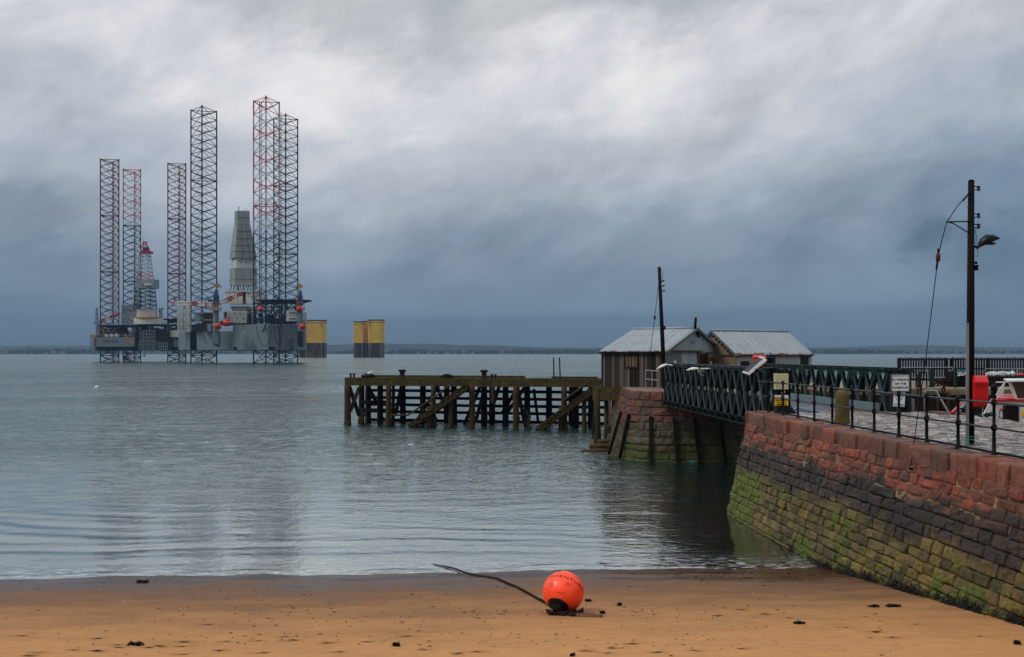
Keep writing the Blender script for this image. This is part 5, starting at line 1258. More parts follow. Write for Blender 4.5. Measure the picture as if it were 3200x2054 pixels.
def pole_rail(name, posts, zr, base, mat, parent_label, cat='railing', r=.028, group=None, top=True):
    h = thing(name, posts[0] + (base,), parent_label, cat, group)
    for x, y in posts:
        B = MB(); B.tube((x, y, base), (x, y, base + max(zr)), r, n=8); B.build('post', mat, h)
    for z in zr:
        B = MB(); B.path([(x, y, base + z) for x, y in posts], r * .95, 8); B.build('rail', mat, h)
    return h
pole_rail('hand_rail', [(gx(2017, 56.5), 56.5), (gx(2038, 54.6), 54.6), (gx(2060, 53.8), 53.8)], (1.08, .58), PT, m_galv, 'short grey pipe railing on top of the round stone pier end', r=.03)

# ------------------------------------------------------------------ weathered boathouse sheds
m_roof = M('pale_corrugated_iron', L('9aa3a9'), .5, .15, var=.18, sc=.8, bump=.05, c2=L('7a4030'), c2r=(.66, .78), c2sc=.9)
m_rustiron = M('rusty_roof_edge', L('6a3526'), .8, .1, var=.5, sc=3, c2=L('96a2a8'), c2r=(.5, .62), c2sc=2.2)
def frame_of(pxn, Yn, th): # local frame: e1 along long wall, e2 along gable
    n = Vector((gx(pxn, Yn), Yn, 0)); return n
def hitlen(n, d, px):
    # distance along d from n so that the point falls in photo column px
    k = (px - 1600) / F
    return (k * n.y - n.x) / (d.x - k * d.y)
def shed(n, el, eg, Ln, W, zb, ze, zr, wallmat, gmat, colw, colg, h, seamstep, rustseed, gable_top=True, over=.18):
    """n near corner; el long-wall direction, eg gable direction; builds walls of single boards and a corrugated roof"""
    up = Vector((0, 0, 1)); rn = random.Random(rustseed)
    def quad_board(B, p, d, nrm, w, z0, z1a, z1b, t, col):
        a = p; b = p + d * w
        B.add([a + up * z0, b + up * z0, b + up * z0 - nrm * .03, a + up * z0 - nrm * .03, a + up * z1a, b + up * z1b, b + up * z1b - nrm * .03, a + up * z1a - nrm * .03],
              [(3, 2, 1, 0), (4, 5, 6, 7), (0, 1, 5, 4), (1, 2, 6, 5), (2, 3, 7, 6), (3, 0, 4, 7)], 0, [col] * 8) if t == 0 else B.add([a + up * z0 + nrm * t, b + up * z0 + nrm * t, b + up * z0 - nrm * .03, a + up * z0 - nrm * .03, a + up * z1a + nrm * t, b + up * z1b + nrm * t, b + up * z1b - nrm * .03, a + up * z1a - nrm * .03],
              [(3, 2, 1, 0), (4, 5, 6, 7), (0, 1, 5, 4), (1, 2, 6, 5), (2, 3, 7, 6), (3, 0, 4, 7)], 0, [col] * 8)
    nl = Vector((el.y, -el.x, 0)); nl = nl if nl.dot(eg) < 0 else -nl       # outward of the long wall
    ng = Vector((eg.y, -eg.x, 0)); ng = ng if ng.dot(el) < 0 else -ng       # outward of the gable
    B = MB(); s = 0
    while s < Ln - .02:
        w = min(rn.uniform(.08, .14), Ln - s); quad_board(B, n + el * (s + .004), el, nl, w - .008, zb, ze, ze, rn.uniform(.004, .022), colw(rn)); s += w
    lw = B.build('long_wall', wallmat, h, color=True)
    B = MB(); s = 0
    def zt(s): return ze + (zr - ze) * (1 - abs(2 * s / W - 1)) - .03
    while s < W - .02:
        w = min(rn.uniform(.11, .16), W - s); quad_board(B, n + eg * (s + .003), eg, ng, w - .006, zb, zt(s), zt(s + w), rn.uniform(.002, .012), colg(rn)); s += w
    gw = B.build('gable_wall', gmat, h, color=True)
    B = MB()
    c = [n + el * .02 + eg * .02, n + el * (Ln - .02) + eg * .02, n + el * (Ln - .02) + eg * (W - .02), n + el * .02 + eg * (W - .02)]
    B.prism([(v.x, v.y) for v in c], zb, ze - .02); a_, b_ = n + eg * W / 2 + el * .02, n + eg * W / 2 + el * (Ln - .02)
    B.add([c[0] + up * (ze - .02), c[1] + up * (ze - .02), c[2] + up * (ze - .02), c[3] + up * (ze - .02), a_ + up * (zr - .04), b_ + up * (zr - .04)], [(0, 1, 5, 4), (2, 3, 4, 5), (1, 2, 5), (3, 0, 4)])
    B.build('inner_wall', m_wood_dark, h)
    # corrugated roof, one slope each side
    rf = None
    for side in (0, 1):
        B = MB(); vs = []; fs = []; step = .038; N = int((Ln + 2 * over) / step); sl = (zr - ze) / (W / 2)
        R_ = 7; o_ = over
        for i in range(N + 1):
            u = -over + i * step; seam = (u % seamstep) / seamstep
            cor = .011 * sin(u * 2 * pi / .115) + (.02 if seam < .07 else 0) + .010 * (1 - seam)
            for j in range(R_ + 1):
                q = -o_ + (W / 2 + o_) * j / R_; ed = .035 * (hsh(int(u / seamstep), side) ) if j == 0 else 0
                lat = q if side == 0 else W - q
                z = ze + sl * q + .05 + cor + (.012 * noise.noise(Vector((u, q, side))))
                lat += (ed if side == 0 else -ed)
                vs.append(n + el * u + eg * lat + up * z)
        for i in range(N):
            for j in range(R_):
                fs.append((i * (R_ + 1) + j, (i + 1) * (R_ + 1) + j, (i + 1) * (R_ + 1) + j + 1, i * (R_ + 1) + j + 1))
        B.add(vs, fs); rf = B.build('roof', m_roof, h)
        # rusted eave lip of every sheet
        B = MB(); u = -over
        while u < Ln + over - .05:
            w = min(seamstep, Ln + over - u); hh = rn.uniform(.04, .2)
            lat0 = -over - .005; lat1 = -over + hh
            pts = []
            for (uu, q) in ((u + .02, lat0), (u + w - .01, lat0), (u + w - .01, lat1 + rn.uniform(-.02, .05)), (u + .02, lat1)):
                pts.append(n + el * uu + eg * (q if side == 0 else W - q) + up * (ze + sl * q + .088))
            B.add(pts, [(0, 1, 2, 3)]); u += seamstep
        B.build('rusty_edge', m_rustiron, rf)
        B = MB(); u = 0.0
        while u < Ln:
            for q in (W * .17, W * .34):
                if rn.random() < .7:
                    B = MB(); p = n + el * (u + rn.uniform(0, .12)) + eg * ((q + rn.uniform(-.05, .05)) if side == 0 else W - q) + up * (ze + sl * q + .083); B.ball(p, .022, 6, 4); B.build('roof_bolt', m_black, rf)
            u += .3
    B = MB(); rp = [n + el * (-over) + eg * W / 2, n + el * (Ln + over) + eg * W / 2]
    B.path([rp[0] + up * (zr + .09), rp[0].lerp(rp[1], .33) + up * (zr + .10), rp[0].lerp(rp[1], .66) + up * (zr + .085), rp[1] + up * (zr + .09)], .07, 8); rc = B.build('ridge_cap', m_roof, h, True)
    B = MB()
    for sgn in (0, 1):
        e0 = n - el * (over + .02) + eg * (-over if sgn == 0 else W + over) + up * (ze - over * (zr - ze) / (W / 2) + .0); e1 = n - el * (over + .02) + eg * W / 2 + up * (zr + .03)
        B.bar(e0, e1, .05, .16)
    B.build('barge_board', m_greyboard, h)
    B = MB(); B.bar(n - el * .1 + nl * (over * .8) + up * (ze - .06), n + el * (Ln + .1) + nl * (over * .8) + up * (ze - .06), .07, .07); B.build('gutter', m_wood_dark, h)
    return lw, gw, nl, ng
m_greyboard = M('painted_grey_board', L('6c7478'), .7, var=.25, sc=3, bump=.2)
m_bluegrey = M('blue_grey_boards', (.2, .2, .2), .75, var=.18, attr=True, sc=2, st=(6, 6, .6), bump=.3, bsc=10, c2=L('4a4640'), c2r=(.66, .8), c2s=(5, 5, .6), c2sc=2)
def col_dark(r):
    k = r.random(); b = L('4a423e') if k < .45 else L('6e6a66') if k < .7 else L('2e2927') if k < .94 else L('5a4030')
    f = r.uniform(.8, 1.3); return tuple(x * f for x in deep(b))
def col_blue(r): f = r.uniform(.85, 1.12); return tuple(x * f for x in L('8f9fa6'))
def col_tan(r): f = r.uniform(.8, 1.15); return tuple(x * f for x in L('7a6a5a'))
def col_grey(r): f = r.uniform(.82, 1.12); return tuple(x * f for x in L('9ca4a6'))

th = radians(30); n = Vector((gx(2077, 60), 60, 0)); el = Vector((-cos(th), sin(th), 0)); eg = Vector((sin(th), cos(th), 0))
Ln = hitlen(n, el, 1879); W = hitlen(n, eg, 2254)
ze, zr = gz(1099, 60), gz(1026, 61.5); ZB = gz(1212, 60.3)
s1 = thing('boat_shed', (n.x, n.y, ZB), 'left timber shed with dark weathered plank side, pale blue gable and stovepipe', 'shed', 'boat sheds on the pier')
lw, gw, nl, ng = shed(n, el, eg, Ln, W, ZB, ze - .02, zr, m_planks, m_bluegrey, col_dark, col_blue, s1, .42, 3)
def wpt(d, nrm, px, py, off=.03):
    L_ = hitlen(n, d, px); p = n + d * L_ + nrm * off; return Vector((p.x, p.y, gz(py, p.y)))
def wrect(B, d, nrm, a, b, y0, y1, off, t, m=0):
    p, q = wpt(d, nrm, a, y1, off), wpt(d, nrm, b, y1, off); zt_, zb_ = wpt(d, nrm, a, y0, off).z, p.z
    p.z = q.z = 0; i = -nrm * t
    B.hexa([p + Vector((0, 0, zb_)), q + Vector((0, 0, zb_)), q + i + Vector((0, 0, zb_)), p + i + Vector((0, 0, zb_)), p + Vector((0, 0, zt_)), q + Vector((0, 0, zt_)), q + i + Vector((0, 0, zt_)), p + i + Vector((0, 0, zt_))], m)
m_brownframe = M('brown_frame', L('3f2b20'), .8, var=.3, sc=4, bump=.3)
m_board = M('boarding_ply', L('7d6c5a'), .85, var=.4, sc=3, st=(5, 5, 1), bump=.3)
B = MB(); wrect(B, el, nl, 1955, 1992, 1113, 1147, .035, .04); wn = B.build('window', m_board, s1)
B = MB()
for a, b, y0, y1 in ((1952, 1995, 1109.5, 1113.5), (1952, 1995, 1146, 1151), (1952, 1956, 1111, 1149), (1991, 1995, 1111, 1149), (1963.5, 1965, 1113, 1147), (1973, 1975, 1113, 1147), (1984, 1985.5, 1113, 1147)): wrect(B, el, nl, a, b, y0, y1, .06, .05)
B.build('window_frame', m_brownframe, wn)
B = MB(); wrect(B, eg, ng, 2182, 2209, 1107, 1142, .05, .08); dr = B.build('door', M('red_brown_door', L('4e2019'), .5, var=.2, sc=3), s1)
B = MB()
for a, b, y0, y1 in ((2178, 2182, 1102, 1142), (2209, 2212, 1105, 1142), (2174, 2224, 1101.5, 1104.5)): wrect(B, eg, ng, a, b, y0, y1, .08, .08)
B.build('door_frame', M('door_frame', L('5f4a34'), .7, var=.4, sc=4), dr)
B = MB()
for a, b, y0, y1 in ((2184.5, 2194, 1110, 1120), (2197, 2206.5, 1110, 1120), (2184.5, 2194, 1124, 1136), (2197, 2206.5, 1124, 1136)): wrect(B, eg, ng, a, b, y0, y1, .065, .03)
B.build('door_panel', M('door_panel', L('3d1712'), .45, var=.2), dr)
B = MB(); wrect(B, eg, ng, 2216, 2255, 1117, 1146, .05, .04); nb = B.build('name_board', M('name_board', L('5f4a1c'), .7, var=.2, sc=2), s1)
B = MB(); wrect(B, eg, ng, 2079, 2189, 1095, 1099.5, .18, .2); B.build('canopy_board', m_beam, s1)
B = MB()
wrect(B, eg, ng, 2160, 2172, 1066, 1068.5, .12, .12); wrect(B, eg, ng, 2160, 2167, 1068.5, 1072, .09, .06); B.build('gable_lamp', m_galv, s1)
B = MB(); wrect(B, eg, ng, 2082, 2128, 1103, 1140, .035, .03); B.build('boarded_hatch', m_greyboard, s1)
B = MB(); wrect(B, eg, ng, 2104, 2111, 1127, 1137, .05, .02); B.build('notice', m_sign, s1); B = MB(); wrect(B, eg, ng, 2218, 2222.5, 1129, 1140, .06, .02); B.build('notice', m_sign, s1)
tp = wpt(eg, ng, 2235, 1123, .07)
text_mesh('lettering', 'CROMARTY HARBOUR\nTRUST', M('sign_gold', L('c9a63a'), .5, var=.1), nb, plane_m(tp, eg, (0, 0, 1)), .105, .002)
B = MB(); p = n + eg * (W / 2) + el * .0; B.path([p + Vector((.25, 0, zr - .5)), p + Vector((.05, -.1, zr - .1)), p + Vector((-.02, -.12, zr + .12)), p + Vector((.03, -.12, gz(990, 63)))], .09, 9); B.build('stovepipe', m_black, s1, True)

# ---- shed two
n2 = Vector((gx(2303, 66), 66, 0)); th2 = radians(30); el2 = Vector((cos(th2), sin(th2), 0)); eg2 = Vector((-sin(th2), cos(th2), 0))
nn_, n = n, n2
L2 = hitlen(n2, el2, 2537); W2 = hitlen(n2, eg2, 2158)
s2 = thing('boat_shed', (n2.x, n2.y, PT), 'right timber shed with grey plank side, open dark doorway and long pale iron roof', 'shed', 'boat sheds on the pier')
lw2, gw2, nl2, ng2 = shed(n2, el2, eg2, L2, W2, PT - .05, gz(1109, 66), gz(1036, 67.5), m_bluegrey, m_planks, col_grey, col_tan, s2, .55, 8, over=.14)
B = MB(); wrect(B, el2, nl2, 2394, 2420, 1118, 1142, .035, .02); dw = B.build('doorway', M('dark_interior', (.004, .004, .006), .9, var=.1, bump=0), s2)
B = MB(); wrect(B, el2, nl2, 2412, 2420, 1120, 1142, .05, .02); B.build('blue_door', M('door_blue', L('1b2050'), .5, var=.1), dw)
B = MB()
for a, b, y0, y1 in ((2391, 2394, 1115, 1144), (2420, 2423, 1115, 1144), (2391, 2423, 1114.5, 1118)): wrect(B, el2, nl2, a, b, y0, y1, .05, .04)
B.build('door_frame', m_greyboard, dw)
B = MB(); wrect(B, el2, nl2, 2314, 2340, 1129, 1150, .035, .03); B.build('boarded_window', m_brownframe, s2)
B = MB(); wrect(B, el2, nl2, 2501, 2526, 1118, 1146, .045, .03); sdoor = B.build('side_door', m_bluegrey, s2)
B = MB(); wrect(B, el2, nl2, 2499, 2528, 1115, 1117.5, .07, .06); wrect(B, el2, nl2, 2501, 2512, 1120.5, 1122.5, .06, .02); B.build('hinge', m_rust, sdoor)
B = MB(); wrect(B, eg2, ng2, 2256, 2300, 1110, 1113, .06, .05)
for k in range(7):
    f = .1 + .12 * k; s_ = W2 / 2 * (1 - f); p = n2 + eg2 * s_ + ng2 * .06 - el2 * .1; z = gz(1109, 66) + (gz(1036, 67.5) - gz(1109, 66)) * (s_ / (W2 / 2)) - .17
    B.ball(p + Vector((0, 0, z)), .11, 7, 5, 0, (1, .4, 1))
B.build('scalloped_board', m_brownframe, s2)
n = nn_

# ------------------------------------------------------------------ platform below shed one and the timber jetty
pf = thing('shed_platform', (7, 62, 0), 'mossy timber and concrete platform under the left shed, beside the stone pier', 'platform')
a0 = nn_ + nl * .12 - el * .3; a1 = nn_ + nl * .12 + el * (Ln + .45)
B = MB(); B.bar(a0 + Vector((0, 0, ZB - .42)), a1 + Vector((0, 0, ZB - .42)), .5, .82); B.build('edge_beam', m_beam, pf)
B = MB(); q = [a0 + eg * .3, a1 + eg * .3, a1 + eg * (W + .4), a0 + eg * (W + .4)]; B.prism([(v.x, v.y) for v in q], ZB - .3, ZB - .01); B.build('platform_deck', m_beam, pf)
for f, m_, r in ((0, m_pile, .15), (.33, m_pileb, .2), (.6, m_pileb, .2), (.86, m_pile, .14)):
    p = a0.lerp(a1, f) + eg * .35; B = MB(); B.path([(p.x, p.y, -.6), (p.x, p.y, 1.2), (p.x, p.y, ZB - .3)], [r * 1.15, r * 1.05, r], 10); B.build('pile', m_, pf, True)
for k in range(6):
    p = a0.lerp(a1, .1 + .17 * k) + eg * 2.6; B = MB(); B.bar((p.x, p.y, -.5), (p.x, p.y, ZB - .3), .34, .34); B.build('pile', m_pileb, pf)
B = MB(); p = a1 - nl * (-.05); p = at(1866, 1300, 60.6); B.path([(p.x + .02, p.y, -.6), (p.x + .01, p.y, .8), (p.x, p.y, 2.2), (p.x - .02, p.y, ZB - .15)], [.24, .23, .2, .19], 9); B.build('corner_pile', m_pile, pf, True)
B = MB(); B.path([(p.x - .25, p.y - .1, 2.0), (p.x - .27, p.y - .12, 1.1), (p.x - .3, p.y - .12, .5)], [.05, .07, .02], 6); B.path([(p.x + .75, p.y - .4, ZB - .5), (p.x + .74, p.y - .42, 1.4), (p.x + .76, p.y - .42, -.2)], .03, 6); B.build('hanging_rope', m_weed, pf)

JA, JB = Vector((-13.15, 79.1, 0)), Vector((6.9, 74.1, 0))
jd = (JB - JA).normalized(); jn = Vector((jd.y, -jd.x, 0)); jn = jn if jn.y < 0 else -jn   # towards the beach
JT = 3.80
jt = thing('timber_jetty', (-3, 77, 0), 'long decayed mossy timber jetty on piles with two sets of steps', 'jetty')
def jpt(px, off=0):
    k = hitlen2(px, off); return JA + jd * k + jn * off
def hitlen2(px, off):
    k = (px - 1600) / F; o = JA + jn * off; return (k * o.y - o.x) / (jd.x - k * jd.y)
def jz(px, py, off=0): p = jpt(px, off); return Vector((p.x, p.y, gz(py, p.y)))
for (a, b, y0, y1, o_) in ((1080, 1478, 1181.5, 1205, .0), (1466, 1514, 1188, 1206.5, .06), (1513, 1630, 1184, 1209, .02), (1629, 1877, 1184, 1209.5, 0)):
    p, q = jz(a, y0, o_), jz(b, y0, o_); zt_ = (p.z + q.z) / 2; zb_ = zt_ - .62 if a != 1466 else zt_ - .5
    B = MB(); B.bar(p.xy.to_3d() + Vector((0, 0, (zt_ + zb_) / 2)), q.xy.to_3d() + Vector((0, 0, (zt_ + zb_) / 2)), .36, zt_ - zb_)
    B.build('edge_beam', m_beam, jt)
B = MB(); q = [JA - jn * .1, JB - jn * .1, JB - jn * 5.6, JA - jn * 5.6]; B.prism([(v.x, v.y) for v in q], JT - .36, JT - .04); B.build('jetty_deck', m_beam, jt)
B = MB(); B.bar(jz(1160, 1178, -2).xy.to_3d() + Vector((0, 0, JT + .08)), jz(1640, 1178, -2).xy.to_3d() + Vector((0, 0, JT + .08)), .3, .2); B.bar(jz(1725, 1178, -2).xy.to_3d() + Vector((0, 0, JT + .06)), jz(1868, 1178, -2).xy.to_3d() + Vector((0, 0, JT + .06)), .3, .18); B.build('kerb_timber', m_beam, jt)
rn = random.Random(12)
def jpile(px, off, r, m, ztop=3.3, zlow=-.6, lean=0):
    p = jpt(px, off); B = MB(); k = 7; pts = []; rr = []
    for i in range(k):
        f = i / (k - 1); z = zlow + (ztop - zlow) * f; pts.append((p.x + lean * f + .03 * noise.noise(Vector((px, z, 0))), p.y, z)); rr.append(r * (1.12 - .15 * f + .1 * noise.noise(Vector((px * .3, z * 2.2, 4)))))
    B.path(pts, rr, 9); B.build('pile', m, jt, True)
for px, r in ((1086, .26), (1214, .22), (1354, .20), (1475, .22), (1612, .22), (1763, .22)): jpile(px, .12, r, m_pile)
jpile(1229, -.2, .13, m_pileb); jpile(1409, .55, .17, m_pile, 2.5); jpile(1341, .55, .19, m_pile, 1.6); jpile(1826, .5, .17, m_pile, 2.6); jpile(1752, .5, .17, m_pile, 1.7); jpile(1541, .1, .15, m_pile, 3.3, 1.9); jpile(1896, .1, .18, m_pile)
for px in (1130, 1150, 1190, 1256, 1323, 1395, 1420, 1512, 1535, 1582, 1650, 1718, 1785, 1800, 1850, 1860): jpile(px + rn.uniform(-3, 3), -rn.choice((2.2, 3.6, 4.4)), .24, m_pileb)
for z in (2.62, 2.02, 1.44, .86, .16):      # planks of the wave screen along the back
    B = MB(); a, b = JA - jn * 4.9, JB - jn * 4.9; N = 26; 
    pts = [a.lerp(b, i / N) + Vector((0, 0, z + .02 * noise.noise(Vector((i, z, 0))))) for i in range(N + 1)]
    for i in range(N):
        w_ = .24 + (.07 * noise.noise(Vector((i * 1.3, z, 2))) if z < 1.2 else 0); B.bar(pts[i] - jd * .02, pts[i + 1] + jd * .02, .2, w_)
    B.build('wave_screen', m_pileb, jt)
for (a, b, y0, y1, o_) in ((1092, 1122, 1208, 1300, -.5), (1122, 1095, 1212, 1285, -.1), (1255, 1235, 1206, 1300, -2.5), (1150, 1180, 1206, 1265, -3), (1370, 1300, 1206, 1320, -3), (1365, 1400, 1206, 1300, -1.5), (1516, 1486, 1208, 1320, -.6), (1570, 1620, 1290, 1208, -2), (1617, 1640, 1210, 1325, -.3), (1640, 1585, 1210, 1290, -3), (1668, 1682, 1215, 1320, -3.5), (1500, 1450, 1208, 1330, -3), (1818, 1790, 1208, 1320, -2), (1560, 1530, 1208, 1300, -1.5)):
    B = MB(); B.bar(jz(a, y0, o_), jz(b, y1, o_), .22, .24); B.build('brace', m_pileb if o_ < -.2 else m_pile, jt)
for z, lo in ((1.75, 0), (1.1, 0)):
    B = MB(); B.bar(jz(1130, 1300, -2.4).xy.to_3d() + Vector((0, 0, z)), jz(1215, 1300, -2.4).xy.to_3d() + Vector((0, 0, z)), .25, .3); B.build('brace', m_pileb, jt)
def steps(pa, pb, rail):
    """pa top, pb bottom, straight flight with rough treads"""
    B = MB(); d = pb - pa; n_ = 11
    for o_ in (.0, .75): B.bar(pa + jn * o_, pb + jn * o_, .14, .42)
    for i in range(n_):
        c_ = pa + d * ((i + .5) / n_) + Vector((0, 0, .2)); w_ = .30; B.bar(c_ - jn * .05, c_ + jn * .82, w_, .12)
        B.bar(c_ + jn * .78 + Vector((0, 0, -.16)), c_ + jn * .82 + Vector((0, 0, -.16)), .3, .25)
    fl = B.build('stair_flight', m_pile, jt)
    B = MB(); rn = random.Random(int(pa.x * 10))
    for i in range(70):
        f = rn.uniform(.62, 1.06); c_ = pa + d * f + jn * rn.uniform(0, .85) + Vector((0, 0, rn.uniform(-.15, .25))); B.ball(c_, rn.uniform(.06, .16), 6, 4, 0, (1.3, 1, .8), .6, i)
    sg2 = B.build('seaweed_growth', m_weedg, fl); sg2['kind'] = 'stuff'
    B = MB(); B.path(rail, .075, 7); B.build('stair_rail', m_pile, fl)
m_weedg = M('olive_weed', L('4a4520'), .8, var=.5, sc=8, bump=.8, bsc=20, bd=.03)
steps(jz(1466, 1207, .15), jz(1290, 1333, .15), [jz(1434, 1184, 1.0), jz(1350, 1247, 1.0), jz(1276, 1297, 1.0), jz(1222, 1297, .6)])
steps(jz(1852, 1222, .15), jz(1694, 1338, .15), [jz(1850, 1188, 1.0), jz(1756, 1255, 1.0)])
B = MB()
for i in range(260):
    px = rn.choice((1086, 1214, 1354, 1475, 1612, 1763, 1130, 1320, 1650)) + rn.gauss(0, 4); o_ = rn.uniform(-3, .3); p = jpt(px, o_); B.ball((p.x, p.y, abs(rn.gauss(0, .5))), rn.uniform(.05, .14), 6, 4, 0, (1, 1, 1.3), .6, i)
sg2 = B.build('seaweed_growth', m_weedg, jt); sg2['kind'] = 'stuff'
# fittings on the jetty
def bollard(px, ytop, off, label):
    p = jpt(px, off); z = JT + .0; h_ = gz(ytop, p.y) - z; B = MB()
    B.lathe([(.33, 0), (.33, .05), (.20, .08), (.195, h_ - .22), (.24, h_ - .19), (.31, h_ - .14), (.33, h_ - .09), (.29, h_ - .03), (.15, h_)], (p.x, p.y, z - .02), n=16)
    o = B.build('bollard', m_rustd, smooth=True); tag(o, label, 'bollard', 'bollards on the jetty')
m_rustd = M('dark_rust_iron', L('35211d'), .8, var=.3, sc=5)
bollard(1257, 1154, -1.0, 'large rusty mushroom bollard near the middle of the left half of the jetty'); bollard(1513, 1155, -1.0, 'large rusty mushroom bollard right of the jetty middle, beside two small bollards')
for i, (px, lab) in enumerate(((1096, 'leftmost tiny bollard at the far left end of the jetty'), (1106, 'second tiny bollard at the far left end of the jetty'), (1537, 'tiny rusty bollard just right of the right large bollard'), (1548, 'tiny rusty bollard furthest right, second from the right large bollard'))):
    p = jpt(px, -.3); B = MB(); B.lathe([(.11, 0), (.08, .03), (.075, .25), (.12, .28), (.12, .33), (.04, .34)], (p.x, p.y, JT), n=10); o = B.build('small_bollard', m_rustd, smooth=True); tag(o, lab, 'bollard', 'tiny bollards on the jetty')
for px0, px1, lab in ((1730, 1731, 'left of the two thin rusty rods standing on the jetty near the shed'), (1748, 1751, 'right of the two thin rusty rods standing on the jetty near the shed')):
    p = jpt(px1, -.6); q = jpt(px0, -.6); B = MB(); B.tube((p.x, p.y, JT - .1), (q.x, q.y, gz(1118, q.y)), .05, n=8); o = B.build('iron_rod', m_rust); tag(o, lab, 'rod', 'rusty rods on the jetty')
p = jpt(1397, -.8); B = MB(); 
for k in range(3): B.path([(p.x + (.3 + .05 * k) * cos(a * pi / 10), p.y + .2 * sin(a * pi / 10), JT + .06 + .05 * k + .12 * max(0, sin(a * pi / 10)) ) for a in range(20)], .04, 5, closed=True)
B.box((p.x - .5, p.y - .1, JT), (p.x + .5, p.y + .2, JT + .08)); o = B.build('rope_coil', m_weed); tag(o, 'dark iron ring and rope coil lying on the jetty deck', 'rope coil')
p = jpt(1150, -.6); B = MB(); B.ball((p.x, p.y, JT + .1), .42, 10, 6, 0, (1.3, .8, .6), .5, 3); B.ball((p.x - .3, p.y, JT + .05), .25, 8, 5, 0, (1, 1, .7), .5, 4)
o = B.build('net_heap', m_pileb); tag(o, 'dark heap of netting beside a resting gull on the left jetty end', 'net heap')
def gull(p, label, s=1.0):
    h = thing('gull', p, label, 'bird')
    B = MB(); rings = [(-.30, .012, .05), (-.2, .05, .06), (-.08, .085, .08), (.05, .095, .10), (.15, .075, .14), (.2, .045, .20), (.23, .042, .25), (.28, .035, .27), (.31, .012, .265)]
    vs = []; K = 8
    for x, r, z in rings:
        for j in range(K):
            a = 2 * pi * j / K; vs.append(Vector(p) + Vector((x * s, r * cos(a) * s, (z + r * sin(a)) * s)))
    B.add(vs, [(i * K + j, i * K + (j + 1) % K, (i + 1) * K + (j + 1) % K, (i + 1) * K + j) for i in range(len(rings) - 1) for j in range(K)] + [tuple(range(K))[::-1], tuple((len(rings) - 1) * K + j for j in range(K))]); b_ = B.build('body', m_sign, h, True)
    B = MB()
    for sg in (-1, 1): B.ball(Vector(p) + Vector((-.08, sg * .07, .1)) * s, .16 * s, 8, 5, 0, (1.25, .28, .42))
    B.build('wing', M('gull_grey', L('6f7880'), .6, var=.1, bump=0) if 'gull_grey' not in bpy.data.materials else bpy.data.materials['gull_grey'], h, True)
    B = MB(); B.tube(Vector(p) + Vector((.3, 0, .265)) * s, Vector(p) + Vector((.37, 0, .25)) * s, .012 * s, .003 * s, n=6); B.build('beak', m_yel, h)
gull((p.x + .05, p.y - .45, JT + .18), 'white gull resting in front of the dark net heap on the jetty end', 1.25)
gp = Vector((gx(302, 163), 163, -.05))
B = MB(); B.ball(gp + Vector((0, 0, .12)), .32, 12, 8); f_ = B.build('mooring_float', m_sign, smooth=True); tag(f_, 'small white mooring float out on the open water left of the rigs reflection', 'float')
B = MB(); q = at(255, 1215, 158); q.z = 0; B.ball(q, .22, 10, 7, 0, (1.3, 1, .8)); f_ = B.build('mooring_float', M('float_red', L('7a1f1c'), .5, var=.1), smooth=True); tag(f_, 'tiny dark red float on the water left of the white float', 'float')
B = MB(); q = at(1050, 1211, 164); q.z = 0; B.ball(q + Vector((0, 0, .08)), .16, 10, 7); f_ = B.build('mooring_float', M('float_pink', L('b07a6a'), .5, var=.1), smooth=True); tag(f_, 'tiny pinkish float on the water left of the jetty end', 'float')
q = at(451, 1113, 1500); h = thing('channel_buoy', (q.x, 1500, 0), 'tiny dark channel buoy far out between the rig legs', 'buoy')
B = MB(); B.lathe([(2.2, -.5), (2.2, 1.2), (.8, 1.6), (.5, 5), (.9, 5.2), (.1, 7)], (q.x, 1500, 0), n=10); B.build('body', m_rgreen, h)

# leaning pole at the far bridge end
Yp = 57.2; lp = thing('leaning_pole', (gx(2074, Yp), Yp, PT), 'slightly leaning dark timber pole with stay beside the left shed', 'utility pole')
B = MB(); b0 = Vector((gx(2077, Yp), Yp, PT)); b1 = at(2060, 835, Yp); B.path([b0, b0.lerp(b1, .5), b1], [.135, .115, .09], 12); B.build('post', m_wood_dark, lp, True)
B = MB(); s0 = b0.lerp(b1, .93); mid = at(2046, 993, 57.6); B.path([s0, mid, at(2033, 1094, 58.3), at(2016, 1213, 59.0)], .016, 5); B.lathe([(.02, -.12), (.06, -.08), (.06, .08), (.02, .12)], mid, n=8)
B.path([b1 + Vector((.03, 0, 0)), b1 + Vector((.18, 0, -.25)), b1 + Vector((.2, 0, -.7)), b1 + Vector((.1, 0, -.9))], .012, 4); B.build('stay_wire', m_black, lp)
B = MB()
for f in (.84, .88, .80): B = MB(); c_ = b0.lerp(b1, f); B.tube(c_, c_ + Vector((.2, -.05, .02)), .02, n=5); B.ball(c_ + Vector((.2, -.05, .04)), .06, 7, 5); B.build('insulator', m_black, lp)
B = MB(); c_ = b0.lerp(b1, .5); B.box(c_ + Vector((.05, -.1, -.1)), c_ + Vector((.2, .05, .1))); B.build('fuse_box', m_black, lp)
LETTER_SIGN = -1
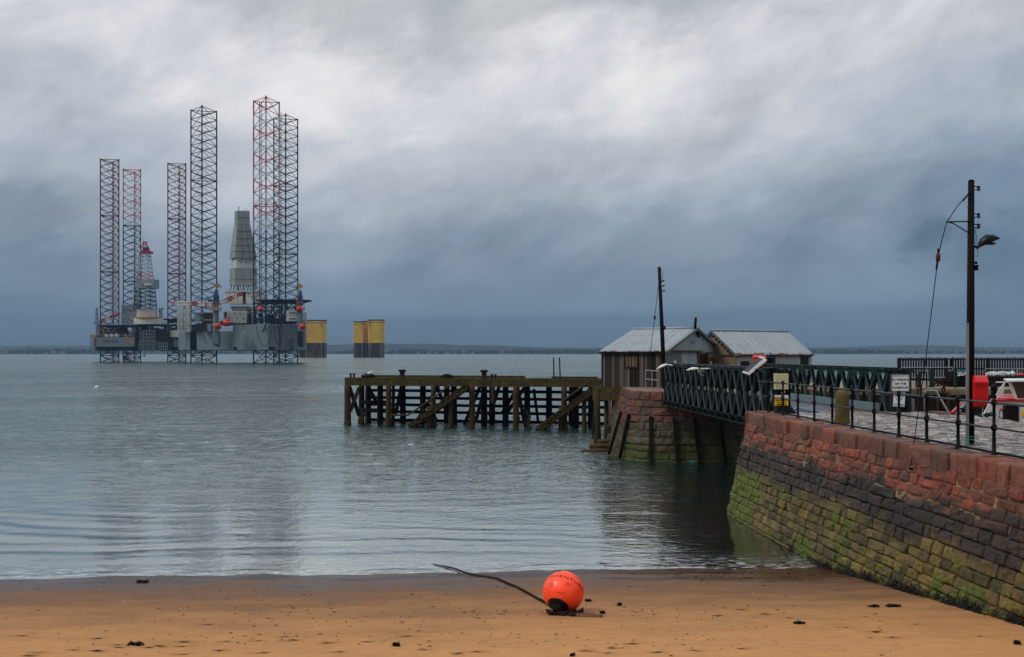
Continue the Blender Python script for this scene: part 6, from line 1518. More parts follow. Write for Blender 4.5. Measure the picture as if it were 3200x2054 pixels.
# ------------------------------------------------------------------ harbour arm on the right with slat fence
AZ = 3.42
ha = thing('breakwater', (32, 70, 0), 'far harbour arm of stained stone with flat deck behind the inner basin', 'pier')
m_arm = M('stained_masonry', L('3a3226'), .9, var=.5, sc=.9, bump=.8, bsc=6, bd=.06, c2=L('191a14'), c2r=(.5, .62), c2sc=.8)
B = MB(); B.prism([(16.15, 60), (17.5, 66.6), (60, 66.6), (60, 80), (16.15, 80)], -1, AZ - .45); B.build('arm_wall', m_arm, ha)
B = MB(); rnd = random.Random(77); x = 17.4
while x < 50:
    w_ = rnd.uniform(.9, 1.6); slab(B, [(x + .01, 66.5), (x + w_ - .01, 66.5), (x + w_ - .01, 67.6), (x + .01, 67.6)], AZ - .46, AZ, rnd, lerp3(L('7a6a48'), L('8c7e5c'), rnd.random()), .03); x += w_
B.build('coping', m_stone, ha, True, True)
B = MB(); B.prism([(16.15, 60.2), (17.4, 67.6), (60, 67.6), (60, 80), (16.15, 80)], AZ - .449, AZ - .02); B.build('arm_deck', M('arm_deck', L('8c8470'), .8, var=.35, sc=.8, bump=.4), ha)
m_slat = M('fence_slats', L('33241e'), .8, var=.4, sc=2, st=(6, 6, .8), bump=.3)
FY = 77.0
def slat_fence(p0, p1, label, low=()):
    h = thing('slat_fence', (gx(p0, FY), FY, AZ), label, 'fence', 'timber slat fences on the harbour arm')
    zt_, zb_ = gz(1117.5, FY), gz(1190, FY); x = gx(p0, FY); x1 = gx(p1, FY); pitch = .2015; B = MB()
    while x < x1 - .05:
        dz = rnd.uniform(-.02, .02); B.box((x, FY - .02, zb_ + dz), (x + .138, FY + .01, zt_ + dz)); x += pitch
    B.build('slats', m_slat, h)
    for zz in (gz(1124, FY), gz(1153, FY), gz(1186, FY)):
        B = MB(); B.box((gx(p0, FY) - .05, FY + .012, zz - .06), (x1 + .02, FY + .08, zz + .06)); B.build('rail', m_slat, h)
    n_ = max(2, int((x1 - gx(p0, FY)) / 2.4) + 1)
    for i in range(n_):
        xx = gx(p0, FY) + (x1 - gx(p0, FY)) * i / (n_ - 1); B = MB(); B.box((xx - .09, FY + .085, AZ - .05), (xx + .09, FY + .25, zt_ - .05)); B.build('post', m_slat, h)
slat_fence(2811, 2960, 'left length of dark vertical slat fence on the far harbour arm, ending at the gap')
slat_fence(2975, 3330, 'right length of dark vertical slat fence behind the tall pole, running out of view')
B = MB(); B.box((gx(2960, FY), FY, gz(1125, FY)), (gx(2975, FY), FY + .05, gz(1122, FY))); B.box((gx(2960, FY), FY, gz(1155, FY)), (gx(2975, FY), FY + .05, gz(1151, FY))); o = B.build('fence_gap_rail', m_slat); tag(o, 'two dark rails bridging the gap between the slat fences', 'fence rail')
def arm_rail(pxs, yr, Y, label):
    ps = [(gx(p, Y), Y) for p in pxs]; z = gz(yr, Y) - AZ
    return pole_rail('guard_rail', ps, (z, z * .45), AZ - .02, m_galv, label, 'railing', .035, 'galvanised guard rails on the harbour arm')
arm_rail((2816, 2896, 2977), 1148, 72.5, 'thin pale guard rail in front of the left slat fence')
arm_rail((3079, 3180, 3290), 1152, 71.5, 'thin pale guard rail behind the white net bags at far right')
def hoop(pa, pb, ytop, Y, label, mat, base=None, r=.05):
    base = AZ - .05 if base is None else base; zt_ = gz(ytop, Y); xa, xb = gx(pa, Y), gx(pb, Y); h = thing('ladder_hoop', (xa, Y, base), label, 'hand rail', 'hoop hand rails by the inner basin')
    B = MB(); B.path([(xa, Y, base), (xa, Y, zt_ - .15), (xa + .05, Y, zt_ - .03), (xa + .15, Y, zt_), (xb - .15, Y, zt_), (xb - .05, Y, zt_ - .03), (xb, Y, zt_ - .15), (xb, Y, base)], r, 8); B.build('hoop', mat, h, True)
    B = MB(); B.tube((xa, Y, base), (xa, Y, base + .03), .1, n=10); B.tube((xb, Y, base), (xb, Y, base + .03), .1, n=10); B.build('foot_plate', mat, h)
hoop(2841, 2863, 1162, 67.3, 'left grey hoop rail on the harbour arm edge by the parking sign', m_rustd); hoop(2873, 2896, 1163, 67.0, 'right rusty hoop rail on the harbour arm edge', m_rustd)
B = MB(); B.box((gx(2908, 68.5), 68.5, AZ - .05), (gx(2918.5, 68.5), 68.75, gz(1153, 68.5))); B.box((gx(2908, 68.5) - .03, 68.45, AZ - .05), (gx(2918.5, 68.5) + .03, 68.8, AZ + .12)); o = B.build('mooring_bollard', m_darksteel); tag(o, 'dark square mooring bollard left of the rusty chain heap', 'bollard', 'square bollards on the harbour arm')
B = MB(); B.box((gx(2984, 67.8), 67.8, AZ - .05), (gx(2991, 67.8), 68.0, gz(1153, 67.8))); o = B.build('mooring_bollard', m_darksteel); tag(o, 'dark square mooring bollard in front of the dark crate', 'bollard', 'square bollards on the harbour arm')
def chain(B, pts, ln, r, rnd=None):
    """links threaded along a line of points"""
    d = [0]
    for a, b in zip(pts[:-1], pts[1:]): d.append(d[-1] + (Vector(b) - Vector(a)).length)
    n_ = int(d[-1] / (ln * .72))
    for k in range(n_ + 1):
        u = d[-1] * k / n_; i = 0
        while i < len(pts) - 2 and d[i + 1] < u: i += 1
        a, b = Vector(pts[i]), Vector(pts[i + 1]); p = a.lerp(b, (u - d[i]) / max(1e-6, d[i + 1] - d[i])); t = (b - a).normalized()
        s = t.cross(Vector((0, 0, 1))); s = s.normalized() if s.length > .05 else Vector((1, 0, 0)); v = t.cross(s)
        ax2 = (s if k % 2 else v); an = .5 if k % 2 == 0 else 0; ax2 = (ax2 * cos(an) + t.cross(ax2) * sin(an)).normalized()
        w_ = ln * .36; h_ = ln / 2
        B.path([p + t * h_ * cos(q * pi / 4) + ax2 * w_ * sin(q * pi / 4) for q in range(8)], r, 5, closed=True)
B = MB(); rnd = random.Random(5)
for k in range(7):
    x0 = gx(2925 + k * 6, 70); chain(B, [(x0 + rnd.uniform(-.3, .3), 70 + rnd.uniform(-.5, .6), AZ + .1 + rnd.uniform(0, .25)), (x0 + rnd.uniform(.2, .7), 70 + rnd.uniform(-.5, .5), AZ + .25 + rnd.uniform(0, .25)), (x0 + rnd.uniform(.7, 1.2), 70, AZ + .1)], .3, .05)
o = B.build('chain_heap', m_rust); tag(o, 'heap of big rusty chain on the harbour arm deck left of the dark crate', 'chain')
B = MB(); chain(B, [(gx(2949, 66.2), 66.25, AZ + .15), (gx(2949, 66.2), 66.2, AZ - .3), (gx(2948, 66.2), 66.25, .6)], .32, .045); B.tube((gx(2949, 66.6), 66.6, AZ - .05), (gx(2949, 66.6), 66.6, AZ + .3), .09, n=8); o = B.build('hanging_chain', m_rust); tag(o, 'rusty chain hanging down the wall of the far harbour arm', 'chain')
lad = thing('iron_ladder', (gx(2873, 66.3), 66.3, 0), 'rusty iron ladder on the wall of the far harbour arm under the right hoop', 'ladder')
B = MB()
for px in (2869, 2878): B.tube((gx(px, 66.3), 66.35, -.3), (gx(px, 66.3), 66.35, AZ + .9), .045, n=6)
B.build('stiles', m_rust, lad)
for k in range(13): B = MB(); B.tube((gx(2869, 66.3), 66.35, k * .3), (gx(2878, 66.3), 66.35, k * .3), .03, n=5); B.build('rung', m_rust, lad)
for px in (2940, 2935, 2803, 2960): 
    B = MB(); B.box((gx(px, 66.3) - .12, 66.2, -.5), (gx(px, 66.3) + .12, 66.45, AZ - .3)); B.build('fender_timber', m_pile, ha)
cr = thing('storage_crate', (gx(3005, 69), 69, AZ), 'dark slatted crate with white lettering, half hidden behind the tall pole', 'crate')
B = MB(); x0, x1 = gx(2978, 69), gx(3032, 69); zt_ = gz(1161, 69)
for k in range(5): z = AZ + (zt_ - AZ) * k / 5; B.box((x0, 69, z + .01), (x1, 69.05, z + (zt_ - AZ) / 5 - .01)); B.box((x0 - .02, 69.05, z + .01), (x0 + .02, 70.2, z + (zt_ - AZ) / 5 - .01))
B.box((x0 + .03, 69.06, AZ), (x1, 70.2, zt_ - .05)); bx_ = B.build('box', m_black, cr)
text_mesh('lettering', 'INVA', m_sign, bx_, plane_m((gx(3002, 69), 68.97, gz(1168.5, 69)), (1, 0, -.05), (.05, 0, 1)), .36, .01)
B = MB(); B.path([(gx(2990 + k, 69), 68.97, gz(1173.5 + 1.4 * sin(k * .35), 69)) for k in range(22)], .025, 4); B.build('emblem', m_sign, bx_)
B = MB()
for k in range(40): a = Vector((rnd.uniform(x0 + .2, x1 - .4), rnd.uniform(69.1, 70), zt_ + rnd.uniform(-.02, .05))); B.path([a, a + Vector((rnd.uniform(-.2, .2), rnd.uniform(-.2, .2), rnd.uniform(0, .12))), a + Vector((rnd.uniform(-.4, .4), rnd.uniform(-.2, .2), 0))], .02, 4)
o = B.build('net_pile', m_rope_teal); tag(o, 'teal rope pile lying on top of the dark lettered crate', 'rope')
pl_ = thing('pallet_stack', (gx(3130, 70), 70, AZ), 'long dark stack of slatted pallets at far right under white bags', 'pallets')
B = MB(); x0, x1 = gx(3079, 70), gx(3290, 70); z0, z1 = AZ, gz(1176, 70)
k = x0
while k < x1: B.box((k, 69.9, z0), (k + .09, 70, z1 - .05)); k += .14
B.box((x0, 70.02, z0), (x1, 71, z1 - .08)); B.box((x0, 69.88, z1 - .12), (x1, 71, z1)); B.build('boards', m_slat, pl_)
m_bag = M('white_bags', (.62, .63, .64), .6, var=.3, sc=6, bump=.8, bsc=12, bd=.05)
for k, lab in enumerate(('leftmost white plastic bag on the dark pallets', 'second white plastic bag from the left on the dark pallets', 'third white plastic bag from the left on the dark pallets', 'fourth white plastic bag from the left on the dark pallets', 'fifth white plastic bag from the left on the dark pallets', 'rightmost white plastic bag on the dark pallets')):
    B = MB(); c_ = Vector((gx(3096 + k * 14.5, 70), 70.3, z1 + .12)); B.ball(c_, .2, 12, 8, 0, (1.0, .9, .85 + .15 * (k % 2)), .7, k); B.ball(c_ + Vector((.12, -.05, .08)), .11, 8, 6, 0, (1, 1, 1), .7, k + 9)
    o = B.build('plastic_bag', m_bag); tag(o, lab, 'bag', 'white bags on the pallets')
B = MB(); c_ = Vector((gx(3193, 70), 70.2, z1 + .1)); B.ball(c_, .16, 10, 7, 0, (1.8, .8, .6)); o = B.build('orange_float', m_rorange, smooth=True); tag(o, 'orange float lying on the pallets at the right picture edge', 'float')

# ------------------------------------------------------------------ things on the inner edge of the near quay
hr = thing('pipe_handrail', (gx(2890, 35.3), 35.3, DECK), 'bent grey pipe handrail at the steps on the inner quay edge', 'hand rail')
B = MB(); ya, yb = 35.3, 34.2
B.path([(gx(2889, ya), ya, DECK), (gx(2889, ya), ya, gz(1228, ya)), (gx(2890.5, ya), ya, gz(1223, ya)), (gx(2895, ya), ya, gz(1221.5, ya)), (gx(2920, ya), ya, gz(1221, ya)), (gx(2926, ya), ya, gz(1224, ya)), (gx(2970, yb), yb, DECK - .02)], .033, 10); B.build('pipe', m_galv, hr, True)
for q in ((gx(2889, ya), ya, gz(1225, ya)), (gx(2926, ya), ya, gz(1223, ya))): B = MB(); B.ball(q, .05, 10, 7); B.build('elbow', m_galv, hr, True)
B = MB(); B.tube((gx(2889, ya), ya, DECK - .01), (gx(2889, ya), ya, DECK + .025), .08, n=10); B.build('foot_plate', m_galv, hr, True)
gw_ = thing('gangway', (gx(2995, 34.5), 34.5, DECK), 'small gangway with red tube and grey rail behind the railing, left of the tall pole', 'gangway')
B = MB(); B.tube(at(2974, 1291, 34.2), at(3004, 1262, 35.6), .05, n=8); B.ball(at(3004, 1262, 35.6), .07, 8, 6); B.build('tube', m_red, gw_)
B = MB(); B.bar(at(2988, 1297, 34.0), at(3016, 1258, 35.8), .05, .1); B.path([at(3005, 1262, 35.4), at(3008, 1252, 35.5), at(3014, 1249, 35.6), at(3018, 1262, 35.7)], .015, 5); B.build('side_rail', m_galv, gw_)
B = MB(); c_ = at(3006, 1289, 34.6); B.path([c_ + Vector((.13 * cos(k * pi / 8), .02, .13 * sin(k * pi / 8))) for k in range(16)], .035, 7, closed=True); B.ball(c_, .05, 8, 5); B.build('wheel', m_black, gw_)
B = MB(); B.prism([(gx(2925, 35), 35.6), (gx(2985, 35), 34.6), (gx(2985, 35) + .1, 33.9), (gx(2925, 35), 34.9)], DECK - .02, DECK + .07); o = B.build('landing_board', m_board); tag(o, 'brown landing board lying at the foot of the pipe handrail', 'board')
sg_ = thing('edge_light', (gx(2842, 37), 37, DECK), 'pale box with small orange light behind the weight limit notice', 'light')
B = MB(); B.box((gx(2844, 37), 36.9, 2.9), (gx(2855, 37), 37.1, gz(1247, 37))); B.build('box', m_galv, sg_)
B = MB(); B.bar(at(2838, 1257, 36.8), at(2844, 1249, 36.8), .06, .06); B.build('lamp_lens', m_rorange, sg_)
B = MB(); B.bar(at(2838, 1272, 36.8), at(2848, 1256, 36.8), .03, .05); B.build('bracket', m_galv, sg_)

# ------------------------------------------------------------------ fishing boat at the inner quay
YB = 34.2
bt = thing('fishing_boat', (17.6, YB, 0), 'white and red fishing boat moored behind the quay at the right picture edge', 'boat')
m_boatw = M('boat_white', (.68, .7, .71), .4, var=.08, c2=L('8c7a60'), c2r=(.64, .75), c2s=(1, 1, .2), c2sc=1.5)
def b_at(px, py, dy=0): return at(px, py, YB + dy)
m_boath = M('boat_hull_blue', L('16243a'), .4, var=.15)
B = MB(); vs = []; secs = [(-5.5, .1, 2.7), (-4.2, 1.1, 2.5), (-2, 1.7, 2.35), (0, 1.85, 2.3), (3, 1.75, 2.3), (5, 1.5, 2.4)]
for dy, hw, zt_ in secs:
    cx = 18.0
    for x, z in ((-hw, zt_), (-hw * .92, .9), (-hw * .5, -.5), (hw * .5, -.5), (hw * .92, .9), (hw, zt_)): vs.append((cx + x, YB + 1 - dy, z))
B.add(vs, [(i * 6 + j, i * 6 + j + 1, (i + 1) * 6 + j + 1, (i + 1) * 6 + j) for i in range(5) for j in range(5)] + [(30, 31, 32, 33, 34, 35)] + [(i * 6, (i + 1) * 6, (i + 1) * 6 + 5, i * 6 + 5) for i in range(5)]); B.build('hull', m_boath, bt, True)
xl, xr = gx(3096, YB), gx(3290, YB); z0, zc = 2.2, gz(1254, YB); xlb = gx(3070, YB) - .3
B = MB(); B.hexa([(xlb - .35, YB, z0), (xr, YB, z0), (xr + 1.6, YB + 3.2, z0), (xlb + 1.3, YB + 3.2, z0), (xl, YB, zc), (xr, YB, zc), (xr + 1.6, YB + 3, zc), (xl + 1.5, YB + 3, zc)]); cab = B.build('cabin', m_boatw, bt)
B = MB(); B.box((gx(3134, YB), YB - .03, z0), (gx(3183, YB), YB + .02, gz(1268, YB))); dd_ = B.build('door', M('boat_door_dark', L('140c0a'), .6, var=.2), bt)
B = MB(); B.box((gx(3133, YB), YB - .05, z0), (gx(3142, YB), YB - .032, gz(1267, YB))); B.box((gx(3142, YB), YB - .05, gz(1270, YB)), (gx(3184, YB), YB - .032, gz(1267, YB))); B.build('door_frame', m_brownframe, dd_)
B = MB(); B.hexa([(xl - .06, YB - .07, zc), (xr, YB - .07, zc), (xr + 1.6, YB + 3.1, zc), (xl + 1.5, YB + 3.1, zc), (xl + .0, YB - .07, zc + .05), (xr, YB - .07, zc + .08), (xr + 1.6, YB + 3.1, zc + .08), (xl + 1.56, YB + 3.1, zc + .05)]); B.box((gx(3143, YB), YB - .08, zc + .05), (gx(3172, YB), YB + 1.0, gz(1246.5, YB))); B.build('red_coaming', m_red, bt)
B = MB(); p1, p2 = gx(3183, YB), gx(3290, YB); zr_ = gz(1193, YB); zb_ = gz(1246, YB)
def pil(a, b): B.bar(a, b, .07, .09)
pil((gx(3179, YB), YB + .1, zb_), (gx(3160, YB), YB + .1, zr_)); pil((gx(3179, YB) + 1.1, YB + 2.3, zb_), (gx(3160, YB) + 1.1, YB + 2.3, zr_)); B.box((gx(3179, YB), YB + .06, zb_ - .1), (p2, YB + .14, zb_)); B.box((gx(3240, YB), YB + .06, zb_), (gx(3250, YB), YB + .14, zr_)); B.build('wheelhouse_frame', m_boatw, bt)
B = MB(); B.hexa([(gx(3143, YB), YB - .15, zr_), (p2, YB - .15, zr_), (p2 + 1.2, YB + 2.6, zr_), (gx(3143, YB) + 1.2, YB + 2.6, zr_), (gx(3145, YB), YB - .15, zr_ + .04), (p2, YB - .15, zr_ + .06), (p2 + 1.2, YB + 2.6, zr_ + .06), (gx(3145, YB) + 1.2, YB + 2.6, zr_ + .04)]); B.build('wheelhouse_roof', m_boatw, bt)
mg, t = newmat('wheelhouse_glass'); gb = t.n('ShaderNodeBsdfPrincipled', i={'Base Color': (.03, .04, .04, 1), 'Roughness': .05, 'Transmission Weight': .35}); t.n('ShaderNodeOutputMaterial', i={'Surface': gb.outputs[0]})
B = MB(); B.hexa([(gx(3181, YB), YB + .09, zb_), (p2, YB + .09, zb_), (p2, YB + .11, zb_), (gx(3181, YB), YB + .11, zb_), (gx(3163, YB), YB + .09, zr_), (p2, YB + .09, zr_), (p2, YB + .11, zr_), (gx(3163, YB), YB + .11, zr_)]); B.build('window', mg, bt)
B = MB()
for (a, b, y0, y1) in ((3113, 3139, 1236, 1196), (3115, 3133, 1246, 1229), (3139, 3131, 1196, 1246), (3112, 3165, 1195, 1195), (3128, 3165, 1234, 1234), (3136, 3158, 1215, 1215), (3117, 3136, 1240, 1214)):
    B.tube(b_at(a, y0, .3), b_at(b, y1, .3), .022, n=7)
B.build('deck_rail', m_boatw, bt)
B = MB(); B.box((gx(3121, YB), YB - .035, gz(1304, YB)), (gx(3131, YB), YB - .005, gz(1284, YB))); np_ = B.build('notice', m_sign, bt)
B = MB()
for r_ in range(3):
    c_ = b_at(3123.5, 1286.5 + r_ * 7.5, -.04); B.ball(c_, .03, 8, 5, 0, (1, .3, 1))
B.build('notice_symbol', M('sign_blue', L('1f3f8a'), .5, var=.1, bump=0), np_)
B = MB(); B.box((gx(3193, YB), YB - .035, gz(1302, YB)), (gx(3212, YB), YB - .005, gz(1283, YB))); B.build('warning_label', m_yel, bt)
B = MB(); B.box((gx(3124, YB), YB - .1, gz(1282, YB)), (gx(3132, YB), YB - .006, gz(1277, YB))); B.build('red_lamp_box', m_red, bt)
B = MB(); B.tube(b_at(3105, 1246, .5), b_at(3106, 1212, .5), .09, n=9); B.ball(b_at(3106, 1211, .5), .12, 10, 7); B.path([b_at(3103, 1211, .5), b_at(3105, 1203, .5), b_at(3109, 1204, .5), b_at(3108, 1215, .5)], .025, 6); B.build('winch_post', m_black, bt)
B = MB(); B.path([b_at(3062, 1305, -.5), b_at(3070, 1302, -.4), b_at(3094, 1254, -.05)], .02, 6); B.build('mooring_line', m_white, bt)
B = MB(); 
for k in range(26): a = b_at(3082, 1304, -1.2) + Vector((rnd.gauss(0, .1), rnd.gauss(0, .1), 0)); a.z = DECK + abs(rnd.gauss(0, .05)) + .02; B.path([a, a + Vector((rnd.uniform(-.15, .15), rnd.uniform(-.1, .1), rnd.uniform(0, .06))), a + Vector((rnd.uniform(-.2, .2), rnd.uniform(-.1, .1), 0))], .018, 4)
o = B.build('net_bundle', M('dark_green_net', L('1f4038'), .8, var=.3)); tag(o, 'small bundle of dark green net on the inner quay edge before the boat', 'net')

# ------------------------------------------------------------------ mooring buoy and chain on the sand
bp = sandpt(1757, 1914); BR = .405; bc = Vector((gx(1761, bp.y), bp.y + .05, 0)); bc.z = sand_z(bc.x, bc.y) + BR * .97
by = thing('mooring_buoy', (bc.x, bc.y, bc.z - BR), 'round orange mooring buoy with black nose lying on the wet sand', 'buoy')
nose = Vector((-.36, -.80, -.62)).normalized()
m_or = M('buoy_orange', L('ff6238'), .42, var=.12, sc=5, bump=.05, c2=L('9a3018'), c2r=(.56, .68), c2s=(1, 1, 2.6), c2sc=5)
B = MB(); B.lathe([(BR * sin(pi * k / 24) if k else .001, BR * -cos(pi * k / 24) * 1.0) for k in range(25)], bc, -nose, 40); B.build('body', m_or, by, True)
m_nose = M('black_rubber', (.012, .012, .014), .28, var=.3, sc=6, bump=.1)
B = MB(); B.lathe([(BR * sin(a) * 1.012, BR * cos(a) * 1.012) for a in [radians(q) for q in (32, 28, 24, 20)]] + [(.115, BR * .96), (.085, BR * 1.05), (.06, BR * 1.13), (.05, BR * 1.19), (.02, BR * 1.2)], bc, nose, 32)
ns = B.build('nose_cone', m_nose, by, True)
B = MB(); s_ = nose.cross(Vector((0, 0, 1))).normalized(); u_ = s_.cross(nose)
for k in range(8):
    a = 2 * pi * k / 8; r_ = s_ * cos(a) + u_ * sin(a); B.path([bc + nose * BR * .965 + r_ * .12, bc + nose * BR * 1.06 + r_ * .092, bc + nose * BR * 1.15 + r_ * .065], [.012, .016, .012], 6)
B.build('rib', m_nose, ns, True)
B = MB(); tip = bc + nose * BR * 1.2; B.path([tip + (s_ * cos(q * pi / 6) + nose * sin(q * pi / 6)) * .06 for q in range(12)], .017, 7, closed=True); B.build('shackle', m_chain, ns, True)
# hand painted name round the top of the buoy
cu = bpy.data.curves.new('nm', 'FONT'); cu.body = 'OVENTURE'; cu.size = 1; cu.offset = .006; cu.space_character = 1.12; cu.align_y = 'CENTER'; cu.resolution_u = 2
to = bpy.data.objects.new('nm', cu); COL.objects.link(to); bpy.context.view_layer.update(); me = bpy.data.meshes.new_from_object(to.evaluated_get(bpy.context.evaluated_depsgraph_get())); bpy.data.objects.remove(to)
import bmesh
bm_ = bmesh.new(); bm_.from_mesh(me); bmesh.ops.triangulate(bm_, faces=bm_.faces[:])
for _ in range(2): bmesh.ops.subdivide_edges(bm_, edges=[e for e in bm_.edges if e.calc_length() > .12], cuts=1); bmesh.ops.triangulate(bm_, faces=[f for f in bm_.faces if len(f.verts) > 3])
wT = max(v.co.x for v in bm_.verts)
axT = (-nose)
e1 = (Vector((0, 0, 1)) - axT * axT.z).normalized(); e2 = axT.cross(e1)
B = MB(); lat0 = radians(6); vs = []
for v in bm_.verts:
    lon = (v.co.x / wT - .5) * 2.05 + .42; lat = lat0 + v.co.y * .21
    d = (e1 * cos(lon) - e2 * sin(lon)) * cos(lat) + axT * sin(lat)
    if LETTER_SIGN < 0: d = (e1 * cos(lon) + e2 * sin(lon)) * cos(lat) + axT * sin(lat)
    vs.append(bc + d.normalized() * (BR + .003))
B.add(vs, [tuple(v.index for v in f.verts) for f in bm_.faces]); bm_.free()
B.build('lettering', M('faded_paint', L('3a1410'), .7, var=.4, sc=20, bump=0), by)
# chain from the buoy to the water
cp = [(1728, 1903), (1700, 1888), (1672, 1868), (1640, 1852), (1610, 1838), (1580, 1823), (1556, 1813), (1520, 1806), (1480, 1800), (1450, 1793), (1420, 1785), (1390, 1781), (1362, 1778), (1343, 1773)]
for_min = lambda v: Vector((v.x, v.y, max(v.z, .01)))
pts = [tip + Vector((-.02, -.03, -.03))] + [for_min(sandpt(px, py)) + Vector((.02 * sin(i * 1.9), .05 * sin(i * 2.3), .03)) for i, (px, py) in enumerate(cp)]
pts[-1].z = -.03; pts[-2].z = .008; pts[-3].z = .02
B = MB(); chain(B, pts, .072, .0085); o = B.build('mooring_chain', m_chain, smooth=True); tag(o, 'long dark rusty chain running over the sand from the buoy to the water', 'chain')
q = [sandpt(px, py) + Vector((0, 0, .035)) for px, py in ((1712, 1917), (1722, 1922), (1740, 1918), (1752, 1924), (1770, 1920), (1782, 1925), (1798, 1917), (1808, 1922), (1818, 1912))]
B = MB(); chain(B, q, .12, .018); chain(B, [v + Vector((.05, -.06, .01)) for v in q[:6]], .12, .018); o = B.build('loose_chain', m_chain, smooth=True); tag(o, 'loose heap of dark heavy chain in front of the orange buoy', 'chain')
c_ = sandpt(1832, 1926); B = MB(); B.ball(c_, .3, 16, 9, 0, (1.1, .5, .13), .5, 5); B.ball(c_ + Vector((-.25, .1, 0)), .2, 12, 7, 0, (1.1, .5, .14), .5, 8); o = B.build('sand_heap', ms, smooth=True, color=True); tag(o, 'small disturbed heap of sand right of the loose chain', 'sand heap')

# ------------------------------------------------------------------ seaweed
def weed(px, py, wpx, label, seed):
    wpx *= .68; p = sandpt(px, py); w_ = wpx * p.y / F / 2; rr = random.Random(seed); B = MB()
    for k in range(int(30 + wpx * 1.2)):
        c_ = p + Vector((rr.gauss(0, .45) * w_, rr.gauss(0, .35) * w_ * .8, 0)); c_.z = sand_z(c_.x, c_.y) + rr.uniform(0, .025)
        a = rr.uniform(-.9, .9) + rr.choice((0, pi)); ln = w_ * rr.uniform(.25, .7); d = Vector((cos(a), sin(a) * .6, 0)); s_ = Vector((-d.y, d.x, 0)) * rr.uniform(.012, .03); z1 = rr.uniform(.005, .035)
        q = [c_, c_ + d * ln * .5 + Vector((0, 0, z1)), c_ + d * ln + Vector((0, 0, rr.uniform(-.02, .02)))]
        B.add([q[0] - s_, q[0] + s_, q[1] + s_ * 1.5 + Vector((0, 0, .01)), q[1] - s_ * 1.5, q[2] + s_ * .4, q[2] - s_ * .4], [(0, 1, 2, 3), (3, 2, 4, 5)])
    for k in range(4): c_ = p + Vector((rr.gauss(0, .4) * w_, rr.gauss(0, .3) * w_ * .7, 0)); c_.z = sand_z(c_.x, c_.y); B.ball(c_, w_ * .3, 9, 5, 0, (1.3, .7, .14), .8, k + seed)
    o = B.build('seaweed_clump', m_weed); tag(o, label, 'seaweed', 'seaweed clumps on the sand')
for i, a in enumerate(((2496, 1950, 46, 'dark ragged seaweed clump alone on the open sand right of the buoy'), (2733, 1898, 40, 'seaweed clump near the wall foot, left of the trailing one'), (2792, 1896, 60, 'long trailing seaweed clump nearest the foot of the sandstone wall'), (448, 1820, 54, 'long dark seaweed clump beside the waterline at left'), (1237, 2019, 34, 'seaweed clump at the bottom edge of the sand, left of the buoy'), (425, 2017, 60, 'ragged seaweed clump among the hollows at bottom left'), (1838, 1881, 26, 'small seaweed clump just behind and right of the buoy'), (1882, 1918, 26, 'small dark seaweed clump right of the sand heap'), (1936, 1892, 20, 'smallest seaweed clump, up the beach right of the buoy'), (1788, 2052, 22, 'seaweed scrap cut by the bottom picture edge below the buoy'), (3180, 2012, 30, 'seaweed scrap in the bottom right corner'))): weed(*a, i + 3)
rr = random.Random(99); B = MB()
def scrap(px, py, w_):
    p = sandpt(px, py); p.z += .008; k = w_ * p.y / F
    a = rr.uniform(-.3, .3); d = Vector((cos(a), sin(a), 0)) * k; s_ = Vector((-sin(a), cos(a), 0)) * k * rr.uniform(.12, .3)
    h_ = Vector((0, 0, rr.uniform(.006, .02)))
    B.add([p - d, p - s_ + h_ * .3, p + d * rr.uniform(.7, 1.1), p + s_ + h_ * .3, p + h_], [(0, 1, 4), (1, 2, 4), (2, 3, 4), (3, 0, 4)])
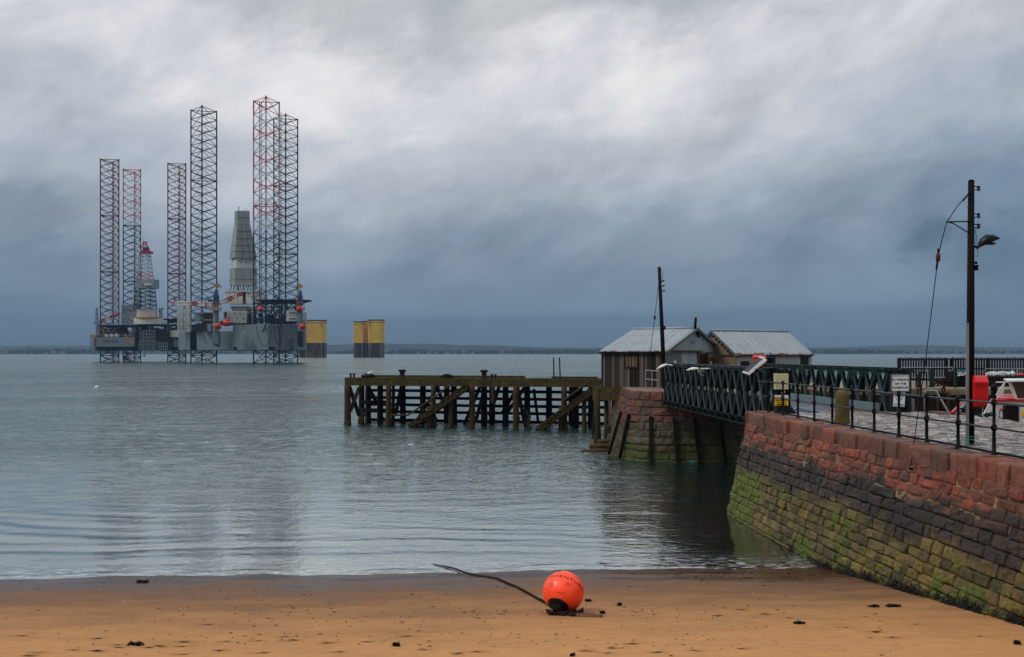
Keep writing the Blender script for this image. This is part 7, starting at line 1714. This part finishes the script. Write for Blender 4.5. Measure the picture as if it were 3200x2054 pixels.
for k in range(420):
    px = rr.uniform(0, 2900); py = 1830 + 225 * rr.random() ** 1.0
    if rr.random() < .45: px = rr.choice((900, 1100, 700, 1550, 1650, 1900, 2150)) + rr.gauss(0, 110); py = rr.choice((1905, 1915, 1925, 1990, 2010, 1940)) + rr.gauss(0, 9)
    if py > 2053 or px < 0: continue
    if px > 1950 and py > 1800 + (3200 - px) * 0 and py < 1790 + (px - 2550) * .27: continue
    scrap(px, py, rr.choice((3, 4, 4, 5, 6, 7, 9, 12)) * .9)
for px, py in prints:
    scrap(px + rr.uniform(-12, 12), py + rr.uniform(-1, 1), rr.uniform(12, 26))  # dark flakes laid in the footprints stand for their shade
for k in range(120): scrap(2380 + rr.gauss(0, 160), 1795 + rr.gauss(0, 9) + 8, rr.uniform(3, 9))
o = B.build('weed_and_shade_flakes', m_weed); tag(o, 'scattered dark flecks of seaweed and driftwood over the sand, plus flakes for footprint shade', 'seaweed', None, 'stuff')
B = MB(); shell = M('shell_white', (.6, .58, .52), .5, var=.1, bump=0)
for k in range(36): p = sandpt(rr.uniform(100, 2600), rr.uniform(1840, 2050)); B.ball(p + Vector((0, 0, .008)), rr.uniform(.006, .014), 6, 4, 0, (1.2, 1, .6))
o = B.build('shell_fragments', shell); tag(o, 'tiny white shell fragments scattered over the sand', 'shells', None, 'stuff')
# weed hanging along the foot of the wall
B = MB(); u = 11.0 + U0
for k in range(2600):
    u = rr.uniform(U0 + 8, Q.len - 4); base = sand_z(Q.at(u, .3).x, Q.at(u, .3).y); z = max(base, -.1) + abs(rr.gauss(0, .10)) + .02
    if noise.noise(Vector((u * .8, 0, 3))) < -.15 and rr.random() < .8: continue
    a = Q.at(u, z, .02 + rr.uniform(0, .03)); b = Q.at(u + rr.uniform(-.08, .08), max(base + .01, z - rr.uniform(.05, .2)), rr.uniform(.03, .14)); s_ = Vector((rr.uniform(-.01, .01), rr.uniform(.008, .025), 0))
    B.add([a - s_, a + s_, b + s_ * .6, b - s_ * .6], [(0, 1, 2, 3)])
o = B.build('wall_weed', m_weed); tag(o, 'dark fringe of wet weed hanging along the foot of the harbour wall', 'seaweed', None, 'stuff')
